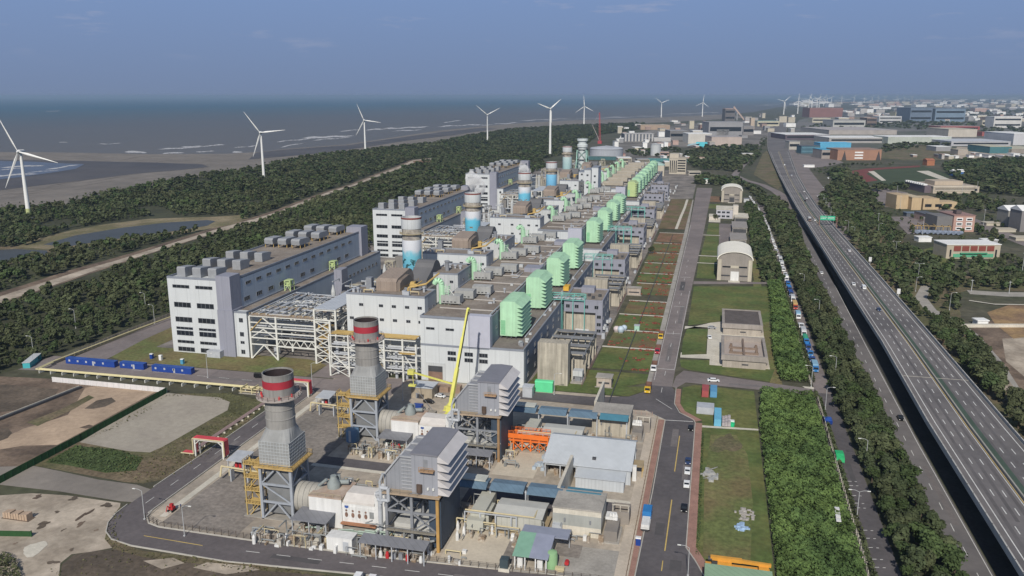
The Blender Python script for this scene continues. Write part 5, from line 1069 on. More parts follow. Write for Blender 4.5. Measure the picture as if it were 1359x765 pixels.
def filter_block(x,y,label,leg_m):
 t=thing('intake_filter_house',label,'air filter house',(x,y,0),group='grey intake filter houses on steel frames');z0,z1=16.4,28
 fc=mat('grey_sheet_cladding',(.30,.31,.345),.5,.07,.15,.08,panel=1.2)
 MB().box(0,0,z0,7.3,18,z1).build('casing',fc,t)
 MB().add([(-.3,-.3,z1+.02),(3.5,-.3,z1+.35),(3.5,18.3,z1+.35),(-.3,18.3,z1+.02),(7.5,-.3,z1+.1),(7.5,18.3,z1+.1),(-.3,-.3,z1-.2),(7.5,-.3,z1-.2),(7.5,18.3,z1-.2),(-.3,18.3,z1-.2)],[(0,1,2,3),(1,4,5,2),(6,7,4,1,0),(9,3,2,5,8),(6,0,3,9),(7,8,5,4),(6,9,8,7)]).build('roof',mat('grey_purple_roof',(.20,.20,.225),.5,.08,.2),t)
 hm=mat('pale_hood_metal',(.52,.50,.50),.5,.08,.3)
 for i in range(5):
  zt=z1-i*2.3
  mb=MB();mb.prism([(7.3,zt),(7.3,zt-.12),(10.3,zt-2.1),(10.4,zt-1.98)],'y',0,18)
  for yy in(0,17.85):mb.prism([(7.3,zt-.12),(7.3,zt-2.0),(8.3,zt-2.05),(10.3,zt-2.1)],'y',yy,yy+.15)
  mb.build('rain_hood',hm,t)
 MB().box(7.29,.3,z0+.3,7.36,17.7,z1-.3).build('intake_grille',steel_dark,t)
 MB().prism([(-8,z0),(-8,z0+4.2),(-3.8,z0+9.6),(-.01,z0+9.6),(-.01,z0)],'y',1.5,16.5).build('silencer',mat('ribbed_silencer',(.25,.26,.285),.5,.1,.2,panel=.6),t)
 mb=MB()
 for i in range(4):
  yy=1.2+i*4.4;mb.path([(-8.1,yy,z0-.2),(-8.1,yy,z0+4.4),(-3.8,yy,z0+9.9),(-.2,yy,z0+9.9)],.45,.45)
 for i in range(9):mb.box(-3.4,1.3,z0+.6+i*1.02,-.1,1.52,z0+.8+i*1.02)
 mb.build('silencer_rib',mat('pale_fin',(.36,.37,.39),.5),t)
 mb=MB();mb.box(2.6,-1.6,z0+7.2,6.6,-.01,z0+7.5);mb.rail([(2.6,-1.6,z0+7.5),(6.6,-1.6,z0+7.5)],1.1,.1,1.2);mb.build('balcony',mat('rust_balcony',(.34,.22,.13),.8,.2),t)
 MB().box(3.4,-.08,z0+7.5,4.6,.01,z0+10.2).build('door',steel_grey,t);MB().lathe(2.2,-.3,[(.8,z0+.8),(.8,z0+3)],12).build('fan_port',mat('brown_port',(.10,.07,.055),.7),t)
 for xx in(4.6,6.1):MB().lathe(xx,-.25,[(.28,z0+1.7),(.28,z0+2.3)],10).build('flood_lamp',lamp_white,t)
 mb=MB();mb.pipe([(-9,-.4,12),(-9,-.4,19),(-8,-.4,21.5)],.35);mb.pipe([(-8.6,-1,13),(-8.6,-1,17.6),(-6.4,-1,17.6),(-6.4,-1,14),(-9.6,-1,14)],.5);mb.build('vent_pipe',pale_steel,t,smooth=True)
 mb=MB();ys=(0,8.5,17);xs=(-7.4,-.2)
 for xx in xs:
  for yy in ys:mb.box(xx-.38,yy-.38,0,xx+.38,yy+.38,z0)
 for yy in ys[1:]:mb.box(6.7,yy-.38,0,7.5,yy+.38,z0)
 for yy in ys:
  for z in(5.4,10.8,16):mb.box(-7.4,yy-.22,z-.3,7.1,yy+.22,z+.3)
  mb.bar((-7.4,yy,10.8),(-.2,yy,16),.35);mb.bar((-.2,yy,10.8),(-7.4,yy,16),.35);mb.bar((-.2,yy,5.4),(7.1,yy,10.8),.35);mb.bar((7.1,yy,5.4),(-.2,yy,10.8),.35)
 for xx in(-7.4,-.2,7.1):
  for z in(5.4,10.8,16):mb.box(xx-.22,0,z-.3,xx+.22,17,z+.3)
  mb.bar((xx,0,0),(xx,8.5,5.4),.3);mb.bar((xx,8.5,5.4),(xx,17,10.8),.3)
 mb.build('support_frame',steel_grey,t);MB().box(6.7,-.4,0,7.5,.4,z0).build('front_leg',leg_m,t)
 MB().box(-8.2,-1.2,z0-.35,8,18.2,z0-.02).build('deck',mat('tan_deck',(.36,.28,.20),.8,.15),t)
 MB().box(4.4,.6,1,7.8,17.4,15).build('inlet_duct',mat('dark_blue_duct',(.045,.065,.095),.6,.15,.2,panel=1.0),t)
 MB().box(-6.6,3,.8,4,15,5.6).build('generator',mat('pale_generator',(.48,.48,.46),.6,.12,.3),t)
 mb=MB();rr=random.Random(int(y)+3)
 for i in range(26):
  a,b,c=rr.uniform(-10,6),rr.uniform(-2,16),rr.uniform(.6,8);k=rr.random()
  if k<.5:mb.pipe([(a,b,c),(a+rr.uniform(-5,5),b,c),(a+rr.uniform(-5,5),b,c+rr.uniform(-.5,3))],rr.uniform(.12,.34))
  else:mb.pipe([(a,b,.3),(a,b,c),(a,b+rr.uniform(-4,4),c)],rr.uniform(.12,.3))
 mb.build('pipework',dull_pipe,t);mb=MB()
 for i in range(9):a,b=rr.uniform(-9,5),rr.uniform(-2,2);mb.cbox(a,b,0,rr.uniform(.8,2.2),rr.uniform(.8,2),rr.uniform(1,3.4))
 mb.build('auxiliary_skid',mat('brown_skid',(.26,.19,.13),.7,.3,.8,col2=(.40,.38,.34),mix_scale=.4),t)
 mb=MB();mb.rail([(-7.4,-1,5.6),(6.5,-1,5.6)]);mb.box(-7.4,-1.2,5.4,6.6,0,5.62);mb.rail([(-8,-1.1,16.4),(1.8,-1.1,16.4)]);mb.build('walkway',mat('dull_walkway',(.24,.22,.18),.7),t)
 return t
def open_shed(name,label,x,y,w,d,h,roof_m,n=2,fall=.4,group=None,fill=0,seed=1):
 t=thing(name,label,'shelter',(x,y,0),group=group)
 MB().add([(-.3,-.3,h),(w+.3,-.3,h),(w+.3,d+.3,h+fall),(-.3,d+.3,h+fall),(-.3,-.3,h+.22),(w+.3,-.3,h+.22),(w+.3,d+.3,h+fall+.22),(-.3,d+.3,h+fall+.22)],[(3,2,1,0),(4,5,6,7),(0,1,5,4),(1,2,6,5),(2,3,7,6),(3,0,4,7)]).build('roof',roof_m,t)
 for i in range(n):
  xx=.15+i*(w-.3)/(n-1)
  for yy,hh in((.15,h),(d-.15,h+fall*.9)):MB().box(xx-.13,yy-.13,0,xx+.13,yy+.13,hh).build('post',pale_steel,t)
 if fill:
  rr=random.Random(seed);k=0
  for i in range(fill):
   a=.6+(i+.5)*(w-1.2)/fill;k=rr.choice([0,1,2]);mb=MB()
   if k==0:mb.lathe(a,d*.45,[(.5,0),(.55,1.1),(.35,1.9),(.15,2)],12);mb.build('canister',rr.choice([enc_white,red_paint,enc_white]),t,smooth=True)
   elif k==1:mb.cbox(a,d*.5,0,1.2,1.4,rr.uniform(1,2.6));mb.pipe([(a,d*.3,1),(a,d*.3,2.6),(a+1.2,d*.3,2.6)],.12);mb.build('pump',MATS['brown_skid'],t)
   else:mb.cbox(a,d*.55,0,1.1,1.1,rr.uniform(1.6,2.8));mb.build('panel',steel_grey,t)
 return t
for k,(dx,dy,nm,lm)in enumerate(((0,0,'near',mat('ochre_leg',(.40,.24,.08),.7,.2)),(1.4,58.6,'rear',mat('brown_leg',(.27,.17,.09),.7,.2)))):
 flue_stack(-118+dx,201.4+dy,['large grey exhaust stack with red band, nearest in the photo','red banded grey exhaust stack farther back, before the white halls'][k])
 turbine_enclosure(-118+dx,195.5+dy,['white turbine enclosure beside the nearest exhaust stack, painted panels in full view','white turbine enclosure beside the rear exhaust stack, partly behind a shelter'][k])
 filter_block(-74.4+dx,191+dy,['big grey intake filter house nearest the camera, with five pale hoods','grey intake filter house farther back beside the yellow crane'][k],lm)
 open_shed('lube_shelter',['grey flat roofed shelter at the foot of the nearest stack','grey flat roofed shelter at the foot of the rear stack'][k],-110+dx,189.8+dy,10.4,6.8,4.8,roof_grey if k==0 else roof_grey,3,.3,'flat roofed shelters',4,k)
 open_shed('valve_shelter',['long low grey shelter before the nearest filter house','long low grey shelter before the rear filter house'][k],-86.8+dx,183.4+dy-(0 if k==0 else-1),18.2,3.6,4.6,roof_grey,5,.5,'long low shelters',9,7+k)
 t=thing('cable_bridge',['slate blue covered cable bridge behind the nearest filter house','slate blue covered cable bridge along the yard back, by the green container'][k],'cable bridge',(-71+dx,216.5+dy+(0 if k==0 else 3.5),0),group='slate blue cable bridges')
 for i in range(4):
  a=i*11.2;mb=MB();mb.prism([(-1.2,7.2),(-1.2,7.5),(1.6,8.5),(5.2,8.0),(5.2,7.7)],'x',a,a+10.2);mb.build('cover',slate_blue if i<3 else mat('slate_teal',(.07,.20,.27),.5,.1),t)
 for i in range(5):
  a=.5+i*10.7
  for yy in(.3,2.9):MB().box(a-.2,yy-.2,0,a+.2,yy+.2,7.6).build('post',pale_steel,t)
  MB().box(a-.25,0,6.9,a+.25,3.2,7.3).build('cross_beam',pale_steel,t)
 MB().box(-4,.4,7,44,2.8,7.55).build('cable_tray',steel_dark,t)
 MB().box(-6.5,-6,1,-.5,3,8.4).build('end_casing',slate_blue,t);MB().box(2,1,8.65,9.5,4.8,9).build('pale_sheet',mat('pale_sheet_metal',(.46,.47,.43),.6),t)
 t=thing('bus_duct_box',['long pale duct box running back beside the nearest concrete apron','long pale duct box running back beside the orange scaffold'][k],'equipment',(-62.5+dx,205+dy,0),group='long pale duct boxes');MB().box(0,0,2.8,4.2,13,5.6).build('casing',mat('pale_sage_metal',(.42,.42,.37),.6,.1,.2),t);MB().box(-.4,-2.4,1.2,4.4,0,4.2).build('end_box',MATS['pale_sage_metal'],t)
 mb=MB()
 for a in(.4,3.8):
  for b in(-2,2,7,12.4):mb.box(a-.2,b-.2,0,a+.2,b+.2,2.85 if b>0 else 1.25)
 mb.build('leg',steel_grey,t)
 t=thing('transformer_house',['low sage grey transformer housing on a raised tan platform','sage grey transformer housing left of the rear concrete relay house'][k],'equipment house',(-55.5+dx,205.5+dy,0),group='sage transformer housings');MB().box(0,0,1.4,13.4,9,5.6).build('wall',mat('sage_panel',(.43,.43,.39),.6,.08,.2,panel=.8),t);MB().prism([(-.4,5.6),(4.5,6.2),(9.4,5.6),(9.4,5.4),(-.4,5.4)],'x',-.4,13.8).build('roof',mat('sage_roof',(.47,.47,.44),.5,.08),t);MB().box(-1.5,-2.2,.9,14.6,9.4,1.4).build('platform',mat('tan_platform',(.34,.27,.17),.8,.15),t)
 mb=MB();mb.rail([(-1.5,-2.1,1.4),(14.6,-2.1,1.4)],1.1,.07,1.6)
 for a in range(-1,15,4):mb.box(a-.2,-1.8,0,a+.2,-1.4,.95)
 mb.build('railing',pale_steel,t);MB().box(-5.5,.5,0,-1.9,8,4.4).build('auxiliary_box',MATS['pale_sage_metal'],t)
 t=thing('relay_house',['concrete relay house with grey painted band, near the blue lorry','plain beige concrete relay house behind the corrugated store'][k],'building',(-39.4+dx*.3,208.3+dy+(0 if k==0 else 13.4),0),group='concrete relay houses');MB().box(0,0,0,13.6,11,8).build('wall',pale_conc if k==0 else beige_conc,t);MB().box(-.2,-.2,8,13.8,11.2,8.4).build('roof',conc,t)
 if k==0:MB().box(-.02,-.05,3,13.62,-.005,6.4).build('painted_band',mat('grey_band',(.34,.35,.33),.85,.1,.2,.1),t);MB().box(.1,-1.6,0,2.8,-.06,3.6).build('switch_cubicle',pale_steel,t)
 for a in(3.4,10.6):MB().lathe(a,-.2,[(.25,4.2),(.25,5.2)],8).build('bushing',steel_grey,t)
 MB().box(-.9,11.3,0,0,34,8.6).build('fire_wall',pale_conc,t)
 t=thing('step_up_transformer',['grey transformer with white bushings beside the near relay house','grey transformer with white bushings beside the rear relay house'][k],'transformer',(-24.8+dx*.3,207+dy+(0 if k==0 else 12),0),group='yard transformers');MB().box(0,0,.3,3.6,8,3.4).build('tank',mat('grey_brown_tank',(.22,.20,.18),.7,.1),t);MB().box(-.6,-.8,0,4.2,9,.35).build('plinth',conc,t)
 for i in range(3):MB().lathe(1+i*.8,6.5,[(.3,3.4),(.5,3.6),(.3,3.9),(.5,4.1),(.3,4.4),(.5,4.6),(.2,5.6)],10).build('bushing',enc_white,t)
 MB().box(-.4,6,3.6,2.4,9.4,4.4).build('conservator',enc_white,t)
 t=thing('blast_box',['grey brown firewall enclosure by the pavement, near one','grey brown firewall enclosure by the pavement, rear one'][k],'enclosure',(-24+dx*.3,217.5+dy+(0 if k==0 else 10),0),group='grey brown firewall enclosures');MB().box(0,0,0,5,.5,4).box(0,5,0,5,5.5,4).box(0,.5,0,.5,5,4).box(4.5,.5,0,5,5,4).build('wall',mat('grey_brown_block',(.25,.225,.20),.9,.12),t)
 mb=MB()
 for a in(.3,2.4,4.7):mb.box(a-.1,.2,4,a+.1,.4,6)
 mb.box(0,.2,5.9,5,.4,6.1);mb.build('bus_support',pale_conc,t)
 t=thing('pipe_trestle',['slim pipe trestle on white posts at the edge of the near apron','slim pipe trestle on white posts behind the orange scaffold'][k],'pipe rack',(-64+dx,204.6+dy,0),group='slim pipe trestles');mb=MB()
 for a in(0,4.5,9,13.5,15):mb.box(a-.18,-.2,0,a+.18,.2,5.6)
 for z in(2,5.4):mb.box(0,-.15,z,15.2,.15,z+.25)
 mb.build('frame',pale_steel,t);mb=MB();mb.pipe([(0,.4,5.9),(20,.4,5.9),(20,5,5.9)],.22);mb.pipe([(0,-.4,2.5),(16,-.4,2.5)],.2);mb.build('pipework',cream_pipe,t)
t=thing('white_container','white metal container box standing by the fence','container',(-97,184.8,0));MB().box(0,0,.3,7.4,3.6,4.1).build('body',enc_white,t);MB().box(-.1,-.1,4.1,7.5,3.7,4.25).build('roof',enc_white,t);MB().box(.2,.3,0,7.2,3.3,.31).build('skid',steel_dark,t);MB().box(4.8,-.05,.5,6.4,.01,3.2).build('door',pale_steel,t)
for i,(x,y,w,d,h,lab)in enumerate(((-121,186.6,4.6,2.2,1.2,'low grey concrete block with pipes by the foot of nearest stack'),(-103.5,185.8,3.4,2.2,1.5,'small pale twin lidded tank beside the grassy kerb'),(-90.6,243.5,5,3.4,3.4,'grey cubicle box on a brown frame between the two turbine units'),(-107,246,4,2.4,1.2,'pale low skid before the rear shelter'))):
 t=thing('yard_skid',lab.replace('grassy kerb','fence line'),'equipment',(x,y,0));MB().box(0,0,.25 if i!=2 else 2,w,d,h+(.0 if i!=2 else 1.6)).build('body',pale_steel if i!=1 else pale_conc,t);MB().box(-.3,-.3,0,w+.3,d+.3,.26 if i!=2 else 2.01).build('plinth',conc if i!=2 else MATS['brown_skid'],t);mb=MB();mb.pipe([(w*.3,d+.4,.3),(w*.3,d+.4,h+.7),(w+1.2,d+.4,h+.7),(w+1.2,d+.4,.2)],.18);mb.build('pipework',dull_pipe,t)
t=thing('corrugated_store','long pale corrugated metal store with open bays at the left','store',(-48.8,240.8,0));cm=mat('corrugated_pale',(.46,.49,.52),.5,.06,.15,.08,panel=.55);W=27.6
MB().prism([(2,0),(2,5.2),(15,9.2),(20,7.4),(20,0),(19.6,0),(19.6,7),(2.4,4.8),(2.4,0)],'x',W-.4,W).build('end_wall',cm,t);MB().box(10.5,2,0,W-.41,2.3,5.1).box(0,19.6,0,W-.41,20,7).box(0,2.4,0,.3,19.5,5).build('wall',cm,t)
MB().add([(-.5,1.4,5.2),(W+.4,1.4,5.2),(W+.4,15,9.4),(-.5,15,9.4),(-.5,20.6,7.5),(W+.4,20.6,7.5),(-.5,1.4,5.0),(W+.4,1.4,5.0),(W+.4,15,9.15),(-.5,15,9.15),(-.5,20.6,7.3),(W+.4,20.6,7.3)],[(0,1,2,3),(3,2,5,4),(9,8,7,6),(10,11,8,9),(6,7,1,0),(4,5,11,10),(0,3,9,6),(3,4,10,9),(1,7,8,2),(2,8,11,5)]).build('roof',cm,t)
MB().box(0,2,4.2,10.5,2.3,5.1).build('lintel',cm,t)
for a in(0.1,5,10.2):MB().box(a-.1,2.0,0,a+.25,2.3,4.2).build('post',pale_steel,t)
mb=MB()
for i in range(12):mb.cbox(rnd.uniform(.8,9.6),rnd.uniform(3.5,8),0,rnd.uniform(.6,1.8),rnd.uniform(.6,1.6),rnd.uniform(.6,2.8))
mb.build('stored_goods',MATS['brown_skid'],t)
MB().box(11,-3.6,0,W-1.5,1.95,3.9).build('lean_to',cm,t);MB().add([(10.7,-4,3.9),(W-1.2,-4,3.9),(W-1.2,1.9,4.7),(10.7,1.9,4.7),(10.7,-4,3.75),(W-1.2,-4,3.75),(W-1.2,1.9,4.55),(10.7,1.9,4.55)],[(0,1,2,3),(7,6,5,4),(0,4,5,1),(1,5,6,2),(2,6,7,3),(3,7,4,0)]).build('lean_to_roof',cm,t)
MB().box(15,4.6,6.1,16.2,5.4,7.0).build('roof_vent',steel_dark,t)
t=thing('end_shelter','tan frame with white tall cabinet at the store gable','shelter',(-20.9,246,0));MB().box(0,0,0,1.2,1.6,5).build('cabinet',enc_white,t);MB().box(-.2,3,3.6,3,8,3.9).build('roof',MATS['tan_platform'],t);mb=MB()
for a in(0,2.7):
 for b in(3.2,7.7):mb.box(a,b,0,a+.2,b+.2,3.6)
mb.build('post',yellow_steel,t)
t=thing('scaffold','bright orange steel scaffold bridge with crossed bays','scaffold',(-66.3,260.2,0));mb=MB();Lx=15
for i in range(6):
 a=i*Lx/5
 for b in(0,3.6):mb.box(a-.18,b-.18,0,a+.18,b+.18,6)
 if i<5:
  for b in(0,3.6):mb.bar((a,b,.3),(a+3,b,3.4),.22);mb.bar((a+3,b,.3),(a,b,3.4),.22)
for b in(0,3.6):
 for z in(3.5,5.8):mb.box(-.2,b-.2,z,Lx+.2,b+.2,z+.4)
mb.box(-.3,-.3,4.6,Lx+.3,-.16,5.8);mb.build('frame',orange,t);MB().box(-.2,-.1,3.9,Lx+.2,3.8,4.1).build('deck',mat('orange_deck',(.5,.12,.03),.7),t);mb=MB();mb.rail([(-.2,-.2,6.2),(Lx+.2,-.2,6.2)],1,.12,1.5);mb.rail([(-.2,3.8,6.2),(Lx+.2,3.8,6.2)],1,.12,1.5);mb.build('railing',orange,t)
t=thing('workshop_shed','small shed with green and violet pitched roof near the green tank','shed',(-45.6,188,0));MB().add([(-.4,-.4,4.2),(4,-.4,4.3),(4,9,6),(-.4,9,6),(-.4,-.4,4.0),(4,-.4,4.1),(4,9,5.8),(-.4,9,5.8)],[(0,1,2,3),(7,6,5,4),(0,4,5,1),(1,5,6,2),(2,6,7,3),(3,7,4,0)]).build('green_roof',mat('pale_green_sheet',(.20,.36,.27),.5,.1),t)
MB().add([(4,-.4,4.3),(9,-.4,4.2),(9,9,5.9),(4,9,6),(4,-.4,4.1),(9,-.4,4.0),(9,9,5.7),(4,9,5.8)],[(0,1,2,3),(7,6,5,4),(0,4,5,1),(1,5,6,2),(2,6,7,3),(3,7,4,0)]).build('violet_roof',mat('violet_sheet',(.26,.28,.36),.5,.1),t)
MB().box(-.4,9.05,5.0,12.5,14,5.3).build('flat_roof',mat('violet_sheet2',(.25,.27,.34),.5,.1),t);MB().box(0,6,0,8.6,8.8,4).build('back_wall',pale_conc,t)
for a in(0.1,2.8,5.6,8.4):MB().box(a-.15,.1,0,a+.15,.4,4.15).build('post',enc_white,t)
for a in(1.3,6.6):MB().box(a-.7,.9,0,a+.7,2.2,2.8).build('cabinet',enc_white,t)
for a in(0,12):
 MB().box(a,13.5,0,a+.25,13.8,5).build('rear_post',pale_steel,t)
t=thing('green_tank','upright pale green tank beside the small workshop shed','tank',(-36.3,191,0));MB().lathe(0,0,[(1.5,.2),(1.6,3.6),(1.4,4.6),(.4,5)],20).build('shell',mat('tank_green',(.25,.42,.22),.6,.08),t,smooth=True);MB().cbox(0,0,0,3.8,3.8,.25).build('plinth',conc,t);MB().box(1.2,-1.6,0,3.6,-.6,1.2).build('pump',cream_pipe,t)
tt=thing('red_pump','small red round pump unit right of the green tank','equipment',(-32.6,193,0));MB().rod((0,-.6,.9),(0,.6,.9),.6,n=12).build('casing',red_paint,tt);MB().cbox(0,0,0,1.2,1,.5).build('base',steel_dark,tt)
t=thing('dark_cabinet','dark green cabinet on a pale base by the apron','cabinet',(-49,186,0));MB().box(0,0,1,2.2,2.2,3.4).build('body',mat('dark_slate',(.05,.07,.08),.5),t);MB().box(-.3,-.3,0,2.6,2.6,1).build('base',pale_conc,t)
for i,(x,y,lab)in enumerate(((-52,221.5,'pale bluish wrapped crates stacked by the scaffold foot'),)):
 pass
o=MB();
for i in range(10):o.cbox(rnd.uniform(-1.8,1.8),rnd.uniform(-6,6),0,rnd.uniform(.8,1.6),rnd.uniform(.8,2),rnd.uniform(.5,1.2))
o=single('wrapped_pallets',o,mat('blue_grey_wrap',(.36,.42,.48),.6,.25,.5),'heap of blue grey wrapped pallets between scaffold and store','pallet heap',(-52,252));stuff(o)
t=thing('brick_hut','small tan hut with grey roof behind the rear exhaust stack','hut',(-116,300,0));MB().box(0,0,0,9,7,4.6).build('wall',mat('tan_brick',(.34,.29,.22),.9,.12,.5),t);MB().box(-.4,-.4,4.6,9.4,7.4,5).build('roof',roof_pale,t);MB().box(2,-.06,0,3.4,.01,2.3).build('door',steel_grey,t)
t=thing('blue_water_tank','round blue tank at the foot of the rear exhaust stack','tank',(-121,254.5,0));MB().lathe(0,0,[(2.4,0),(2.4,4.2),(2.2,4.6),(.1,4.8)],20).build('shell',mat('dull_blue_paint',(.11,.20,.32),.6,.1),t,smooth=True);MB().box(-.4,-2.55,.4,.4,-2.35,4.6).build('ladder',pale_steel,t)
def portal(x,y,w,label):
 t=thing('pipe_portal',label,'pipe bridge',(x,y,0),group='red pipe portals over the road');mb=MB()
 for a in(0,w):
  for b in(0,2.4):mb.box(a-.25,b-.25,0,a+.25,b+.25,6.2)
  mb.box(a-.2,0,5.4,a+.2,2.4,5.7)
 mb.bar((0,0,4.4),(1.8,0,6),.25);mb.bar((w,0,4.4),(w-1.8,0,6),.25);mb.box(-.3,-.3,6,w+.3,.3,6.4);mb.box(-.3,2.1,6,w+.3,2.7,6.4);mb.build('frame',steel_white,t)
 mb=MB()
 for q in range(4):mb.pipe([(-5.5,.2+q*.65,.7),(-.6,.2+q*.65,.7),(-.6,.2+q*.65,6.65),(w+.6,.2+q*.65,6.65),(w+.6,.2+q*.65,1.0)],.17)
 mb.build('pipework',mat('red_pipe',(.42,.05,.07),.55,.12),t)
 mb=MB();mb.pipe([(-5.5,-.4,.9),(-.6,-.4,.9),(-.6,-.4,6.6),(w+.6,-.4,6.6),(w+.6,-.4,1)],.22);mb.build('cream_pipe',cream_pipe,t)
 mb=MB()
 for a in(-5,-2.5):mb.box(a-.15,0,0,a+.15,2.4,.7)
 mb.build('saddle',conc,t);return t
p0=portal(-167.5,229.5,10.6,'red and white pipe portal over the road, left of nearest stack');clone(p0,(-167.6,290.5,0),'red and white pipe portal over the road behind the nearest stack')
t=thing('pipeline','long cream pipeline on low trestles round the blue site cabins','pipeline',(-280,290,0));mb=MB();fr=MB()
for q in range(2):mb.pipe([(-10+q,11-q,1.6),(-9+q*1.0,0+q,1.6),(102,1.4+q*.9,1.6)],.34);
mb.pipe([(-10,11,1.6),(-9,60,1.6),(-7,95,1.6)],.34)
for i in range(19):a=-7+i*6;fr.box(a-.15,-.6,0,a+.15,2.4,1.3)
mb.build('pipe',mat('cream_yellow_pipe',(.58,.52,.30),.6,.08),t);fr.build('trestle',steel_white,t)
t=thing('pipe_bundle','low yellow and white valve trestle by the stack','pipe rack',(-187,289,0));mb=MB();mb.box(0,-1.4,0,18,4.4,.2);mb.build('plinth',conc,t);mb=MB()
for q in range(5):mb.pipe([(0,-1+q*1.1,1+(q%2)*.8),(18,-1+q*1.1,1+(q%2)*.8)],.25)
mb.build('pipework',cream_pipe,t);mb=MB()
for a in(1,6,11,17):mb.box(a-.15,-1.3,0,a+.15,4,2.6);mb.rod((a+2,1,1),(a+2,1,3),.2)
mb.build('frame',MATS['cream_yellow_pipe'],t)
t=thing('pipe_run','twin reddish pipe run beside the diagonal road','pipeline',(-170,200,0));mb=MB()
for q in range(3):mb.pipe([(-.8+q*.6,33,.8),(-.8+q*.6,88,.8)],.2)
mb.build('pipe',mat('pinkish_pipe',(.36,.26,.25),.6,.1),t);mb=MB()
for i in range(14):mb.box(-1.3,33+i*4,0,1.3,33.4+i*4,.6)
mb.build('saddle',pale_conc,t)
t=thing('mobile_crane','yellow mobile crane with long raised boom beside the rear filter house','crane',(-94,287,0))
MB().box(-1.6,-7,1.2,1.6,6,2.3).build('chassis',crane_yellow,t);MB().box(-1.5,4.2,2.3,1.5,6.2,3.6).build('cab',crane_yellow,t);MB().box(-1.7,-4,2.4,1.7,2,4.6).build('superstructure',crane_yellow,t);MB().box(.4,1.2,3,1.7,3,4.9).build('operator_cab',car_black,t)
for sx in(-1.5,1.5):
 for yy in(-5.6,-4,-1,.6,4.6):MB().rod((sx-.3,yy,.7),(sx+.3,yy,.7),.7,n=14).build('wheel',tyre,t)
for sx in(-4.4,4.4):
 for yy in(-5,3):mb=MB();mb.box(min(0,sx),yy-.2,1.4,max(0,sx),yy+.2,1.8);mb.box(sx-.15,yy-.15,.2,sx+.15,yy+.15,1.6);mb.box(sx-.6,yy-.6,0,sx+.6,yy+.6,.2);mb.build('outrigger',crane_yellow,t)
bt=Vector((2.6,13,39));b0_=Vector((0,-3,4.4));mb=MB();mb.bar(b0_,b0_.lerp(bt,.38),1.25,1.5);mb.bar(b0_.lerp(bt,.36),b0_.lerp(bt,.7),.95,1.15);mb.bar(b0_.lerp(bt,.68),bt,.7,.85);mb.build('boom',crane_yellow,t)
MB().bar(b0_.lerp(bt,.40)+Vector((.62,-.3,0)),b0_.lerp(bt,.97)+Vector((.44,-.3,0)),.12,.7).build('boom_shade_strip',mat('boom_painted_shade',(.05,.05,.03),.6),t)  # dark strip paints the shaded side of the boom
mb=MB();mb.bar((0,-.5,4),b0_.lerp(bt,.3),.5);mb.build('lift_ram',pale_steel,t)
mb=MB();mb.rod(bt,bt+Vector((.2,1.2,-.6)),.5);mb.cbox(bt.x,bt.y+.8,bt.z-1.2,.7,1,1.2);mb.build('boom_head',crane_yellow,t);mb=MB();mb.rod(bt+Vector((0,1.2,-.6)),bt+Vector((0,1.2,-30)),.05);mb.build('hoist_rope',steel_dark,t)
mb=MB();mb.bar(b0_.lerp(bt,.22),(-17,2,15),.5,.6);mb.box(-18.6,.8,14.2,-16,3,16);mb.bar((-17,2,15),(-16.6,2,10),.2);mb.box(-18.4,.9,9.4,-15.6,2.6,10);mb.build('counter_mast',crane_yellow,t);mb=MB();mb.rod((-17,2,10),(-7,-2,1),.08);mb.build('stay_rope',steel_grey,t)
t=thing('lifted_module','brown and grey crate module on a tan frame below the crane','equipment',(-104,272,0));MB().box(0,0,1.6,7,5,5).build('crate',mat('grey_brown_crate',(.30,.27,.23),.8,.12,.4,panel=.7),t);MB().box(-1,-1,.2,8,6,1.6).build('frame',mat('tan_frame',(.38,.30,.18),.8,.2),t)
t=thing('site_box','little blue and white site box near the crane','cabin',(-110,286,0));MB().box(0,0,0,3.4,2.4,1.4).build('body',enc_white,t);MB().box(-.1,-.1,1.4,3.5,2.5,2.6).build('top',blue_box,t)
t=thing('heat_screen','brown pile of sheeting stacked before the roller door','material stack',(-112,309,0));mb=MB();mb.box(0,0,0,9,4,2.2);mb.build('stack',mat('brown_sheeting',(.27,.19,.14),.8,.2,.4),t);MB().box(9.5,0,0,14,3,3).build('end_stack',MATS['brown_sheeting'],t)
t=thing('metal_kiosk','pale metal kiosk against the hall foot right of the rear filter house','kiosk',(-72,311,0));MB().box(0,0,0,4,4,4.4).build('body',pale_steel,t);MB().box(-.2,-.2,4.4,4.2,4.2,4.7).build('roof',roof_pale,t)
open_shed('pipe_shelter','small pale lean-to roof beside the left pipe props of nearest stack',-150.5,222,5.5,6.5,3.6,pale_steel,2,.6,None,3,31);open_shed('pipe_shelter','small pale lean-to roof left of the rear exhaust stack',-149,282,5.5,6.5,3.6,pale_steel,2,.6,None,3,32)
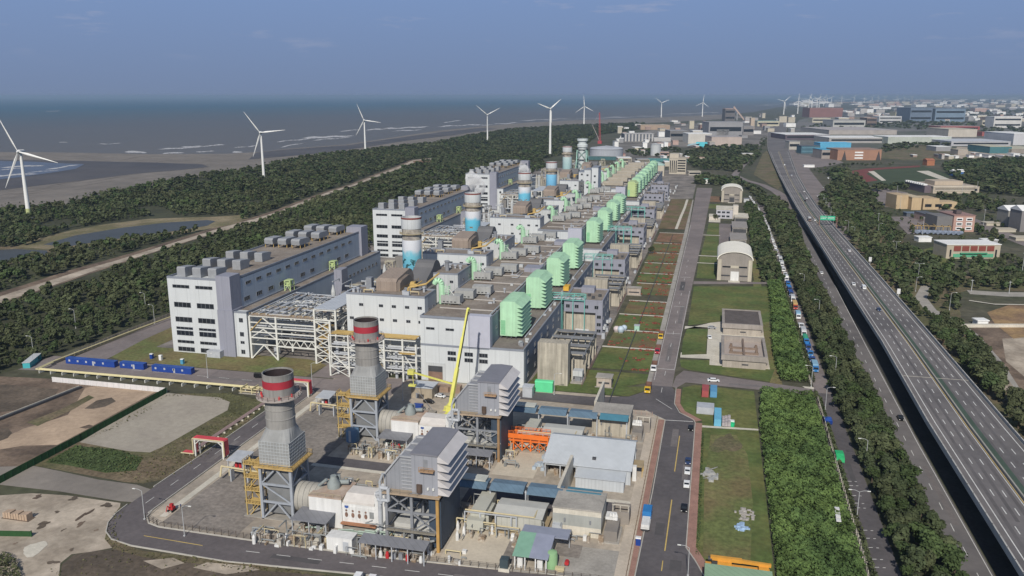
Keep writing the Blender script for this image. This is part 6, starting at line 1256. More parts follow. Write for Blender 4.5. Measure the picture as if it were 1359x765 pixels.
def unit_piping(x,y,label,seed):
 t=thing('unit_piping',label,'pipework',(x,y,0),group='pipe tangles of the two turbine units');g=random.Random(seed);p,c=MB(),MB()
 spots=[(-118,-108,183,189),(-104,-98,184,190),(-89,-68,186.5,190.5),(-100,-84,206,218),(-84,-62,208,216),(-66,-60,186,214),(-112,-100,206,214),(-64,-44,213,216),(-112,-86,217,225),(-58,-40,199,204),(-46,-24,205,207.5),(-118,-88,183,187),(-66,-20,216,219)]
 for i in range(300):
  q=g.choice(spots);a,d,z=g.uniform(q[0],q[1]),g.uniform(q[2],q[3]),g.uniform(.5,4.2);k=g.random();o=g.choice([p,p,c])
  if k<.35:e=g.uniform(1,5)*g.choice([-1,1]);o.pipe([(a,d,.2),(a,d,z),(a+e,d,z),(a+e,d,.2)],g.uniform(.08,.25),6)
  elif k<.55:e=g.uniform(1,5);o.pipe([(a,d,z),(a,d+e,z),(a,d+e,.2)],g.uniform(.08,.25),6)
  elif k<.8:MB().cbox(a,d,0,g.uniform(.5,2),g.uniform(.5,2),g.uniform(.5,2.6)).build('skid',MATS['brown_skid'],t)
  elif k<.92:MB().cbox(a,d,0,g.uniform(.5,1.4),g.uniform(.5,1.4),g.uniform(.6,2.2)).build('cabinet',enc_white,t)
  else:MB().lathe(a,d,[(.5,0),(.5,g.uniform(1,2.6)),(.15,2.9)],10).build('canister',enc_white,t)
 p.build('pipework',dull_pipe,t);c.build('cream_pipework',cream_pipe,t)
 for ob in t.children:ob.location=(-x,-y+(58.6 if y>230 else 0),0)
unit_piping(-90,195,'tangle of grey and cream pipes round the nearest turbine unit',51);unit_piping(-88.6,253.6,'tangle of grey and cream pipes round the rear turbine unit',52)
rnd=random.Random(5)
def car(x,y,label,pm,rz=0,z=.2,L=4.4,cat='car',group=None,name='parked_car',van=False):
 t=thing(name,label,cat,(x,y,z),rz,group);W=1.8;H=L/2
 if van:prof=[(-H,.35),(-H,1.1),(-H+.5,1.9),(-H+.9,2.1),(H-.1,2.1),(H,1.0),(H,.35)]
 else:prof=[(-H,.32),(-H,.72),(-H+.9,.92),(-H+1.5,1.42),(H-1.3,1.46),(H-.55,1.0),(H,.9),(H,.32)]
 MB().prism(prof,'x',-W/2,W/2).build('body',pm,t)
 g=MB()
 if van:g.add([(-W/2+.12,-H+.08,1.22),(W/2-.12,-H+.08,1.22),(W/2-.2,-H+.46,1.88),(-W/2+.2,-H+.46,1.88)],[(0,1,2,3)]);g.box(-W/2-.02,-H+.9,1.25,W/2+.02,-.2,1.8)
 else:
  g.add([(-W/2+.1,-H+.92,.97),(W/2-.1,-H+.92,.97),(W/2-.18,-H+1.43,1.40),(-W/2+.18,-H+1.43,1.40)],[(0,1,2,3)]);g.add([(-W/2+.1,H-.6,1.06),(W/2-.1,H-.6,1.06),(W/2-.18,H-1.22,1.45),(-W/2+.18,H-1.22,1.45)],[(3,2,1,0)]);g.box(-W/2-.015,-H+1.35,1.0,W/2+.015,H-1.1,1.34)
 g.build('window_glass',dark_glass,t)
 for sx in(-1,1):
  for yy in(-H+.85,H-.85):MB().rod((sx*(W/2-.2),yy,.33),(sx*(W/2+.03),yy,.33),.33,n=12).build('wheel',tyre,t)
  MB().box(sx*.72-.18,-H-.03,.55,sx*.72+.18,-H+.02,.75).build('headlight',lamp_white,t);MB().box(sx*.72-.15,H-.02,.65,sx*.72+.15,H+.03,.85).build('tail_light',lamp_red,t)
 return t
def lorry(x,y,label,cab_m,bed_m,rz=0,z=.2,L=7.5,kind='box',cat='lorry',group=None,H=3.4,name='parked_lorry'):
 t=thing(name,label,cat,(x,y,z),rz,group);W=2.4;h=L/2
 MB().prism([(-h,.5),(-h,1.5),(-h+.25,2.6),(-h+1.9,2.7),(-h+1.9,.5)],'x',-W/2,W/2).build('cab',cab_m,t)
 g=MB();g.add([(-W/2+.15,-h-.01,1.55),(W/2-.15,-h-.01,1.55),(W/2-.2,-h+.21,2.5),(-W/2+.2,-h+.21,2.5)],[(0,1,2,3)]);g.box(-W/2-.02,-h+.5,1.6,W/2+.02,-h+1.5,2.4);g.build('window_glass',dark_glass,t)
 MB().box(-W/2+.2,-h+.2,.5,W/2-.2,h,.9).build('chassis',steel_dark,t)
 if kind=='box':MB().box(-W/2,-h+2.1,.95,W/2,h,H).build('box_body',bed_m,t)
 elif kind=='dump':MB().box(-W/2,-h+2.1,.95,W/2,h,1.15).box(-W/2,-h+2.1,1.15,-W/2+.12,h,2.5).box(W/2-.12,-h+2.1,1.15,W/2,h,2.5).box(-W/2+.12,-h+2.1,1.15,W/2-.12,-h+2.25,2.9).box(-W/2+.12,h-.12,1.15,W/2-.12,h,2.5).build('tipper_bed',bed_m,t)
 elif kind=='flat':MB().box(-W/2,-h+2.1,.95,W/2,h,1.3).build('flat_bed',bed_m,t)
 elif kind=='tarp':MB().prism([(-W/2,.95),(-W/2,2.4),(-W/4,2.9),(W/4,2.9),(W/2,2.4),(W/2,.95)],'y',-h+2.1,h).build('tarpaulin',bed_m,t)
 for sx in(-1,1):
  for yy in(-h+1.0,h-1.2,h-2.3):MB().rod((sx*(W/2-.3),yy,.48),(sx*(W/2+.02),yy,.48),.48,n=12).build('wheel',tyre,t)
  MB().box(sx*.85-.2,-h-.04,.8,sx*.85+.2,-h+.02,1.05).build('headlight',lamp_white,t)
 return t
ytruck=paint('yellow_lorry_paint',(.62,.40,.02),.4);rtruck=paint('red_lorry_paint',(.36,.03,.05),.4);bedbr=mat('brown_tipper_steel',(.16,.09,.07),.7,.25,.6)
lorry(-22.9,331,'yellow tipper lorry parked nearest the road junction',ytruck,bedbr,L=8.5,kind='dump');lorry(-22.6,360,'red and white tipper lorry parked second from the junction',car_white,bedbr,L=9,kind='dump')
lorry(-22.8,386,'red lorry with white cab parked third from the junction',rtruck,bedbr,L=8.5,kind='dump');lorry(-23,411,'yellow tipper lorry parked fourth from the junction',ytruck,bedbr,L=8,kind='dump')
for c_,x,y in((lamp_red,-22.9,0),):pass
car(-4.2,293,'black car parked alone at the mouth of the front road',car_black,z=.2);car(-4.1,264,'navy car parked behind two white cars on front road',car_blue);car(-4.0,256.3,'white car parked next to the navy car on front road',car_white);car(-3.9,246.6,'white car parked last behind the navy car, nearer the camera',car_white);car(-4.0,230.6,'black car parked nearest the camera along the front road',car_black)
lorry(-14.2,220.5,'blue canopied lorry with white flat bed on front road',blue_truck,enc_white,L=12,kind='flat',rz=math.pi);MB().box(-15.4,222,1.7,-13,228,3.7)
t=thing('blue_tarp_load','blue sheeted load box on the lorry beside the red pavement','load',(-14.2,218.8,1.62));MB().box(-1.25,1,.02,1.25,5.4,2.2).build('tarpaulin',blue_truck,t);MB().box(-1.1,-4.3,.02,1.1,.8,.9).build('white_load',enc_white,t)
def toilet(x,y,label,m):
 t=thing('portable_toilet',label,'portable toilet',(x,y,.1),group='portable toilets');MB().box(-.65,-.65,0,.65,.65,2.2).build('cabin',m,t);MB().prism([(-.75,2.2),(.75,2.2),(.5,2.45),(-.5,2.45)],'x',-.75,.75).build('roof',enc_white,t);MB().box(-.4,-.69,.1,.4,-.64,2).build('door',m,t)
toilet(-15.4,207.5,'dark blue portable toilet on the red pavement by the blue lorry',blue_box);toilet(-252,319.5,'dark blue portable toilet on the verge behind the site cabins',blue_box);toilet(-246.4,318.5,'white portable toilet on the verge behind the site cabins',enc_white);toilet(-233.2,316,'sky blue portable toilet below the nearest white block',mat('sky_blue_plastic',(.08,.30,.48),.5))
car(-188.5,307,'black van parked alone on the north street below the pipe rack',car_black,rz=R(96),van=True,L=5,name='parked_van');car(-82.4,171.6,'white van at the bottom edge, left one of two',car_white,rz=R(4),van=True,L=5,name='parked_van');car(-78.6,171.4,'white van at the bottom edge, right one of two',car_white,rz=R(4),van=True,L=5,name='parked_van')
car(-87,300,'dark car in the yard left of the roller door',car_blue,rz=R(60));car(-107,296,'black car standing in the stack shadow in the yard',car_black,rz=R(80));car(-104.5,303,'white car in the yard behind the rear exhaust stack',car_white,rz=R(80))
car(2,434,'silver car parked at the edge of the small kerbed lawn',car_grey,rz=R(85));car(.9,415.5,'white car parked by the concrete apron beside the round lawn',car_white,rz=R(10));car(3.4,349,'white pickup driving along the cross road',car_white,rz=R(97),L=5)
def deck_z(y):return deckx(y,.5)[1]+.05
for x,y,lab,m,van in((88.6,516,'white van on the motorway in the lane next to the median',car_white,True),(84.2,525,'white car on the motorway beside the white van',car_white,False),(88,463,'dark car on the motorway ahead of the white van',car_blue,False),(98,643,'white car on the far carriageway of the motorway',car_white,False),(90,801,'white car beside a lorry far along the motorway',car_white,False),(104,1060,'white car in the distance where the motorway bends',car_white,False),(107.3,1290,'tiny pale car at the far bend of the motorway',car_grey,True),(96,960,'tiny dark car beyond the green sign',car_black,False),(100,985,'tiny white car beyond the green sign',car_white,False),(112,1500,'tiny white van near the far interchange',car_white,True)):
 car(x,y,lab,m,rz=0 if x<92 else math.pi,z=deck_z(y),van=van,name='motorway_car' if not van else 'motorway_van',L=4.6 if not van else 5.4)
lorry(85,799,'brown and white lorry far along the motorway',paint('brown_cab',(.14,.08,.06)),white_wall2,z=deck_z(799),L=9,name='motorway_lorry');car(74,594,'white car on the lower road beside the viaduct',car_white,name='moving_car',z=.2);car(72.8,322,'black car on the lower road beside the viaduct',car_black,name='moving_car',z=.2)
for i,(x,y,lab)in enumerate(((118,905,'white car on the right slip road'),(123,940,'silver car on the right slip road'),(111,985,'white lorry shape parked by the right slip road'))):
 car(*P(1085+i*7,262-i*12)[:2],lab.replace('lorry shape','van'),car_white if i!=1 else car_grey,van=i==2,z=.6)
sg=paint('sea_green_tarp',(.05,.33,.19),.6);pb=paint('pale_blue_box',(.22,.38,.50),.5);tanb=paint('tan_box',(.50,.34,.14),.6);redb=paint('red_box',(.35,.04,.03),.5);navy=paint('navy_box',(.02,.06,.22),.5);silver=paint('silver_box',(.45,.46,.47),.4)
ROW=[(376,'blue box lorry, frontmost in the parked row',blue_truck,pb,'box',9),(389.5,'navy lorry second in the parked row',navy,blue_truck,'flat',7.5),(399,'blue flatbed lorry third in the parked row',blue_truck,navy,'flat',8),(409,'navy cab lorry fourth in the parked row',navy,blue_truck,'dump',8),(420.5,'sea green tarped lorry in the parked row',blue_truck,sg,'tarp',10),(434,'silver roofed lorry behind the green tarp',car_white,silver,'box',9),(449,'white cab lorry with pale flatbed in the parked row',car_white,silver,'flat',8),(468,'pale blue box lorry on its own in the parked row',car_white,pb,'box',8),(491,'red lorry with tan box load in the parked row',redb,tanb,'box',11),(508,'grey white box lorry behind the tan one',car_white,silver,'box',8),(524,'navy lorry behind the grey white box',navy,navy,'dump',8),(537,'dark blue tipper lorry in the parked row',navy,blue_truck,'dump',8),(551,'blue tipper lorry midway along the parked row',blue_truck,navy,'dump',8),(566,'white lorry midway along the parked row',car_white,car_white,'box',8),(582,'pale lorry with tan flatbed midway along the row',car_white,tanb,'flat',8),(598,'white lorry with pale tarpaulin',car_white,silver,'tarp',8),(616,'white box lorry beyond the tarpaulin one',car_white,white_wall2,'box',9),(634,'silver lorry high up the parked row',silver,silver,'box',8)]
for y,lab,a,b,k,L in ROW:lorry(47.4+max(0,y-400)*.008,y,lab,a,b,kind=k,L=L)
r2=random.Random(9)
for i in range(26):
 y=655+i*15.5;x=49.6-max(0,y-850)*.045
 car(x-.6,y,'small pale car in the long parked line, far up the side street',r2.choice([car_white,car_white,car_grey,car_white]),van=r2.random()<.4,group='pale parked cars far up the side street',L=5)
t=thing('waste_skip','blue waste skip on the side street beside the hedge','skip',(45.6,312,.2));MB().prism([(-2,.2),(-2.3,1.5),(2.3,1.5),(2,.2)],'x',-1.4,1.4).build('body',blue_box,t);MB().box(-1.2,-2,1.5,1.2,2,1.62).build('cover',mat('skip_cover',(.03,.09,.35),.6),t)
t=thing('covered_lorry','bright green tarpaulin covered heap on the side street','covered load',(45.4,279,.2));MB().prism([(-3.6,0),(-3.4,1.8),(-1,2.4),(2,2.3),(3.4,1.5),(3.8,0)],'x',-1.3,1.3).build('tarpaulin',mat('bright_green_tarp',(.03,.38,.14),.6,.15,1),t);MB().box(-1.2,-3.9,0,1.2,-3.4,.4).build('skid',steel_dark,t)
def container(x,y,label,m,w=2.6,d=8,h=2.7,z=.1,cat='container',rz=0,group=None):
 t=thing('shipping_container',label,cat,(x,y,z),rz,group);MB().box(0,0,.1,w,d,h).build('body',m,t);mb=MB()
 for i in range(int(d/.8)):mb.box(-.05,.3+i*.8,.3,w+.05,.55+i*.8,h-.15)
 mb.build('corrugation',m,t);MB().box(-.05,-.05,h,w+.05,d+.05,h+.08).build('roof',m,t);MB().box(.15,-.06,.25,w-.15,.0,h-.2).build('door',m,t);return t
container(-1,328.5,'faded red shipping container on the grass at the road corner',mat('faded_red',(.34,.08,.08),.6,.12));container(2.3,329,'light blue shipping container beside the red one',mat('container_light_blue',(.10,.27,.45),.6,.1));container(-2.6,309.5,'pale grey steel cabin roofs left of the sky blue container',pale_steel,6.5,5.6,2.8);container(4.1,298.5,'sky blue container with pallets on its right',mat('sky_blue_container',(.14,.40,.56),.6,.08),2.5,12,2.8)
t=thing('pallet_stack','grey pallet stack right of the sky blue container','pallets',(7,299,.1));mb=MB()
for i in range(4):
 for j in range(3):mb.box(j*1.05,i*1.9,0,j*1.05+.95,i*1.9+1.7,1.4+.3*((i+j)%3))
mb.build('pallets',mat('grey_pinkish_pallet',(.36,.33,.34),.8,.2,.8),t);MB().box(0,0,0,3,7.4,.12).build('skid',conc,t)
t=thing('green_bin','bright green bin with white lid beside the pallets','bin',(10.6,300,.1));MB().lathe(0,0,[(.9,0),(1,1.4)],14).build('tub',mat('bin_green',(.02,.42,.18),.5),t);MB().cbox(0,1.5,0,1.6,1.4,1.8).build('lid',enc_white,t)
mb=MB();r3=random.Random(2)
for i in range(34):a=r3.uniform(0,6.28);mb.cbox(3.4+2.3*math.cos(a)*r3.random(),256+4.5*math.sin(a)*r3.random(),.1,r3.uniform(.3,2),r3.uniform(.3,2),r3.uniform(.1,1))
for i in range(8):mb.bar((2+r3.uniform(-1,3),253+i,.3),(3.5+r3.uniform(-1,3),255+i,r3.uniform(.3,1)),.15)
o=single('scrap_heap',mb,mat('grey_scrap',(.33,.33,.32),.6,.3,1),'grey heap of scrap metal and sheets on the verge by parked cars','scrap');stuff(o)
mb=MB()
for i in range(46):a=r3.uniform(0,6.28);k=r3.random();mb.cbox(13.6+3*math.cos(a)*k,232+4*math.sin(a)*k,.1,r3.uniform(.2,1.4),r3.uniform(.2,1),r3.uniform(.05,.5))
o=single('rubble_heap',mb,mat('pale_rubble',(.34,.32,.30),.8,.35,1),'scattered pale rubble on the dry grass near the thicket','rubble');stuff(o)
mb=MB()
for i in range(34):a=r3.uniform(0,6.28);k=r3.random();mb.cbox(12.2+1.9*math.cos(a)*k,224+2.2*math.sin(a)*k,.1,r3.uniform(.4,1.4),r3.uniform(.4,1.2),r3.uniform(.1,.8))
o=single('plastic_heap',mb,mat('blue_white_plastic',(.30,.42,.58),.6,.35,1.2),'heap of light blue plastic sheets in front of the rubble','plastic heap');stuff(o)
t=thing('white_letters_board','white boards leaning in a row on the thicket near the street fence','boards',(38.5,228,3.2));
for i in range(4):MB().box(-.5+i*.15,i*2.3,0,.8+i*.15,i*2.3+1.5,.35).build('board',enc_white,t)
t=thing('roofed_store','pale green flat roofed store cut by the bottom edge','building',(2.8,180,0));MB().box(0,0,0,15.5,14,4.6).build('wall',pale_conc,t);MB().box(-.4,-.4,4.6,15.9,14.4,5).build('roof',mat('pale_green_roof',(.26,.38,.25),.6,.08,.2,panel=1.0),t)
t=thing('truck_crane','orange truck crane with folded boom behind the green roof','crane',(2.6,199.2,.1));om=mat('crane_orange',(.62,.30,.05),.5,.12)
MB().box(0,-1.3,1,16,1.3,1.9).build('chassis',om,t);MB().box(13.2,-1.3,1.9,15.6,1.3,3.3).build('cab',om,t);MB().box(15.55,-1.1,2.2,15.64,1.1,3.1).build('window_glass',dark_glass,t);MB().box(3,-1.2,1.9,6.5,1.2,3.4).build('superstructure',om,t);MB().box(1.6,-1.1,1.9,3,1.1,3.2).build('counterweight',steel_dark,t)
mb=MB();mb.bar((1.2,0,3.9),(9,0,3.9),1.0,1.0);mb.bar((9,0,3.8),(16.2,0,3.6),.75,.8);mb.build('boom',om,t);mb=MB();mb.rod((.6,0,3.6),(1.6,0,3.6),.6);mb.build('winch',steel_dark,t)
for yy in(-1.3,1.3):
 for xx in(1.4,3,9.5,11,14.4):MB().rod((xx,yy-.2,.6),(xx,yy+.2,.6),.6,n=12).build('wheel',tyre,t)
for xx in(.3,7.8):MB().box(xx,-2.4,.3,xx+.5,2.4,1.0).build('outrigger',om,t)
def barrel_hall(x,y,w,d,he,rise,label,door_open=False):
 t=thing('barrel_roof_hall',label,'warehouse',(x,y,0),group='barrel roofed halls');cw=mat('cream_wall',(.46,.42,.34),.8,.1,.2,.18);gw=mat('grey_brown_front',(.27,.245,.22),.8,.08,.2,.1);cr=mat('cream_barrel_roof',(.80,.765,.67),.6,.06,.1,.05)
 n=14;arc=[(w/2-w/2*math.cos(math.pi*i/n)*1.0,he+rise*math.sin(math.pi*i/n))for i in range(n+1)]
 MB().prism(arc,'y',.4,.7).box(0,.4,he*.55,w,.7,he).build('gable',gw,t)
 MB().box(0,0,0,w*.11,d,he).box(w*.89,0,0,w,d,he).box(w*.11,d-.5,0,w*.89,d,he).build('wall',cw,t)
 MB().prism([(p[0]+(p[0]-w/2)*.05,p[1]+.35*(1 if 0<i<n else 0))for i,p in enumerate(arc)]+[(p[0],p[1]-.01)for p in arc[::-1]],'y',-.5,d+.5).build('roof',cr,t)
 MB().prism(arc,'y',d-.6,d-.3).build('rear_gable',gw,t)
 MB().box(w*.11,.5,0,w*.89,.8,he*.55).build('front_panel',gw,t)
 MB().box(w*.14,.3,he*.62,w*.86,.39,he*.69).build('clerestory',dark_glass,t);MB().box(w*.38,.2,he*.60,w*.62,.32,he*.72).build('name_board',cw,t)
 MB().box(w*.39,.1,0,w*.63,.48,he*.44).build('door',steel_dark if door_open else enc_white,t);MB().box(w*.12,.1,he*.22,w*.37,.45,he*.27).build('canopy',steel_dark,t);MB().box(w*.65,.1,he*.22,w*.88,.45,he*.27).build('canopy',steel_dark,t)
 MB().box(w*.33,-6,0,w*.66,-.02,.2).build('ramp',pale_conc,t);return t
barrel_hall(3.9,557,22.2,42,14.2,5.2,'nearer cream barrel roofed hall with white door');barrel_hall(6.8,985,23,30,13.2,5.2,'farther cream barrel roofed hall with dark open door',True)
def basin(x,y,w,d,h,label,covered):
 t=thing('treatment_basin',label,'basin building',(x,y,0),group='concrete basins');wl=mat('pinkish_concrete',(.37,.33,.285),.85,.1,.2,.2);mb=MB();mb.box(0,0,0,w,d,h*.62).build('wall',wl,t);MB().box(-.7,-.7,h*.62,w+.7,.6,h+.1).box(-.7,d-.6,h*.62,w+.7,d+.7,h+.1).box(-.7,.6,h*.62,.6,d-.6,h+.1).box(w-.6,.6,h*.62,w+.7,d-.6,h+.1).build('parapet',mat('basin_parapet',(.30,.27,.245),.9,.14,.2,.15),t)
 if covered:MB().box(.6,.6,h*.62,w-.6,d-.6,h-.25).build('roof',mat('stained_flat_roof',(.105,.09,.085),.95,.22,.25,fine=.2),t)
 else:
  MB().box(.6,.6,h*.60,w-.6,d-.6,h*.66).build('water',mat('pinkish_water',(.40,.34,.30),.5,.08,.2),t);mb=MB();mb.box(w/2-.4,.6,h*.66,w/2+.4,d-.6,h*.9)
  for k in(.3,.55):mb.box(w*.15,d*k,h*.66,w*.85,d*k+.5,h*.82)
  mb.build('walkway',mat('brown_catwalk',(.20,.15,.12),.8),t)
  for a in(.2,.8):
   for b in(.35,.6):MB().lathe(w*a,d*b,[(.9,h*.66),(.5,h)],10).build('aerator',mat('brown_catwalk2',(.18,.13,.10),.8),t)
 MB().box(w*.45,-.06,h*.25,w*.6,.01,h*.36).build('louvre',steel_dark,t);MB().box(w,2,0,w+1.4,d,h*.3).build('side_duct',wl,t);return t
basin(7.6,425,18.8,30,6,'covered concrete basin building with stained dark roof',True);basin(7.2,370.5,18.8,31,6,'open concrete basin with cross walkways, nearest the cross road',False)
t=thing('site_office','two storey pale grey office with stair bay near the far barrel hall','office',(1.8,850,0));MB().box(0,0,0,16,28,9).build('wall',mat('pale_lilac_render',(.42,.42,.46),.8,.06),t);MB().box(-.4,-.4,9,16.4,28.4,9.5).build('roof',pale_conc,t);MB().box(16.0,-2,0,21,8,13.5).build('stair_bay',mat('cream_render',(.52,.48,.42),.8,.06),t)
for zz in(2.4,6.4):
 for xx in(2.6,7,11.4):window(t,xx,-.01,zz,3,1.7)
for i,(y,d,lab)in enumerate(((856,30,'flat pale canopy roof beside the office stair bay'),(797,38,'grey flat roofed shed behind the nearer one in the row'),(740,34,'grey flat roofed shed nearest the barrel hall, curved eaves'),)):
 y=[830,762,697][i];x=[19,16,13.6][i];t=thing('flat_shed',lab,'shed',(x,y,0),group='flat roofed sheds');w=13.5
 MB().box(.5,.5,0,w-.5,d-.5,4.4).build('wall',conc,t);MB().box(0,0,4.4,w,d,5).build('roof',pale_conc if i==0 else mat('grey_felt_roof',(.27,.25,.235),.95,.15,.2,fine=.1),t);MB().box(1,.42,.2,w-1,.5,3.4).build('door',steel_dark,t)
shed('cream_store','small cream flat roofed store left of the office','store',-5,838,8,16,3.6,MATS['cream_render'],pale_conc);shed('gate_lodge','small pale lodge right of the far barrel hall','hut',32,990,6,6,4,white_wall2,roof_grey)
t=thing('sign_gantry','green overhead road sign across the motorway carriageway','road sign',(0,772,8));gx0,gx1=90.6,104.5
mb=MB();mb.box(gx0-.3,-.3,0,gx0+.3,.3,7.6);mb.box(gx1+.4,-.3,-8,gx1+1,.3,7.6);mb.box(gx0,-.25,5.2,gx1+.8,.25,5.6);mb.box(gx0,-.25,7.2,gx1+.8,.25,7.6)
for i in range(7):mb.bar((gx0+i*2,0,5.4),(gx0+2+i*2,0,7.4),.2)
mb.build('frame',mat('brown_gantry',(.22,.12,.10),.7),t);sgm=mat('sign_green',(.02,.40,.22),.5,.04)
for a,b in((91,96.4),(96.9,103.4)):
 MB().box(a,-.5,4.8,b,-.3,8.6).build('sign_panel',sgm,t);mb=MB();r4=random.Random(int(a))
 for zz in(7.4,6.2):
  x=a+.5
  while x<b-.7:w_=r4.uniform(.35,.8);mb.box(x,-.53,zz-.3,x+w_,-.501,zz+.25);x+=w_+.3
 mb.build('sign_stroke',line_white,t)
def lamp(x,y,label,h=10,arm=2.2,rz=0,double=False,z=0,group='street lamps'):
 t=thing('street_lamp',label,'street lamp',(x,y,z),rz,group);MB().rod((0,0,0),(0,0,h),.13,.08).box(-.25,-.25,0,.25,.25,.4).build('pole',galv,t);mb=MB();mb.pipe([(0,0,h),(arm*.5,0,h+.5),(arm,0,h+.55)],.06)
 if double:mb.pipe([(0,0,h),(-arm*.5,0,h+.5),(-arm,0,h+.55)],.06)
 mb.build('arm',galv,t);MB().box(arm-.1,-.16,h+.43,arm+.8,.16,h+.6).build('lamp_head',lamp_white,t)
 if double:MB().box(-arm-.8,-.16,h+.43,-arm+.1,.16,h+.6).build('lamp_head',lamp_white,t)
 return t
LAMPS=[(54.6,365,'street lamp in the tree belt opposite the navy lorries',10,R(180),0),(46.3,326,'street lamp at the street mouth behind the blue skip',9,0,0),(52.8,273.4,'street lamp in the belt opposite the green tarp',10,R(180),0),(45,237.3,'twin armed street lamp by the fence at bottom right',8.5,0,1),(57.2,540,'street lamp poking out of the tree belt beside the tan box lorry',10,R(180),0),(59,471,'street lamp in the tree belt beside the pale blue lorry',10,R(180),0),(116.6,783,'tall lamp right of the green sign, nearer the motorway',11,R(180),0),(116.4,746,'tall lamp right of the motorway below the green sign',11,R(180),0),(139.8,772,'lamp deep in the right wood, level with the green sign',11,0,0),(136.5,677,'green grey lamp amid the right wood',11,0,1),(134.2,589,'double lamp in the right wood near the sage shrubs',11,0,1),(125.4,553,'curved lamp beside the pale access road',9,0,0),(133.9,507,'pale green lamp standing over the right wood nearest',10,0,0),(-155.9,187.5,'street lamp at the inner road corner, bottom left',9,R(180),0),(-138.9,182,'lamp on the yard fence by the bottom road',9,0,0),(-306.8,307.6,'lamp by the teal cabin at far left',10,R(180),0),(-324.7,355,'lamp in the wood behind the perimeter road, leftmost',10,R(180),0),(-310.3,392.5,'lamp in the wood left of the nearest white block',11,R(180),0),(-290.2,373,'lamp beside the perimeter road fence',10,R(180),0),(-210.6,301.6,'lamp on the north street in front of nearest block',11,0,0),(-1.6,195.5,'lamp leaning over the front road at the bottom edge',8,R(180),0),(-160,300,'lamp by the north street behind the far pipe portal',11,0,0),(-118,296,'lamp in the yard right of the rear exhaust stack',12,0,0),(-60,317,'thin lamp on the lawn edge right of the green container',9,0,0),(43.6,352,'thin lamp post at the end of the cross road',9,R(180),0)]
for x,y,lab,h,rz,dbl in LAMPS:lamp(x,y,lab,h,2.2,rz,bool(dbl))
for i in range(5):lamp(110+i*2,830+i*38,'far lamp on the motorway edge beyond the green sign',12,2.5,R(180),z=0,group='far motorway lamps')
for i,(x,y)in enumerate(((105,598),(104.6,500))):
 t=thing('edge_sign',['small white sign box on the right motorway edge, farther one','small white sign box on the right motorway edge, nearer one'][i],'sign',(x,y,0),group='white edge signs');MB().box(-.15,-.15,0,.15,.15,10.5).build('post',galv,t);MB().box(-.9,-.2,9.6,.9,.2,12.6).build('panel',enc_white,t)
structure(MB().bar((78.9,352,8.06),(103.5,352,8.06),.35,.02).build('road_joint',pale_conc))
ca,cb=Vector(P(806,541)),Vector(P(893,312));t=thing('dark_pipeline','long thin dark pipe crossing all the lawn plots beside main road','pipe',ca);mb=MB();mb.rod((0,0,.5),cb-ca+Vector((0,0,.5)),.22);mb.build('pipe',steel_dark,t);mb=MB()
for i in range(40):p=(cb-ca)*(i/40);mb.box(p.x-.2,p.y-.1,0,p.x+.2,p.y+.1,.4)
mb.build('saddle',conc,t)
def fence(name,label,pts,h=2.0,step=2.5,m=galv,solid=None,post=.08,rails=3):
 t=thing(name,label,'fence',(pts[0][0],pts[0][1],0));o=Vector((pts[0][0],pts[0][1],0));posts=MB();bars=MB()
 for a,b in zip(pts,pts[1:]):
  a,b=Vector((*a,0))-o,Vector((*b,0))-o;n=max(1,int((b-a).length/step))
  for i in range(n+1):p=a.lerp(b,i/n);posts.box(p.x-post,p.y-post,0,p.x+post,p.y+post,h)
  if solid:bars.bar(a+Vector((0,0,h/2+.05)),b+Vector((0,0,h/2+.05)),.08,h-.1)
  else:
   for k in range(rails):bars.bar(a+Vector((0,0,h*(k+1)/rails-.06)),b+Vector((0,0,h*(k+1)/rails-.06)),.05)
 st=posts.build('posts' if False else 'post_line',m,t);stuff(st)if False else None
 bars.build('panel' if solid else 'rail',solid or m,t);return t
rustf=mat('dark_fence_steel',(.12,.10,.085),.8,.15)
fence('yard_fence','thin dark wire fence along the bottom road kerb',[(-156,188),(-150,185.2),(-120,184.9),(-82,185.6),(-48,186.6),(-19,187.6)],1.9,2.2,rustf,rails=4)
fence('yard_fence','thin pale fence between works yard and red pavement',[(-16.9,189),(-16.9,300)],1.6,2.6,mat('brownish_fence',(.20,.15,.11),.8),rails=3);fence('yard_fence','short pink railing at the yard corner by the junction',[(-38,304.5),(-19,303.5)],1.6,2,mat('pink_rail',(.36,.25,.21),.8))
fence('hoarding','white panel hoarding along the back of the tan yard',[(-272.5,281.2),(-216.2,281)],2.3,2.8,enc_white,mat('hoarding_white',(.62,.60,.60),.7,.06,.3,.1,panel=1.4),.1)
fence('green_fence','dark green mesh fence dividing tan yard from concrete yard',[(-216,280.6),(-215.2,231),(-215.6,180)],2.6,3,mat('dark_green_post',(.02,.08,.03),.7),mat('dark_green_mesh',(.022,.070,.022),.8,.15,.5),.1)
fence('street_fence','long pale concrete fence between thicket and side street',[(43,200),(44.2,300),(44.6,339)],1.9,3,pale_conc,None,.1,2);fence('street_fence','long pale fence between hedge strip and parked lorries',[(43.8,356),(44.6,450),(45,640)],1.8,3,pale_conc,None,.1,2)
fence('perimeter_fence','pale perimeter fence along the wood left of the nearest block',[(-290,300),(-292,345),(-292,395)],2,3,mat('beige_fence',(.40,.36,.29),.8),mat('beige_fence',(.40,.36,.29),.8),.1)
sheet('perimeter_road',[(-289,300),(-270,300),(-276,345),(-278,400),(-290,400)],.103,old_road)
t=thing('drain_cover','long dark drain with white edge at the thicket corner','drain',(42.2,212,.1));MB().box(0,0,0,.35,28,.4).box(1.6,0,0,1.95,30,.4).build('kerb',pale_conc,t);MB().box(.35,0,0,1.6,28,.05).build('channel',steel_dark,t)
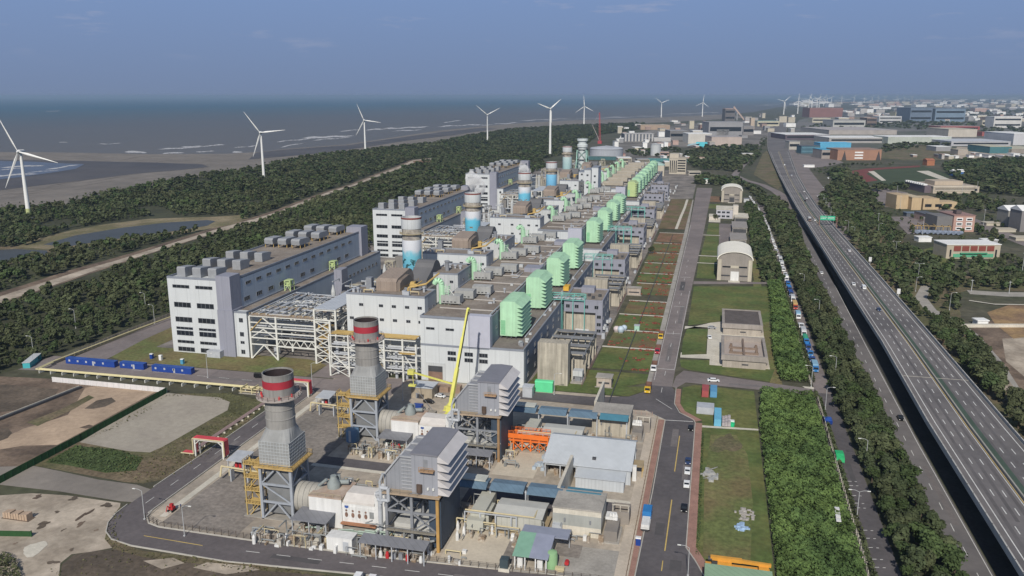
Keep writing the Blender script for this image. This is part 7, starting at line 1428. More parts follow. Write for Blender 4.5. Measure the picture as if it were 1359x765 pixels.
for i,(x,y,w,lab)in enumerate(((-285.4,303.5,26,'longest blue site cabin, leftmost of three on north street'),(-257,304,12.4,'short blue site cabin in the middle of three'),(-240,303.4,20,'blue site cabin with white panels, rightmost of three'))):
 t=thing('site_cabin',lab,'site cabin',(x,y,.1),group='blue site cabins');MB().box(0,0,.1,w,2.6,2.7).build('body',blue_box,t);MB().box(-.05,-.05,2.7,w+.05,2.65,2.8).build('roof',mat('cabin_roof_blue',(.03,.08,.30),.6),t)
 for k in range(int(w/4.5)):MB().box(1.6+k*4.5,-.04,1.2,2.5+k*4.5,.01,2.1).build('window',pale_steel,t)
 MB().box(w*.55,-.04,.15,w*.55+.9,.01,2.2).build('door',pale_steel,t)
t=thing('guard_cabin','teal cabin with long white roof at far left','cabin',(-299,293,0),R(24));MB().box(0,0,0,3,14,2.6).build('wall',teal,t);MB().box(-.2,-.2,2.6,3.2,14.2,2.8).build('roof',white_wall2,t)
tt=thing('rail_conveyor','dark sunken conveyor bank running across the brown earth','conveyor',(*P(0,561)[:2],0));a=Vector(P(-12,563));b=Vector(P(108,515.5));o=Vector((tt.location.x,tt.location.y,0));mb=MB();mb.bar(a-o+Vector((0,0,.5)),b-o+Vector((0,0,.5)),1.0,.9);mb.build('bank',steel_dark,tt);mb=MB();mb.bar(a-o+Vector((-1.2,0,.5)),b-o+Vector((-1.2,0,.5)),.3,1.0);mb.build('pipe',pale_conc,tt)
t=thing('timber_stack','stack of pale timber crates at the left edge','timber stack',(*P(4,688)[:2],.1));mb=MB()
for i in range(9):mb.box(i*.95,0,0,i*.95+.8,2.2,1.7+(i%3)*.15)
mb.build('crates',mat('pale_timber',(.40,.30,.22),.85,.15,.8),t);MB().box(-.4,-.3,-.1,9,2.5,.05).build('pallet',brown_earth,t)
t=thing('low_fence','low dark green fence panels below the timber crates','fence',(*P(-14,712)[:2],.1),R(12));MB().box(0,0,0,12,.2,1.6).build('panel',MATS['dark_green_mesh'],t);MB().box(-.1,-.1,0,.1,.3,1.8).box(11.9,-.1,0,12.1,.3,1.8).build('post',MATS['dark_green_post'],t)
t=thing('mini_digger','tiny red mini digger standing on the concrete path','digger',(-151.4,193.8,.15));
for sx in(-.7,.7):MB().box(sx-.2,-1,0,sx+.2,1,.5).build('track',tyre,t)
MB().box(-.7,-.6,.5,.7,.9,1.3).build('body',red_paint,t);MB().box(-.5,-.3,1.3,.4,.6,2.2).build('cab',red_paint,t);mb=MB();mb.bar((0,-.6,1.2),(0,-1.8,2.4),.2);mb.bar((0,-1.8,2.4),(0,-2.6,.8),.18);mb.build('arm',red_paint,t)
def person(x,y,label,top,legs,rz=0):
 t=thing('person',label,'person',(x,y,.12),rz)
 me=bpy.data.meshes.new('body');vs=[(0,0,.95),(0,0,1.2),(0,0,1.42),(0,0,1.5),(0,-.02,1.64),(0,-.02,1.74),(-.1,0,.9),(-.11,-.05,.5),(-.12,.03,.06),(-.12,-.12,.03),(.1,0,.9),(.11,.05,.5),(.12,.1,.06),(.12,-.05,.03),(-.2,0,1.4),(-.26,.03,1.13),(-.25,-.08,.88),(.2,0,1.4),(.26,-.02,1.13),(.25,-.14,.9)]
 es=[(0,1),(1,2),(2,3),(3,4),(4,5),(0,6),(6,7),(7,8),(8,9),(0,10),(10,11),(11,12),(12,13),(2,14),(14,15),(15,16),(2,17),(17,18),(18,19)]
 rad=[.15,.14,.15,.06,.1,.08,.09,.07,.045,.04,.09,.07,.045,.04,.06,.045,.035,.06,.045,.035]
 me.from_pydata(vs,es,[]);o=link('body',me,t);me.materials.append(mat('skin',(.35,.2,.14),.7));me.materials.append(top);me.materials.append(legs)
 o.modifiers.new('skin','SKIN');
 for i,v in enumerate(me.skin_vertices[0].data):v.radius=(rad[i],rad[i]);v.use_root=i==0
 s=o.modifiers.new('sub','SUBSURF');s.levels=1;s.render_levels=1
 dg=bpy.context.evaluated_depsgraph_get();dg.update();nm=bpy.data.meshes.new_from_object(o.evaluated_get(dg));o.modifiers.clear();o.data=nm;nm.materials.clear()
 for m_ in(mat('skin',(.35,.2,.14),.7),top,legs):nm.materials.append(m_)
 for p in nm.polygons:z=p.center.z;p.material_index=0 if z>1.5 or(abs(p.center.x)>.2 and z<1.0)else(1 if z>.93 else 2)
 MB().lathe(0,-.02,[(.11,1.70),(.12,1.76),(.08,1.84),(.01,1.86)],12).build('helmet',enc_white,t,smooth=True);return t
person(-149.6,195.6,'person in dark blue clothes standing beside the red digger',paint('work_blue',(.03,.05,.12)),paint('work_trousers',(.03,.03,.04)));person(-64.2,248.4,'person in dark clothes walking across the rear concrete apron',paint('work_black',(.02,.02,.025)),paint('work_trousers',(.03,.03,.04)),R(30))
rnd=random.Random(41)
def hgt(yt,yb,hor=127.0):return CAMZ*(1-(yt-hor)/(yb-hor))
_fm={}
def fm(col):
 k=tuple(col)
 if k not in _fm:_fm[k]=mat('distant_wall %.2f %.2f %.2f'%k,col,.8,.10,.05,.1)
 return _fm[k]
CRM,GRY,WHT,RST,BLU,BRK,DRK,PNK,SLT=(.46,.42,.34),(.28,.28,.29),(.74,.74,.73),(.26,.13,.10),(.08,.34,.52),(.34,.19,.13),(.10,.11,.13),(.42,.30,.26),(.13,.17,.23)
def block(name,label,cat,x0,x1,yt,yb,col,depth=30,roof=None,bands=0,group=None,ridge=0,cols=0,band_m=None,sx=None,h=None):
 a,b=Vector(P(x0,yb)),Vector(P(x1,yb));w=(b-a).length;H=h or hgt(yt,yb);rz=math.atan2(b.y-a.y,b.x-a.x)
 t=thing(name,label,cat,a,rz,group);rm=fm(roof)if roof else roof_pale
 MB().box(0,0,0,w,depth,H).build('wall',fm(col),t)
 if ridge:MB().prism([(-.5,H),(depth/2,H+ridge),(depth+.5,H),(depth+.5,H-.3),(-.5,H-.3)],'x',-.5,w+.5).build('roof',rm,t)
 else:MB().box(-.4,-.4,H,w+.4,depth+.4,H+max(.5,H*.04)).build('roof',rm,t)
 for i in range(bands):
  z=H*(i+.55)/bands
  MB().box(w*.04,-.25,z-H*.14/bands-.3,w*.96,.01,z+H*.14/bands+.3).build('window_band',band_m or dark_glass,t)
 for i in range(cols):xx=w*(i+.5)/cols;MB().box(xx-w*.25/cols,-.6,0,xx+w*.25/cols,.02,H*.97).build('pilaster',rm,t)
 return t
t=block('depot_building','low beige depot with five red brown panels and green band','building',1255,1326,324.5,343.5,(.42,.37,.29),20,WHT);w=(Vector(P(1326,343.5))-Vector(P(1255,343.5))).length;H=hgt(324.5,343.5)
for i in range(5):MB().box(w*(.13+i*.155),-.35,H*.55,w*(.13+i*.155)+w*.13,.0,H*.92).build('red_panel',fm((.22,.06,.045)),t)
MB().box(w*.13,-.3,H*.1,w*.88,.0,H*.35).build('green_band',fm((.10,.36,.22)),t);MB().box(w*.25,-1.5,H*.36,w*.75,.0,H*.44).build('canopy',fm((.06,.26,.15)),t);MB().box(w*.91,-.2,H*.15,w*.94,0,H*.65).box(w*.06,-.2,H*.15,w*.09,0,H*.65).build('window',dark_glass,t)
t=block('pink_block','pink walled three storey block with white window bays','building',1264,1292,286,308,(.46,.29,.24),26,(.30,.19,.17));w=(Vector(P(1292,308))-Vector(P(1264,308))).length;H=hgt(286,308)
for i in range(2):
 for k in range(3):o=MB().box(w*(.12+i*.46),-.3,H*(.12+k*.28),w*(.42+i*.46),.01,H*(.32+k*.28)).build('window_bay',fm(WHT),t);MB().box(w*(.16+i*.46),-.36,H*(.17+k*.28),w*(.38+i*.46),-.29,H*(.26+k*.28)).build('pane',dark_glass,o)
MB().box(-14,2,0,-.1,24,H*.95).build('grey_wing',fm((.17,.165,.165)),t);MB().box(w*.25,6,H+1,w*.5,12,H+4).build('penthouse',fm((.10,.08,.08)),t)
t=block('rust_frame_shed','low pinkish workshop with dark roof left of the pink block','building',1232,1247,286,296,PNK,30,DRK,1);t=block('canopy_gate','small dark canopy gate by the car park','shelter',1203,1222,283,288,DRK,8,SLT)
t=thing('pipe_stack_yard','rows of blue grey pipes and ochre frames in the depot yard','pipe stack',P(1217,311));mb=MB()
for i in range(9):mb.rod((i*4.2,0,2),(i*4.2+3.4,4,2),1.6,n=10);mb.rod((i*4.2,5,1.6),(i*4.2+3.4,9,1.6),1.4,n=10)
mb.build('pipes',fm((.24,.28,.36)),t);mb=MB()
for i in range(6):mb.box(i*6,14,0,i*6+.5,14.5,6);mb.box(i*6,30,0,i*6+.5,30.5,6);mb.box(i*6,14,5.6,i*6+.5,30,6)
mb.box(0,14,5.4,30.5,14.5,6);mb.build('frame',fm((.40,.28,.12)),t)
block('white_shed','low white shed at the corner of the depot yard','shed',1219,1236,315.5,321.5,WHT,8,WHT);block('low_store','low white roof store right behind the depot','shed',1306,1324,319,324,GRY,8,WHT)
t=block('tan_block','tan stepped block with dark glass side by the car park','building',1209,1222,262,279,(.48,.36,.22),34,(.48,.40,.28));MB().box(14,3,0,31,30,12).box(31,6,0,52,24,8).box(-13,8,0,-.1,34,15).build('wing',fm((.46,.35,.22)),t)
for i in range(3):MB().box(16+i*11,2.7,3,23+i*11,3.01 if i<2 else 6,6).build('window',dark_glass,t)
t=block('terrace_hall','long cream hall with stepped roof terraces among trees','building',1238,1299,248,257,(.46,.40,.32),60,(.40,.34,.28),1);MB().box(8,14,9,44,40,14).build('upper_storey',fm((.44,.37,.29)),t);MB().box(-.5,-.6,7.4,54,-.05,9.8).box(2,-.5,3.4,52,-.05,5).build('balcony_band',fm((.52,.46,.38)),t);MB().box(-8,6,0,-.1,60,9).build('dark_wing',fm((.15,.12,.14)),t)
for i in range(9):MB().box(-9,8+i*6,9.2,-4,11+i*6,11).build('skylight',fm(WHT),t)
block('blue_roof_pavilion','small pavilion with bright blue and white roof by the sports ground','pavilion',1266,1280,228,234,(.05,.14,.36),14,WHT,ridge=3);block('orange_pavilion','small orange tiled pavilion behind the sports ground','pavilion',1230,1240,213,220,(.36,.15,.08),16,(.33,.13,.08),ridge=3)
block('dark_gable_house','dark sided house with white curved roof at right edge, left one','house',1336,1351,279,301,(.26,.25,.23),18,WHT,ridge=4);block('dark_gable_house','dark sided house cut by the right edge behind utility pole','house',1353,1368,279,308,(.22,.21,.21),18,WHT,ridge=4)
for i,(x0,x1,yt,yb,lab)in enumerate(((1309,1330,296.5,300,'flat pale slab roof before the dark gabled houses, upper one'),(1325,1348,305,308.5,'flat pale slab roof before the dark gabled houses, middle one'),(1348,1372,316,320,'flat pale slab roof at right edge below the dark houses'))):block('low_slab_building',lab,'building',x0,x1,yt,yb,CRM,10,CRM)
t=block('site_hut','white site hut on pale footings beside the earthworks','hut',1297,1311,426,433,WHT,5,WHT);MB().box(-14,-3,0,26,-1,1.6).build('footing_wall',pale_conc,t)
strip('wall_strip',pxs((1286,400),(1320,405),(1380,406)),1.0,.5,pale_conc)
for i,(x,yb,yt)in enumerate(((1356,365,318),(1289,387,370),(1224,312,278),(1194,280,250),(1305,300,270),(1339,390,372),(1276,262,232),(1296,258,236),(1190,262,246),(1165,300,282))):
 t=thing('utility_pole','thin pale utility pole standing among the trees of the right district','utility pole',P(x,yb),group='utility poles of the right district');h=min(16,hgt(yt,yb));MB().rod((0,0,0),(0,0,h),.2,.12).build('pole',galv,t);MB().box(-.9,-.1,h-1,.9,.1,h-.8).build('crossarm',galv,t)
t=block('brick_mall','wide orange brick building with white central stair','building',1111,1169,199,213,BRK,60,(.30,.20,.16));w=(Vector(P(1169,213))-Vector(P(1111,213))).length;H=hgt(199,213)
for k in range(3):MB().box(w*.39,-.8,H*(.15+k*.27),w*.58,0,H*(.28+k*.27)).build('white_stair',fm(WHT),t)
for a in(.1,.88):MB().prism([(w*a,0),(w*a+9,0),(w*a+4.5,H*.9)],'y',-1,0).build('dark_gable',fm((.07,.06,.06)),t)
block('grey_hall','grey arcaded hall with blue upper roof left of brick building','building',1090,1110,199,211,(.30,.27,.25),50,BLU,1);block('blue_roof_hall','bright sky blue roofed hall behind the brick building','hall',1088,1129,190,199,(.10,.36,.55),40,(.14,.46,.70));block('glass_block','dark teal glass block left of the blue roofed hall','building',1063,1088,194,204,(.06,.13,.17),30,DRK,2,band_m=fm((.10,.20,.25)));block('cream_block','small cream block left of the teal glass block','building',1047,1061,188,199,(.40,.38,.34),30,GRY,1)
block('white_lorry_shed','row of white trailers parked on the forecourt left of brick building','trailers',1067,1081,219.5,222.5,WHT,6,WHT)
LST=[('long_shed','long white roofed shed with dark open front, leftmost of the sheds',1042,1100,179,186,(.10,.08,.10),60,WHT),('long_shed','long white factory shed with pilasters in the middle of the row',1100,1178,183,190,(.34,.33,.32),50,WHT),('long_shed','long pale grey factory shed at the right of the row',1262,1341,188,194,(.40,.40,.42),60,(.48,.50,.54)),('long_shed','pale shed with green windows in the shed row',1178,1262,182,191,(.40,.43,.38),40,WHT),('tall_shed','tall white shed at the right edge of the photo',1344,1380,178,193,(.50,.50,.52),60,WHT),('low_hall','wide grey flat factory with many skylights behind the shed row',1100,1190,173,179,(.36,.33,.31),120,(.40,.37,.36)),('cream_factory','cream factory front with red line behind the shed row',1258,1296,172,182,(.48,.44,.38),60,CRM),('red_roof_hall','wide red roofed hall behind the sheds',1248,1300,168,173,(.32,.07,.07),40,(.36,.26,.25)),('red_tile_house','small red tiled building right of the red roofed hall',1303,1318,176,181,(.34,.10,.09),20,(.34,.10,.09)),('pale_green_shed','teal sided long shed with yellowish roof at the right',1313,1342,195,204,(.06,.16,.18),40,(.46,.44,.34)),('yellow_roof_shed','yellowish roofed shed cut by the right edge',1338,1390,198,204,(.28,.25,.22),50,(.46,.44,.34)),('grey_gable_shed','grey shed with long white roof in the meadow',1242,1262,195,201,GRY,20,WHT),('pale_quonset','small arched pale shed on the gravel lot',1271,1284,199,206,(.35,.31,.27),14,CRM),('white_apartment','white slab block with recessed centre at far right',1318,1355,155.5,170,(.56,.55,.53),50,WHT),('pale_house','small pale house left of the white slab block',1303,1317,160,168,CRM,30,CRM),('glass_slab','huge dark blue glazed slab building in the haze, left half',1207,1236,144,162,SLT,120,SLT),('glass_slab','huge dark blue glazed slab building in the haze, right half',1240,1280,145,162,(.16,.22,.29),120,SLT),('white_plant','white plant with blue windows left of the glazed slab',1166,1196,155,164,(.46,.46,.46),60,WHT),('yellow_plant','cream yellow plant between white plant and glazed slab',1188,1207,149,158,(.48,.44,.30),60,CRM),('grey_screen_hall','large pale grey windowless hall behind the shed row',1105,1148,160,170,(.40,.40,.38),90,GRY),('brown_frame_block','dark brown framed block right of the grey hall',1150,1163,157,168,(.16,.12,.10),60,PNK),('rust_warehouse','very wide rust brown warehouse near the far turbines',1074,1118,144,156,(.22,.11,.10),100,(.30,.18,.16)),('cream_hall','cream hall in front of the rust warehouse',1078,1102,157,163,(.46,.43,.34),50,CRM),('silo_block','round pale silo pair stand left of cream hall',1034,1044,155,163,CRM,20,CRM),('silo_block','second pale silo stand beside the dark derrick',1046,1055,156,163,CRM,20,CRM),('yellow_dock_shed','pale yellow shed at the near end of the port road',1005,1034,161,168,(.48,.45,.34),60,(.22,.32,.28)),('white_dock_shed','white low shed on the port road bend',1043,1056,164,169,WHT,30,WHT)]
for n,l,x0,x1,yt,yb,c,d,r in LST:block(n,l,'factory' if 'block' not in n else 'building',x0,x1,yt,yb,c,d*(2.2 if yb>172 else 1.2),r,bands=(2 if n in('white_apartment','glass_slab','brown_frame_block','white_plant')else(1 if rnd.random()<.55 else 0)))
t=thing('office_block','seven storey cream office block with dark window bands beyond the plant','office',(-73,1330,0));
MB().box(0,0,0,26,30,24).box(0,4,24,14,30,31).build('wall',fm((.44,.40,.33)),t);MB().box(-.3,-.3,24,26.3,30.3,25).build('roof',fm((.40,.36,.30)),t)
for k in range(5):MB().box(13,-.2,4+k*4,25,.01,6+k*4).build('window_band',dark_glass,t)
for k in range(4):MB().box(1.2+k*3,-.25,2,2.6+k*3,.01,21).build('window_slot',dark_glass,t)
t=thing('office_annex','low cream annex with dark openings left of the cream office block','office',(-107,1230,0));MB().box(0,0,0,17,26,18).build('wall',fm((.45,.41,.33)),t);MB().box(-.3,-.3,18,17.3,26.3,18.8).build('roof',pale_conc,t)
for k in range(3):
 for j in range(3):window(t,3+j*5.4,-.01,4+k*5,3.4,2.2)
t=thing('teal_dome_hall','small hall with pale teal curved roof behind the annex','hall',(-104,1290,0));MB().box(0,0,0,26,20,16).build('wall',fm(CRM),t);MB().prism([(26*i/8,16+4.5*math.sin(math.pi*i/8))for i in range(9)],'y',-.3,20.3).build('roof',fm((.36,.50,.46)),t)
t=thing('storage_tank','wide pale grey storage tank with lattice band at the end of the plant','tank',(-216,1670,0));MB().lathe(0,0,[(33,0),(33,17),(31,19),(.5,23)],48).build('shell',fm((.36,.38,.42)),t,smooth=True);MB().lathe(0,0,[(33.4,16),(33.4,17)],48,cap=False).build('wind_girder',steel_grey,t)
t=thing('bund_wall','long dark teal bund wall before the wide grey tank','wall',(-262,1590,0));MB().box(0,0,0,100,4,7).build('wall',mat('dark_teal_wall',(.05,.12,.13),.8),t);MB().box(0,-.2,7,100,4.2,7.5).build('coping',fm(GRY),t)
t=thing('storage_tank','smaller upright white storage tank beyond the cream office block','tank',(-124,1740,0));MB().lathe(0,0,[(10.5,0),(10.5,23),(.5,25)],32).build('shell',white_wall2,t,smooth=True);MB().lathe(0,0,[(10.8,22),(10.8,22.8)],32,cap=False).build('wind_girder',steel_grey,t)
t=thing('bund_wall','teal low wall in front of the white tank','wall',(-128,1580,0));MB().box(0,0,0,78,4,6).build('wall',mat('teal_wall',(.07,.20,.21),.8),t);MB().box(0,-.2,6,78,4.2,6.4).build('coping',fm(GRY),t)
LST2=[('low_office','low white roofed office left of the white tank','building',820,838,210,215.5,CRM,30,WHT,1),('low_office','small red roofed plant room beside the wide grey tank','building',816,830,205,209,PNK,20,(.36,.16,.14),0),('long_office','pinkish long building right of the white tank','building',876,888,202,207,PNK,20,(.38,.30,.28),1),('tank_field','low tan service building on the tank field','building',846,862,212,216,CRM,30,GRY,1),('fan_hall','dark low hall with pale roof before the wide tank','building',845,858,218,223,GRY,30,GRY,1),('colonnade_hall','wide hall on white columns with pale flat roof, port works','hall',828,868,178,188,DRK,60,(.42,.41,.40),0),('white_vessel_house','small white square tank house right of the column hall','tank',874,882,175.5,182,WHT,20,WHT,0),('ramp_shed','long white sloping shed in front of column hall','shed',856,890,183.5,188,(.45,.44,.43),20,WHT,0),('tan_warehouse','tan roofed wide warehouse behind the column hall','warehouse',850,889,166.5,172.5,(.36,.27,.20),80,(.44,.36,.27),0),('grey_stockyard','dark grey stockyard hall right of column hall','hall',889,912,174,186,(.17,.165,.165),80,GRY,1),('beige_tower','beige silo tower behind the white works','tower',915,921,161,171,(.48,.44,.34),20,CRM,0),('white_works','white walled works with blank front in the port area','works',913,944,178,191,(.52,.50,.46),70,WHT,0),('white_works_tower','stepped white upper part behind the white works','works',919,932,174,186,(.50,.48,.44),40,WHT,0),('pink_works','pale pink walled long works right of the white works','works',944,984,182,194,(.44,.37,.33),70,(.34,.32,.32),0),('grey_powerhouse','big grey powerhouse rising behind the pink works','powerhouse',940,985,163,182,(.27,.27,.28),90,(.30,.30,.31),1),('rust_conveyor_house','rust pink conveyor house between grey powerhouse and white works','works',929,945,167,178,(.26,.18,.16),30,(.30,.20,.17),1),('dark_derrick_house','dark tall powerhouse with sloping conveyor near the sea','powerhouse',962,975,145,161,(.13,.12,.12),60,PNK,2),('pale_block','pale grey low block before the grey powerhouse','works',951,967,173,182,(.42,.41,.40),20,WHT,0),('tan_tower','tan chimney tower beside the port road','tower',996,1001,157,172,(.44,.36,.28),20,CRM,0),('grey_sheds','grey low sheds along the port road','shed',986,1000,168,180,(.22,.21,.21),40,GRY,1),('white_port_house','small white house by the port road','house',998,1010,174,178,WHT,20,WHT,0),('road_house','white gatehouse group by the interchange','house',985,999,204,210,(.42,.40,.36),10,WHT,1),('guard_house','small pale house with green roof left of interchange','house',935,944,238,244,WHT,8,(.16,.34,.26),0),('car_deck','flat pale deck building right below the cream office block','building',914,930,228,233,(.42,.39,.34),14,CRM,1)]
for n,l,c,x0,x1,yt,yb,col,d,r,bd in LST2:
 tt=block(n,l,c,x0,x1,yt,yb,col,d,r,bd,cols=9 if n=='colonnade_hall' else 0)
t=thing('blue_canopy','crumpled pale blue and turquoise canopy sheds before the white works','canopy',P(912,196));mb=MB();mb.add([(0,0,4),(28,0,10),(30,30,12),(2,30,6),(0,0,3.6),(28,0,9.6),(30,30,11.6),(2,30,5.6)],[(0,1,2,3),(7,6,5,4),(0,4,5,1),(1,5,6,2),(2,6,7,3),(3,7,4,0)]);mb.build('pale_sheet',fm((.44,.58,.62)),t);MB().box(20,5,0,46,25,12).build('turquoise_hall',fm((.10,.50,.58)),t)
t=thing('sloping_conveyor','sloping tan conveyor leaning on the dark powerhouse near the sea','conveyor',P(978,160));L=(Vector(P(984,160))-Vector(P(974,160))).length;MB().bar((-L*.5,0,66),(L*.9,0,4),9,7).build('gallery',fm((.42,.32,.27)),t);MB().box(-3,-3,0,3,3,38).build('trestle',fm(GRY),t)
t=thing('crawler_crane','red lattice crawler crane standing beyond the grey tank','crane',P(796,191));rz_=MB();
for s in(-1,1):rz_.bar((s*2,0,3),(s*.8-3,4,78),.9)
for i in range(12):f=i/12;rz_.bar((-2+1.2*f-3*f,4*f,3+75*f),(2-1.2*(f+.08)-3*(f+.08),4*(f+.08),3+75*(f+.08)),.6)
rz_.build('boom',fm((.38,.06,.07)),t);MB().box(-5,-4,0,5,8,7).build('base_machine',fm((.34,.06,.07)),t);mb=MB();mb.bar((-1,8,5),(-22,14,46),.8);mb.bar((-22,14,46),(-3,4,78),.3);mb.build('mast',fm((.45,.38,.38)),t)
wt_w=mat('turbine_white',(.72,.72,.70),.5,.04,.05);wt_g=mat('turbine_green_foot',(.42,.46,.22),.6,.1)
def turbine(x,y,h,r,angs,label,yaw=0,foot=False,group='wind turbines along the coast',fat=1):
 t=thing('wind_turbine',label,'wind turbine',(x,y,0),group=group);r0,r1=2.1*fat,1.25*fat
 MB().lathe(0,0,[(r0,10 if foot else 0),(r1,h-1)],20).build('tower',wt_w,t,smooth=True)
 if foot:MB().lathe(0,0,[(r0*1.08,0),(r0*1.01,10)],20).build('tower_foot',wt_g,t,smooth=True)
 MB().lathe(0,0,[(r0*2,0),(r0*2,.8)],16).build('foundation',pale_conc,t)
 c,s=math.cos(yaw),math.sin(yaw);D=Vector((s,-c,0));U=Vector((c,s,0))
 hub=Vector((0,0,h))+D*4
 mb=MB();mb.rod(Vector((0,0,h))-D*5,Vector((0,0,h))+D*3,1.8,2.0,12);mb.build('nacelle',wt_w,t,smooth=True)
 mb=MB();mb.rod(hub-D*1,hub+D*2,2.0,.6,12);o=mb.build('hub',wt_w,t,smooth=True)
 for a in angs:
  d=U*math.sin(R(a))+Vector((0,0,1))*math.cos(R(a));n=d.cross(D).normalized();mb=MB()
  prof=[(0,.9),(.06,1.0),(.2,1.75),(.5,1.2),(.8,.75),(1,.25)];vs=[]
  for f,wd in prof:
   p=hub+d*(r*f+1.2);th=.5*(1-f)+.12;tw=D*(.35*wd*(1-f))
   wd*=fat;vs+=[p+n*wd*.45+tw,p+D*th,p-n*wd*.75-tw,p-D*th]
  mb.add(vs,[(0,1,2,3)]+[(4*i+k,4*i+(k+1)%4,4*i+4+(k+1)%4,4*i+4+k)for i in range(len(prof)-1)for k in range(4)]+[tuple(range(4*len(prof)-4,4*len(prof)))]);mb.build('blade',wt_w,t,smooth=True)
 return t
WY=YAW
turbine(-667,686,66.3,38,[-24,106,206],'nearest white wind turbine on the left beach edge, greenish foot',WY,True);turbine(-653,1113,67,36,[-36,84,200],'white wind turbine second from the left, before the surf',WY);turbine(-746,1698,68,36,[-22,98,210],'white wind turbine third from the left at the waterline',WY);turbine(-601,2172,70,38,[-50,62,180],'white wind turbine fourth from the left, above the wood',WY)
x,y,_=P(730,206.5);turbine(x,y,94,27,[-68,48,176],'tall white wind turbine rising right behind the far end of plant',WY,fat=1.25);x,y,_=P(775,166);turbine(x,y,76,44,[-4,118,236],'white wind turbine with upright blade left of the red crane',WY,fat=1.4);x,y,_=P(877.5,156);turbine(x,y,80,45,[-54,68,186],'white wind turbine above the port works, left of two',WY,fat=1.4);x,y,_=P(932,155);turbine(x,y,80,45,[6,128,246],'white wind turbine above the port works, right of two',WY,fat=1.4)
x,y,_=P(1040,152.5);turbine(x,y,84,50,[48,168,286],'first turbine of the hazy right group, above the silos',WY,fat=1.6);x,y,_=P(1058.5,151);turbine(x,y,84,52,[2,118,242],'second turbine of the hazy right group',WY,fat=1.6)
for i,(px,yb,a)in enumerate(((1073,147,20),(1077,145.5,-40),(1084,144,60),(1087,143,10),(1093,141,33),(1097.5,140,-20),(1103,138.5,50),(1116.5,138,5),(1133,137.5,30),(1147,137,-15),(1157,136.5,44),(1165,136,12),(1174,136,60),(1190,135.5,20),(1200,135,0),(1210,135,40))):
 x,y,_=P(px,yb);turbine(x,y,88,50,[a,a+120,a+240],'faint distant turbine in the hazy cluster over the right coast',WY,group='faint turbines in the haze',fat=2.0)
r5=random.Random(77);COLS=[WHT,CRM,(.36,.34,.33),GRY,PNK,(.30,.22,.19),WHT,WHT,CRM,WHT,(.42,.40,.38)]
def town(n,xa,xb,ya,yb,wmin,wmax,hmin,hmax,nm,lab,grp,dmax=60):
 k=0
 while k<n:
  px=r5.uniform(xa,xb);py=ya+(yb-ya)*r5.random()**.7
  x,y,_=P(px,py);d=math.hypot(x,y);wpx=r5.uniform(wmin,wmax);w_=wpx*d/1130;H=r5.uniform(hmin,hmax)*(1 if r5.random()<.85 else 1.8)
  t=thing(nm,lab,'building',(x,y,0),YAW+r5.uniform(-.15,.15),grp);dp=r5.uniform(25,dmax);c=r5.choice(COLS)
  MB().box(0,0,0,w_,dp,H).build('wall',fm(c),t);MB().box(-.4,-.4,H,w_+.4,dp+.4,H+1).build('roof',fm(r5.choice([WHT,CRM,GRY,PNK,WHT])),t);k+=1
town(230,1050,1400,129.5,143,3,14,8,22,'town_building','tiny pale building in the hazy far town on the right','far town buildings',150)
town(120,1110,1400,142,162,3,13,8,18,'works_building','small works building in the hazy industrial estate at right','estate buildings',90)
town(26,1205,1400,205,212,3,8,3,6,'roadside_shed','tiny pale shed or vehicle along the far estate road','estate sheds',10)
town(22,985,1060,150,176,3,9,6,16,'port_building','small hazy port building near the road bend','port buildings',30)
town(40,815,985,160,200,3,9,5,12,'port_shed','small hazy shed among the port works','port sheds',30)
town(12,840,930,202,226,3,7,4,9,'plant_shed','small shed at the far end of the power plant','plant end sheds',14)
sheet('port_yard',pxs((815,200),(830,180),(900,166),(990,160),(1030,165),(1015,185),(1005,196),(900,196),(900,205),(840,215)),.1,mat('port_ground',(.20,.185,.17),.95,.25,.01,fine=.2,col2=(.12,.11,.10),mix_scale=.008));sheet('estate_ground',pxs((1040,190),(1060,160),(1110,145),(1400,140),(1500,200),(1340,205),(1170,196),(1100,215),(1075,218)),.08,mat('estate_paving',(.17,.16,.155),.95,.3,.008,fine=.25,col2=(.07,.08,.055),mix_scale=.004));sheet('mall_forecourt',pxs((1045,226),(1060,205),(1110,212),(1120,216),(1100,221),(1072,224)),.14,old_road)
NP=np.random.default_rng(5)
def crown_arrays(seed,Rr,H,n,leaf,base=.28,lobes=7):
 g=np.random.default_rng(seed);cs=[]
 for i in range(lobes):
  a=g.uniform(0,6.28);rr=Rr*g.uniform(.15,.62);z=H*g.uniform(base+.12,.86);k=1-.5*max(0,(z/H-.55))/.45
  cs.append((rr*math.cos(a)*k,rr*math.sin(a)*k,z,Rr*g.uniform(.34,.58),H*g.uniform(.13,.2)))
 cs.append((0,0,H*.62,Rr*.6,H*.30));cs=np.array(cs)
 pick=g.integers(0,len(cs),n);c=cs[pick];d=g.normal(size=(n,3));d[:,2]+=.25;d/=np.linalg.norm(d,axis=1)[:,None]
 rad=g.uniform(.72,1.06,n)[:,None];pos=c[:,:3]+d*rad*np.stack([c[:,3],c[:,3],c[:,4]],1)
 nrm=d+g.normal(size=(n,3))*.45;nrm[:,2]+=.55;nrm/=np.linalg.norm(nrm,axis=1)[:,None]
 return quads(pos,nrm,leaf*g.uniform(.55,1.35,n),g)
def quads(pos,nrm,size,g):
 n=len(pos);t=np.cross(nrm,g.normal(size=(n,3)));t/=np.linalg.norm(t,axis=1)[:,None]+1e-9;b=np.cross(nrm,t);s=(size/2)[:,None]
 k=g.uniform(.6,1.0,n)[:,None]
 return np.stack([pos-t*s-b*s*k,pos+t*s*.8-b*s*k*.9,pos+t*s+b*s*k,pos-t*s*.85+b*s*k*.9],1)
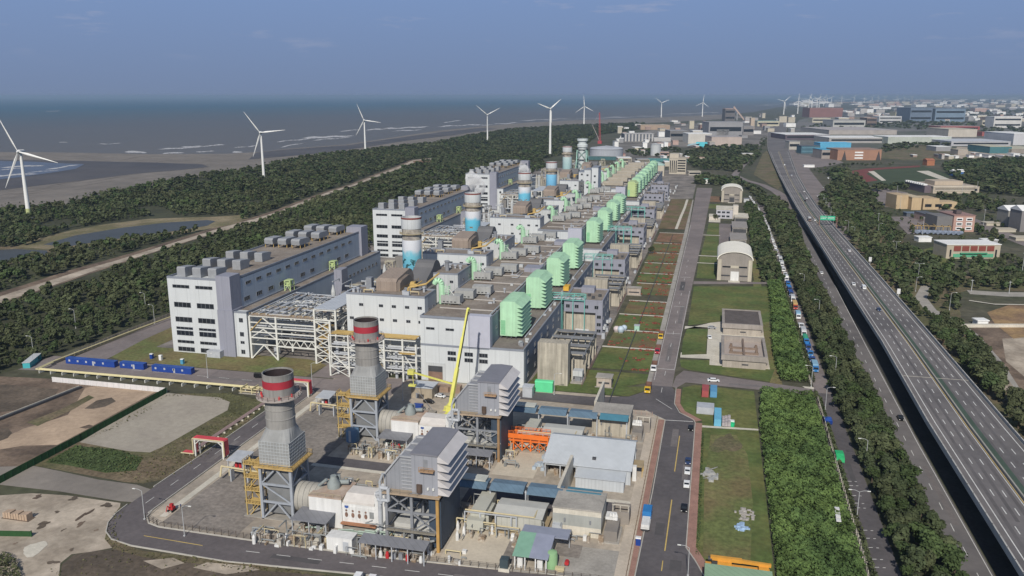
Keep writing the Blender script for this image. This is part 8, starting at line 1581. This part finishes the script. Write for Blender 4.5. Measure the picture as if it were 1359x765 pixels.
def quad_mesh(name,q,mats,mi=None):
 n=len(q);me=bpy.data.meshes.new(name);me.vertices.add(n*4);me.vertices.foreach_set('co',q.reshape(-1).astype(np.float32));me.loops.add(n*4);me.loops.foreach_set('vertex_index',np.arange(n*4,dtype=np.int32));me.polygons.add(n);me.polygons.foreach_set('loop_start',np.arange(0,n*4,4,dtype=np.int32));me.polygons.foreach_set('loop_total',np.full(n,4,dtype=np.int32))
 for m in mats:me.materials.append(m)
 if mi is not None:me.polygons.foreach_set('material_index',mi.astype(np.int32))
 me.update();me.validate();return me
def trunk_mesh(seed,H,Rr):
 g=random.Random(seed);mb=MB();mb.rod((0,0,0),(0,0,H*.62),H*.028+.06,H*.012+.03,7)
 for i in range(5):a=g.uniform(0,6.28);z=H*g.uniform(.3,.55);mb.rod((0,0,z),(Rr*.55*math.cos(a),Rr*.55*math.sin(a),z+H*.22),H*.012+.03,.03,5)
 me=bpy.data.meshes.new('trunk');me.from_pydata(mb.v,[],mb.f);me.materials.append(bark);me.update();return me
PROTO=[]
for i in range(8):
 H=7.0;Rr=2.7+.25*(i%3);m=[leaf_a,leaf_b,leaf_a,leaf_c,leaf_a,leaf_b,leaf_a,leaf_c][i]
 PROTO.append((quad_mesh('crown',crown_arrays(100+i,Rr,H,620,.62),[m]),trunk_mesh(i,H,Rr),H))
def tree(x,y,h,label,group,rg,k=None):
 k=rg.randrange(8)if k is None else k;cm,tm,H=PROTO[k];s=h/H
 t=thing('tree',label,'tree',(x,y,0),rg.uniform(0,6.28),group);t.scale=(s*rg.uniform(.9,1.2),s*rg.uniform(.9,1.2),s);link('crown',cm,t);link('trunk',tm,t);return t
rt=random.Random(8);n_t=0
def belt_l(y):return 52.2+max(0,y-400)*.003
def belt_r(y):return 65.8+max(0,y-300)*.009
y=186
while y<560:
 for f in(.10,.48,.86):
  x=belt_l(y)+(belt_r(y)-belt_l(y))*f+rt.uniform(-1.2,1.2);tree(x,y+rt.uniform(-2,2),rt.uniform(5.2,8.6),'bushy green tree in the dense belt between side street and lower road','belt trees',rt);n_t+=1
 y+=rt.uniform(4.6,5.6)
RW=[(112,190),(112.5,420),(112,620),(113,820),(113,1000)]+[p[:2]for p in pxs((1112,236),(1136,232),(1152,250),(1168,277),(1190,308),(1206,330),(1240,352),(1268,366),(1359,370),(1420,375),(1420,388),(1359,387),(1290,384),(1262,392),(1275,415),(1275,436),(1296,466),(1318,492),(1345,530),(1400,590),(1460,640))]
ACC=[p[:2]for p in pxs((1222,385),(1222,397),(1235,412),(1262,425),(1290,445))]
def near_line(x,y,ln,d):
 for a,b in zip(ln,ln[1:]):
  ax,ay,bx,by=a[0],a[1],b[0],b[1];dx,dy=bx-ax,by-ay;L2=dx*dx+dy*dy;k=max(0,min(1,((x-ax)*dx+(y-ay)*dy)/L2))
  if math.hypot(x-ax-k*dx,y-ay-k*dy)<d:return True
 return False
LAWNX=[p[:2]for p in pxs((1222,330),(1240,326),(1262,345),(1266,366),(1238,354))]
cand=0
while cand<50:
 x,y=rt.uniform(112,160),rt.uniform(300,470)
 if inside(x,y,RW)and not near_line(x,y,ACC,5):tree(x,y,rt.uniform(6,9.5),'dark bushy tree in the wood right of the motorway','wood trees right of motorway',rt);cand+=1
for x,y,h,lab,k in((-46,640,6.5,'round dark tree standing alone beside the dry plots, left of main road',0),(1.2,838,6,'small dark tree on the lawn before the pale office',2),(43.5,337,4,'small brownish tree at the end of the cross road fence',3),(120,452,7,'light green round tree at the bend of the pale access road',1)):tree(x,y,h,lab,None,rt,k)
LOD=[[crown_arrays(300+i,2.9,7,n,lf,lobes=lb)for i in range(6)]for n,lf,lb in((230,1.0,6),(90,1.6,5),(36,2.6,4))]
def wood(name,label,poly,spacing,hmin,hmax,avoid=lambda x,y:False,mats=(0,0,1,2),nmax=20000,cat='wood',far=(520,1000)):
 g=np.random.default_rng(len(name)+abs(int(poly[0][0])));xs=[p[0]for p in poly];ys=[p[1]for p in poly];pts=[]
 y=min(ys)
 while y<max(ys):
  d=max(200,math.hypot(y,0));sp=spacing*(1 if d<900 else(1.35 if d<1700 else 1.9));x=min(xs)
  while x<max(xs):
   px,py=x+g.uniform(-.45,.45)*sp,y+g.uniform(-.45,.45)*sp;x+=sp
   if inside(px,py,poly)and not avoid(px,py):pts.append((px,py,sp/spacing))
  y+=sp
 if len(pts)>nmax:idx=g.choice(len(pts),nmax,replace=False);pts=[pts[i]for i in idx]
 Q=[];MI=[]
 for px,py,k in pts:
  d=math.hypot(px,py);l=0 if d<far[0]else(1 if d<far[1]else 2);a=g.uniform(0,6.28);ca,sa=math.cos(a),math.sin(a);s=(hmin+(hmax-hmin)*g.random()**1.7)/7
  q=LOD[l][g.integers(0,6)];M=np.array([[ca*s*k*1.1,-sa*s*k*1.1,0],[sa*s*k*1.1,ca*s*k*1.1,0],[0,0,s]]);Q.append(q@M.T+np.array([px,py,0]));MI.append(np.full(len(q),mats[g.integers(0,len(mats))]))
 Q=np.concatenate(Q);me=quad_mesh(name,Q,[leaf_a,leaf_b,leaf_c],np.concatenate(MI));o=link(name,me);stuff(o);tag(o,label,cat);return len(pts)
PB1=[p[:2]for p in pxs((22,330),(95,304),(140,296),(200,288),(285,286),(328,286),(308,300),(243,311),(180,319),(125,327),(95,332),(60,333))];PB2=[p[:2]for p in pxs((-60,329),(70,330),(70,341),(40,348),(-60,358))]
WEST=[p[:2]for p in pxs((-200,560),(-60,520),(0,497))]+[(-300,296),(-296,400),(-268,405),(-268,760),(-274,1000),(-284,1400),(-330,1570),(-300,1800),(-330,2200),(-360,2600),(-260,3200)]+[p[:2]for p in TREELINE[::-1][2:]]
TR2=[p[:2]for p in TRACK]
def off(p,d):r_=math.hypot(p[0],p[1]);return(p[0]*(1-d/r_),p[1]*(1-d/r_))
TR3=[off(p,16)for p in TR2]
def av_west(x,y):return near_line(x,y,TR2,12 if y<900 else 11)or near_line(x,y,TR3,9 if y<900 else 13)or inside(x,y,PB1)or inside(x,y,PB2)or(y<1500 and math.sin(x*.031+1.7*math.sin(y*.017))*math.sin(y*.027+x*.011)>.80)
n1=wood('coast_wood','broad dark green wood between the plant and the beach',WEST,5.6,2.8,8.2,av_west,(0,0,0,1,2),21000)
sheet('wood_floor',WEST,.015,forest_floor)
BF=[(belt_l(560),560),(53.5,800),(56,1010),(70,1030),(78,900),(73,760),(belt_r(560),560)];wood('belt_wood','dark tree belt continuing along the lower road into the distance',BF,5,5.5,8.5);sheet('wood_floor',[(51.7,182),(66.2,182),(67,400),(70,560),(74,760),(78,900),(70,1030),(56,1010),(53.5,800),(51.8,400)],.03,forest_floor)
wood('motorway_wood','broken green wood of bushes and trees right of the motorway',RW,6.2,4,9,lambda x,y:near_line(x,y,ACC,6)or inside(x,y,LAWNX)or(y<470 and inside(x,y,RW)and x<150 and False),(0,1,2,0));sheet('wood_floor',RW,.04,rough_grass)
FW=[p[:2]for p in pxs((1255,230),(1252,222),(1275,214),(1359,212),(1440,213),(1440,258),(1359,262),(1300,256),(1270,240))];wood('estate_wood','dark wood behind the terrace hall at the right edge',FW,8,6,10);sheet('wood_floor',FW,.05,forest_floor)
TW=[p[:2]for p in pxs((1218,322),(1232,312),(1330,322),(1359,330),(1420,345),(1420,372),(1300,362),(1262,345),(1245,345))]
wood('depot_bushes','bushes and small trees around the low beige depot',[p[:2]for p in pxs((1240,350),(1330,346),(1359,340),(1420,350),(1420,372),(1340,372),(1270,366))],7,3,7);wood('hall_trees','trees between the tan block and the terrace hall',[p[:2]for p in pxs((1235,262),(1300,259),(1330,275),(1322,284),(1290,280),(1225,281),(1255,275))],8,4,8)
wood('field_trees','hedgerow trees around the sports ground and car park',[p[:2]for p in pxs((1135,250),(1195,247),(1250,244),(1240,251),(1205,253),(1150,256))],9,5,9);wood('lane_trees','roadside trees along the district road at right',[p[:2]for p in pxs((1290,300),(1310,310),(1340,320),(1330,325),(1300,312),(1280,300))],8,4,8);wood('plots_trees','small trees before the dark gabled houses',[p[:2]for p in pxs((1298,288),(1330,288),(1335,303),(1318,303))],9,3,6)
CW=[p[:2]for p in pxs((905,206),(930,197),(1004,196),(1008,210),(985,220),(985,231),(960,226),(930,226),(918,222))];wood('park_wood','dark green wood between the plant end and the white works',CW,9,6,11);sheet('wood_floor',CW,.1,forest_floor)
CW2=[p[:2]for p in pxs((916,244),(940,246),(985,249),(1000,258),(1022,300),(1040,300),(1030,275),(1010,256),(975,240),(940,236),(930,236),(925,240))];wood('bend_wood','dark tree belt curving round behind the far barrel hall',CW2,7,5,9);sheet('wood_floor',CW2,.06,forest_floor)
TF=[p[:2]for p in pxs((826,200),(900,197),(905,206),(860,209),(835,206))];wood('tank_field_wood','low trees around the tank field',TF,9,4,7)
for nm,lab,pp,sp in(('estate_trees','scattered dark trees among the far estate sheds',((1060,172),(1110,160),(1260,163),(1400,172),(1400,180),(1300,178),(1180,170)),22),('town_trees','hazy dark tree belts before the far town',((1130,146),(1300,146),(1420,148),(1420,160),(1290,160),(1160,152)),34),('meadow_trees','dark trees round the meadow behind the brick building',((1170,194),(1250,191),(1262,196),(1200,199),(1172,203)),14),('verge_trees','bushes on the embankment beside the far motorway bend',((1095,232),(1110,226),(1130,230),(1120,245),(1112,250)),9)):wood(nm,lab,[p[:2]for p in pxs(*pp)],sp,6,11)
def thicket(name,label,poly,per,h,leaf,seed,cat='thicket',lm=None):
 g=np.random.default_rng(seed);xs=[p[0]for p in poly];ys=[p[1]for p in poly];A=(max(xs)-min(xs))*(max(ys)-min(ys));n=int(A*per);X=g.uniform(min(xs),max(xs),n);Y=g.uniform(min(ys),max(ys),n);wob=(lambda a,b:(a+.5*math.sin(b*.9)+.4*math.sin(b*2.3+1),b+.5*math.sin(a*1.1)))if cat=='thicket' else(lambda a,b:(a,b));ok=np.array([inside(*wob(a,b),poly)for a,b in zip(X,Y)]);X,Y=X[ok],Y[ok];n=len(X)
 hump=.5*np.sin(X*1.15+1.3*np.sin(Y*.6))*np.cos(Y*1.05+np.sin(X*.8))+.4*np.sin(X*.37+Y*.29+1)+.3*np.sin(X*2.3+2)*np.sin(Y*2.1+.6*X)
 top=h*(1+.36*hump);ex=np.minimum(np.minimum(X-min(xs),max(xs)-X),np.minimum(Y-min(ys),max(ys)-Y));top=top*np.clip(.55+ex*.35,.55,1);Z=top-g.uniform(0,1,n)**2.2*1.3
 side=g.random(n)<.12;Z=np.where(side,g.uniform(.2,1,n)*top,Z);e=.35
 nx=-(np.cos(X*1.15+1.3*np.sin(Y*.6))*np.cos(Y*1.05+np.sin(X*.8)))*.8;ny=(np.sin(X*1.15+1.3*np.sin(Y*.6))*np.sin(Y*1.05+np.sin(X*.8)))*.8
 N_=np.stack([nx+g.normal(size=n)*.5,ny+g.normal(size=n)*.5,1+g.normal(size=n)*.3],1);N_/=np.linalg.norm(N_,axis=1)[:,None]
 o=link(name,quad_mesh(name,quads(np.stack([X,Y,Z],1),N_,leaf*g.uniform(.6,1.3,n),g),[lm or leaf_t]));stuff(o);tag(o,label,cat)
TH1=[(20.4,182),(42.2,182),(42.6,260),(43.4,338),(23,340.5),(20.8,300)];thicket('green_thicket','dense bright green thicket between the grass plot and side street',TH1,17,2.9,.56,1);sheet('thicket_floor',TH1,.17,forest_floor)
TH2=[(31.5,357),(43.2,357),(44.4,450),(45,555),(36.5,555),(34,470),(30.5,400)];thicket('green_thicket','dense green thicket strip right of the concrete basins',TH2,14,3.0,.6,2);TH3=[(33,556),(45.2,556),(46,760),(46,900),(40,960),(36,975),(31,900),(31,700)];sheet('thicket_floor',TH2,.18,forest_floor);wood('hedge_wood','green tree strip beside the barrel halls',TH3,4.6,4,7,mats=(1,1,2));sheet('thicket_floor',TH3,.13,forest_floor)
HS=[(43.6,200),(45.0,200),(46.2,338),(44.8,338)];thicket('street_hedge','narrow dark hedge on the street side of the pale fence',HS,12,1.7,.6,4,'hedge',leaf_a);thicket('street_hedge','narrow dark hedge strip beside the parked lorries',[(44.4,358),(46,358),(47,640),(45.4,640)],9,1.8,.65,5,'hedge',leaf_a)
thicket('road_hedge','thin clipped green hedge along the red pavement',[(.1,206),(1.0,206),(.6,292),(-.2,292)],12,.8,.35,6,'hedge',leaf_b)
thicket('rough_scrub','dark green scrub between concrete yard and concrete road',[p[:2]for p in pxs((100,592),(150,597),(190,608),(180,625),(140,628),(90,618),(60,614))],3,.6,.5,7,'scrub',leaf_b)
thicket('corner_bush','dark bush at the lower left corner',[p[:2]for p in pxs((-30,738),(10,736),(24,750),(30,775),(-30,790))],8,1.2,.5,8,'bush',leaf_a)
for i,(pp,pr)in enumerate(((((105,588),(150,571),(200,545),(222,524),(310,522),(345,532),(350,540),(300,588),(240,630),(190,641),(150,630),(165,606),(200,603),(303,548),(306,534),(262,526),(218,528)),1.2),(((139,716),(146,690),(160,673),(165,680),(151,702),(159,722),(186,732),(330,750),(440,765),(330,758),(190,741),(150,730)),2.0),(((60,760),(80,750),(150,732),(240,744),(330,756),(420,768),(300,790),(80,790)),.35),((-260,332),(0,0)))[:3]):thicket('weeds',['dry weeds and tufts round the concrete yard','weedy kerb strip at the road corner','sparse weeds on the dark soil at the bottom edge'][i],[p[:2]for p in pxs(*pp)],pr,.45,.42,20+i,'weeds',mat('dry_weeds',(.10,.098,.045),1,.35,.12,island=.35,spec=.05))
for nm,lab,pp,sp in(('district_bushes','scattered bushes and small trees among the lots of the right district',((1150,262),(1200,282),(1240,300),(1300,312),(1345,330),(1330,345),(1250,322),(1190,312)),15),('court_trees','garden trees between terrace hall and dark gabled houses',((1255,262),(1310,259),(1400,275),(1400,300),(1335,284),(1300,270)),11),('forecourt_trees','low trees and shrubs before the brick building',((1075,226),(1105,218),(1180,217),(1200,221),(1130,222),(1090,234)),14),('motorway_bushes','bushes lining the far lanes of the port road',((985,214),(1004,196),(1012,182),(1018,184),(1010,205),(995,222)),9)):wood(nm,lab,[p[:2]for p in pxs(*pp)],sp,2,6)
SCR=[p[:2]for p in TREELINE[1:12]];SC2=[p[:2]for p in pxs((-60,286),(0,271),(85,266),(135,253),(200,241),(257,231),(340,219.5),(402,207),(475,199),(540,192.5),(580,188.5))][::-1]
wood('dune_scrub','thin low scrub on the sand edge of the coastal wood',SCR+SC2,9,.9,3.2,lambda x,y:math.sin(x*.05)*math.sin(y*.043)>.25)
hm=bpy.data.materials.new('sea_haze');hm.use_nodes=True;hn=hm.node_tree;hn.nodes.remove(hn.nodes['Principled BSDF'])
pv=hn.nodes.new('ShaderNodeVolumePrincipled');pv.inputs['Color'].default_value=(.50,.64,.80,1);pv.inputs['Density'].default_value=.000066;pv.inputs['Anisotropy'].default_value=.2
hn.links.new(pv.outputs[0],[n for n in hn.nodes if n.type=='OUTPUT_MATERIAL'][0].inputs['Volume'])
o=MB().box(-80000,-15000,-2.2,70000,110000,130).build('haze',hm);stuff(o)
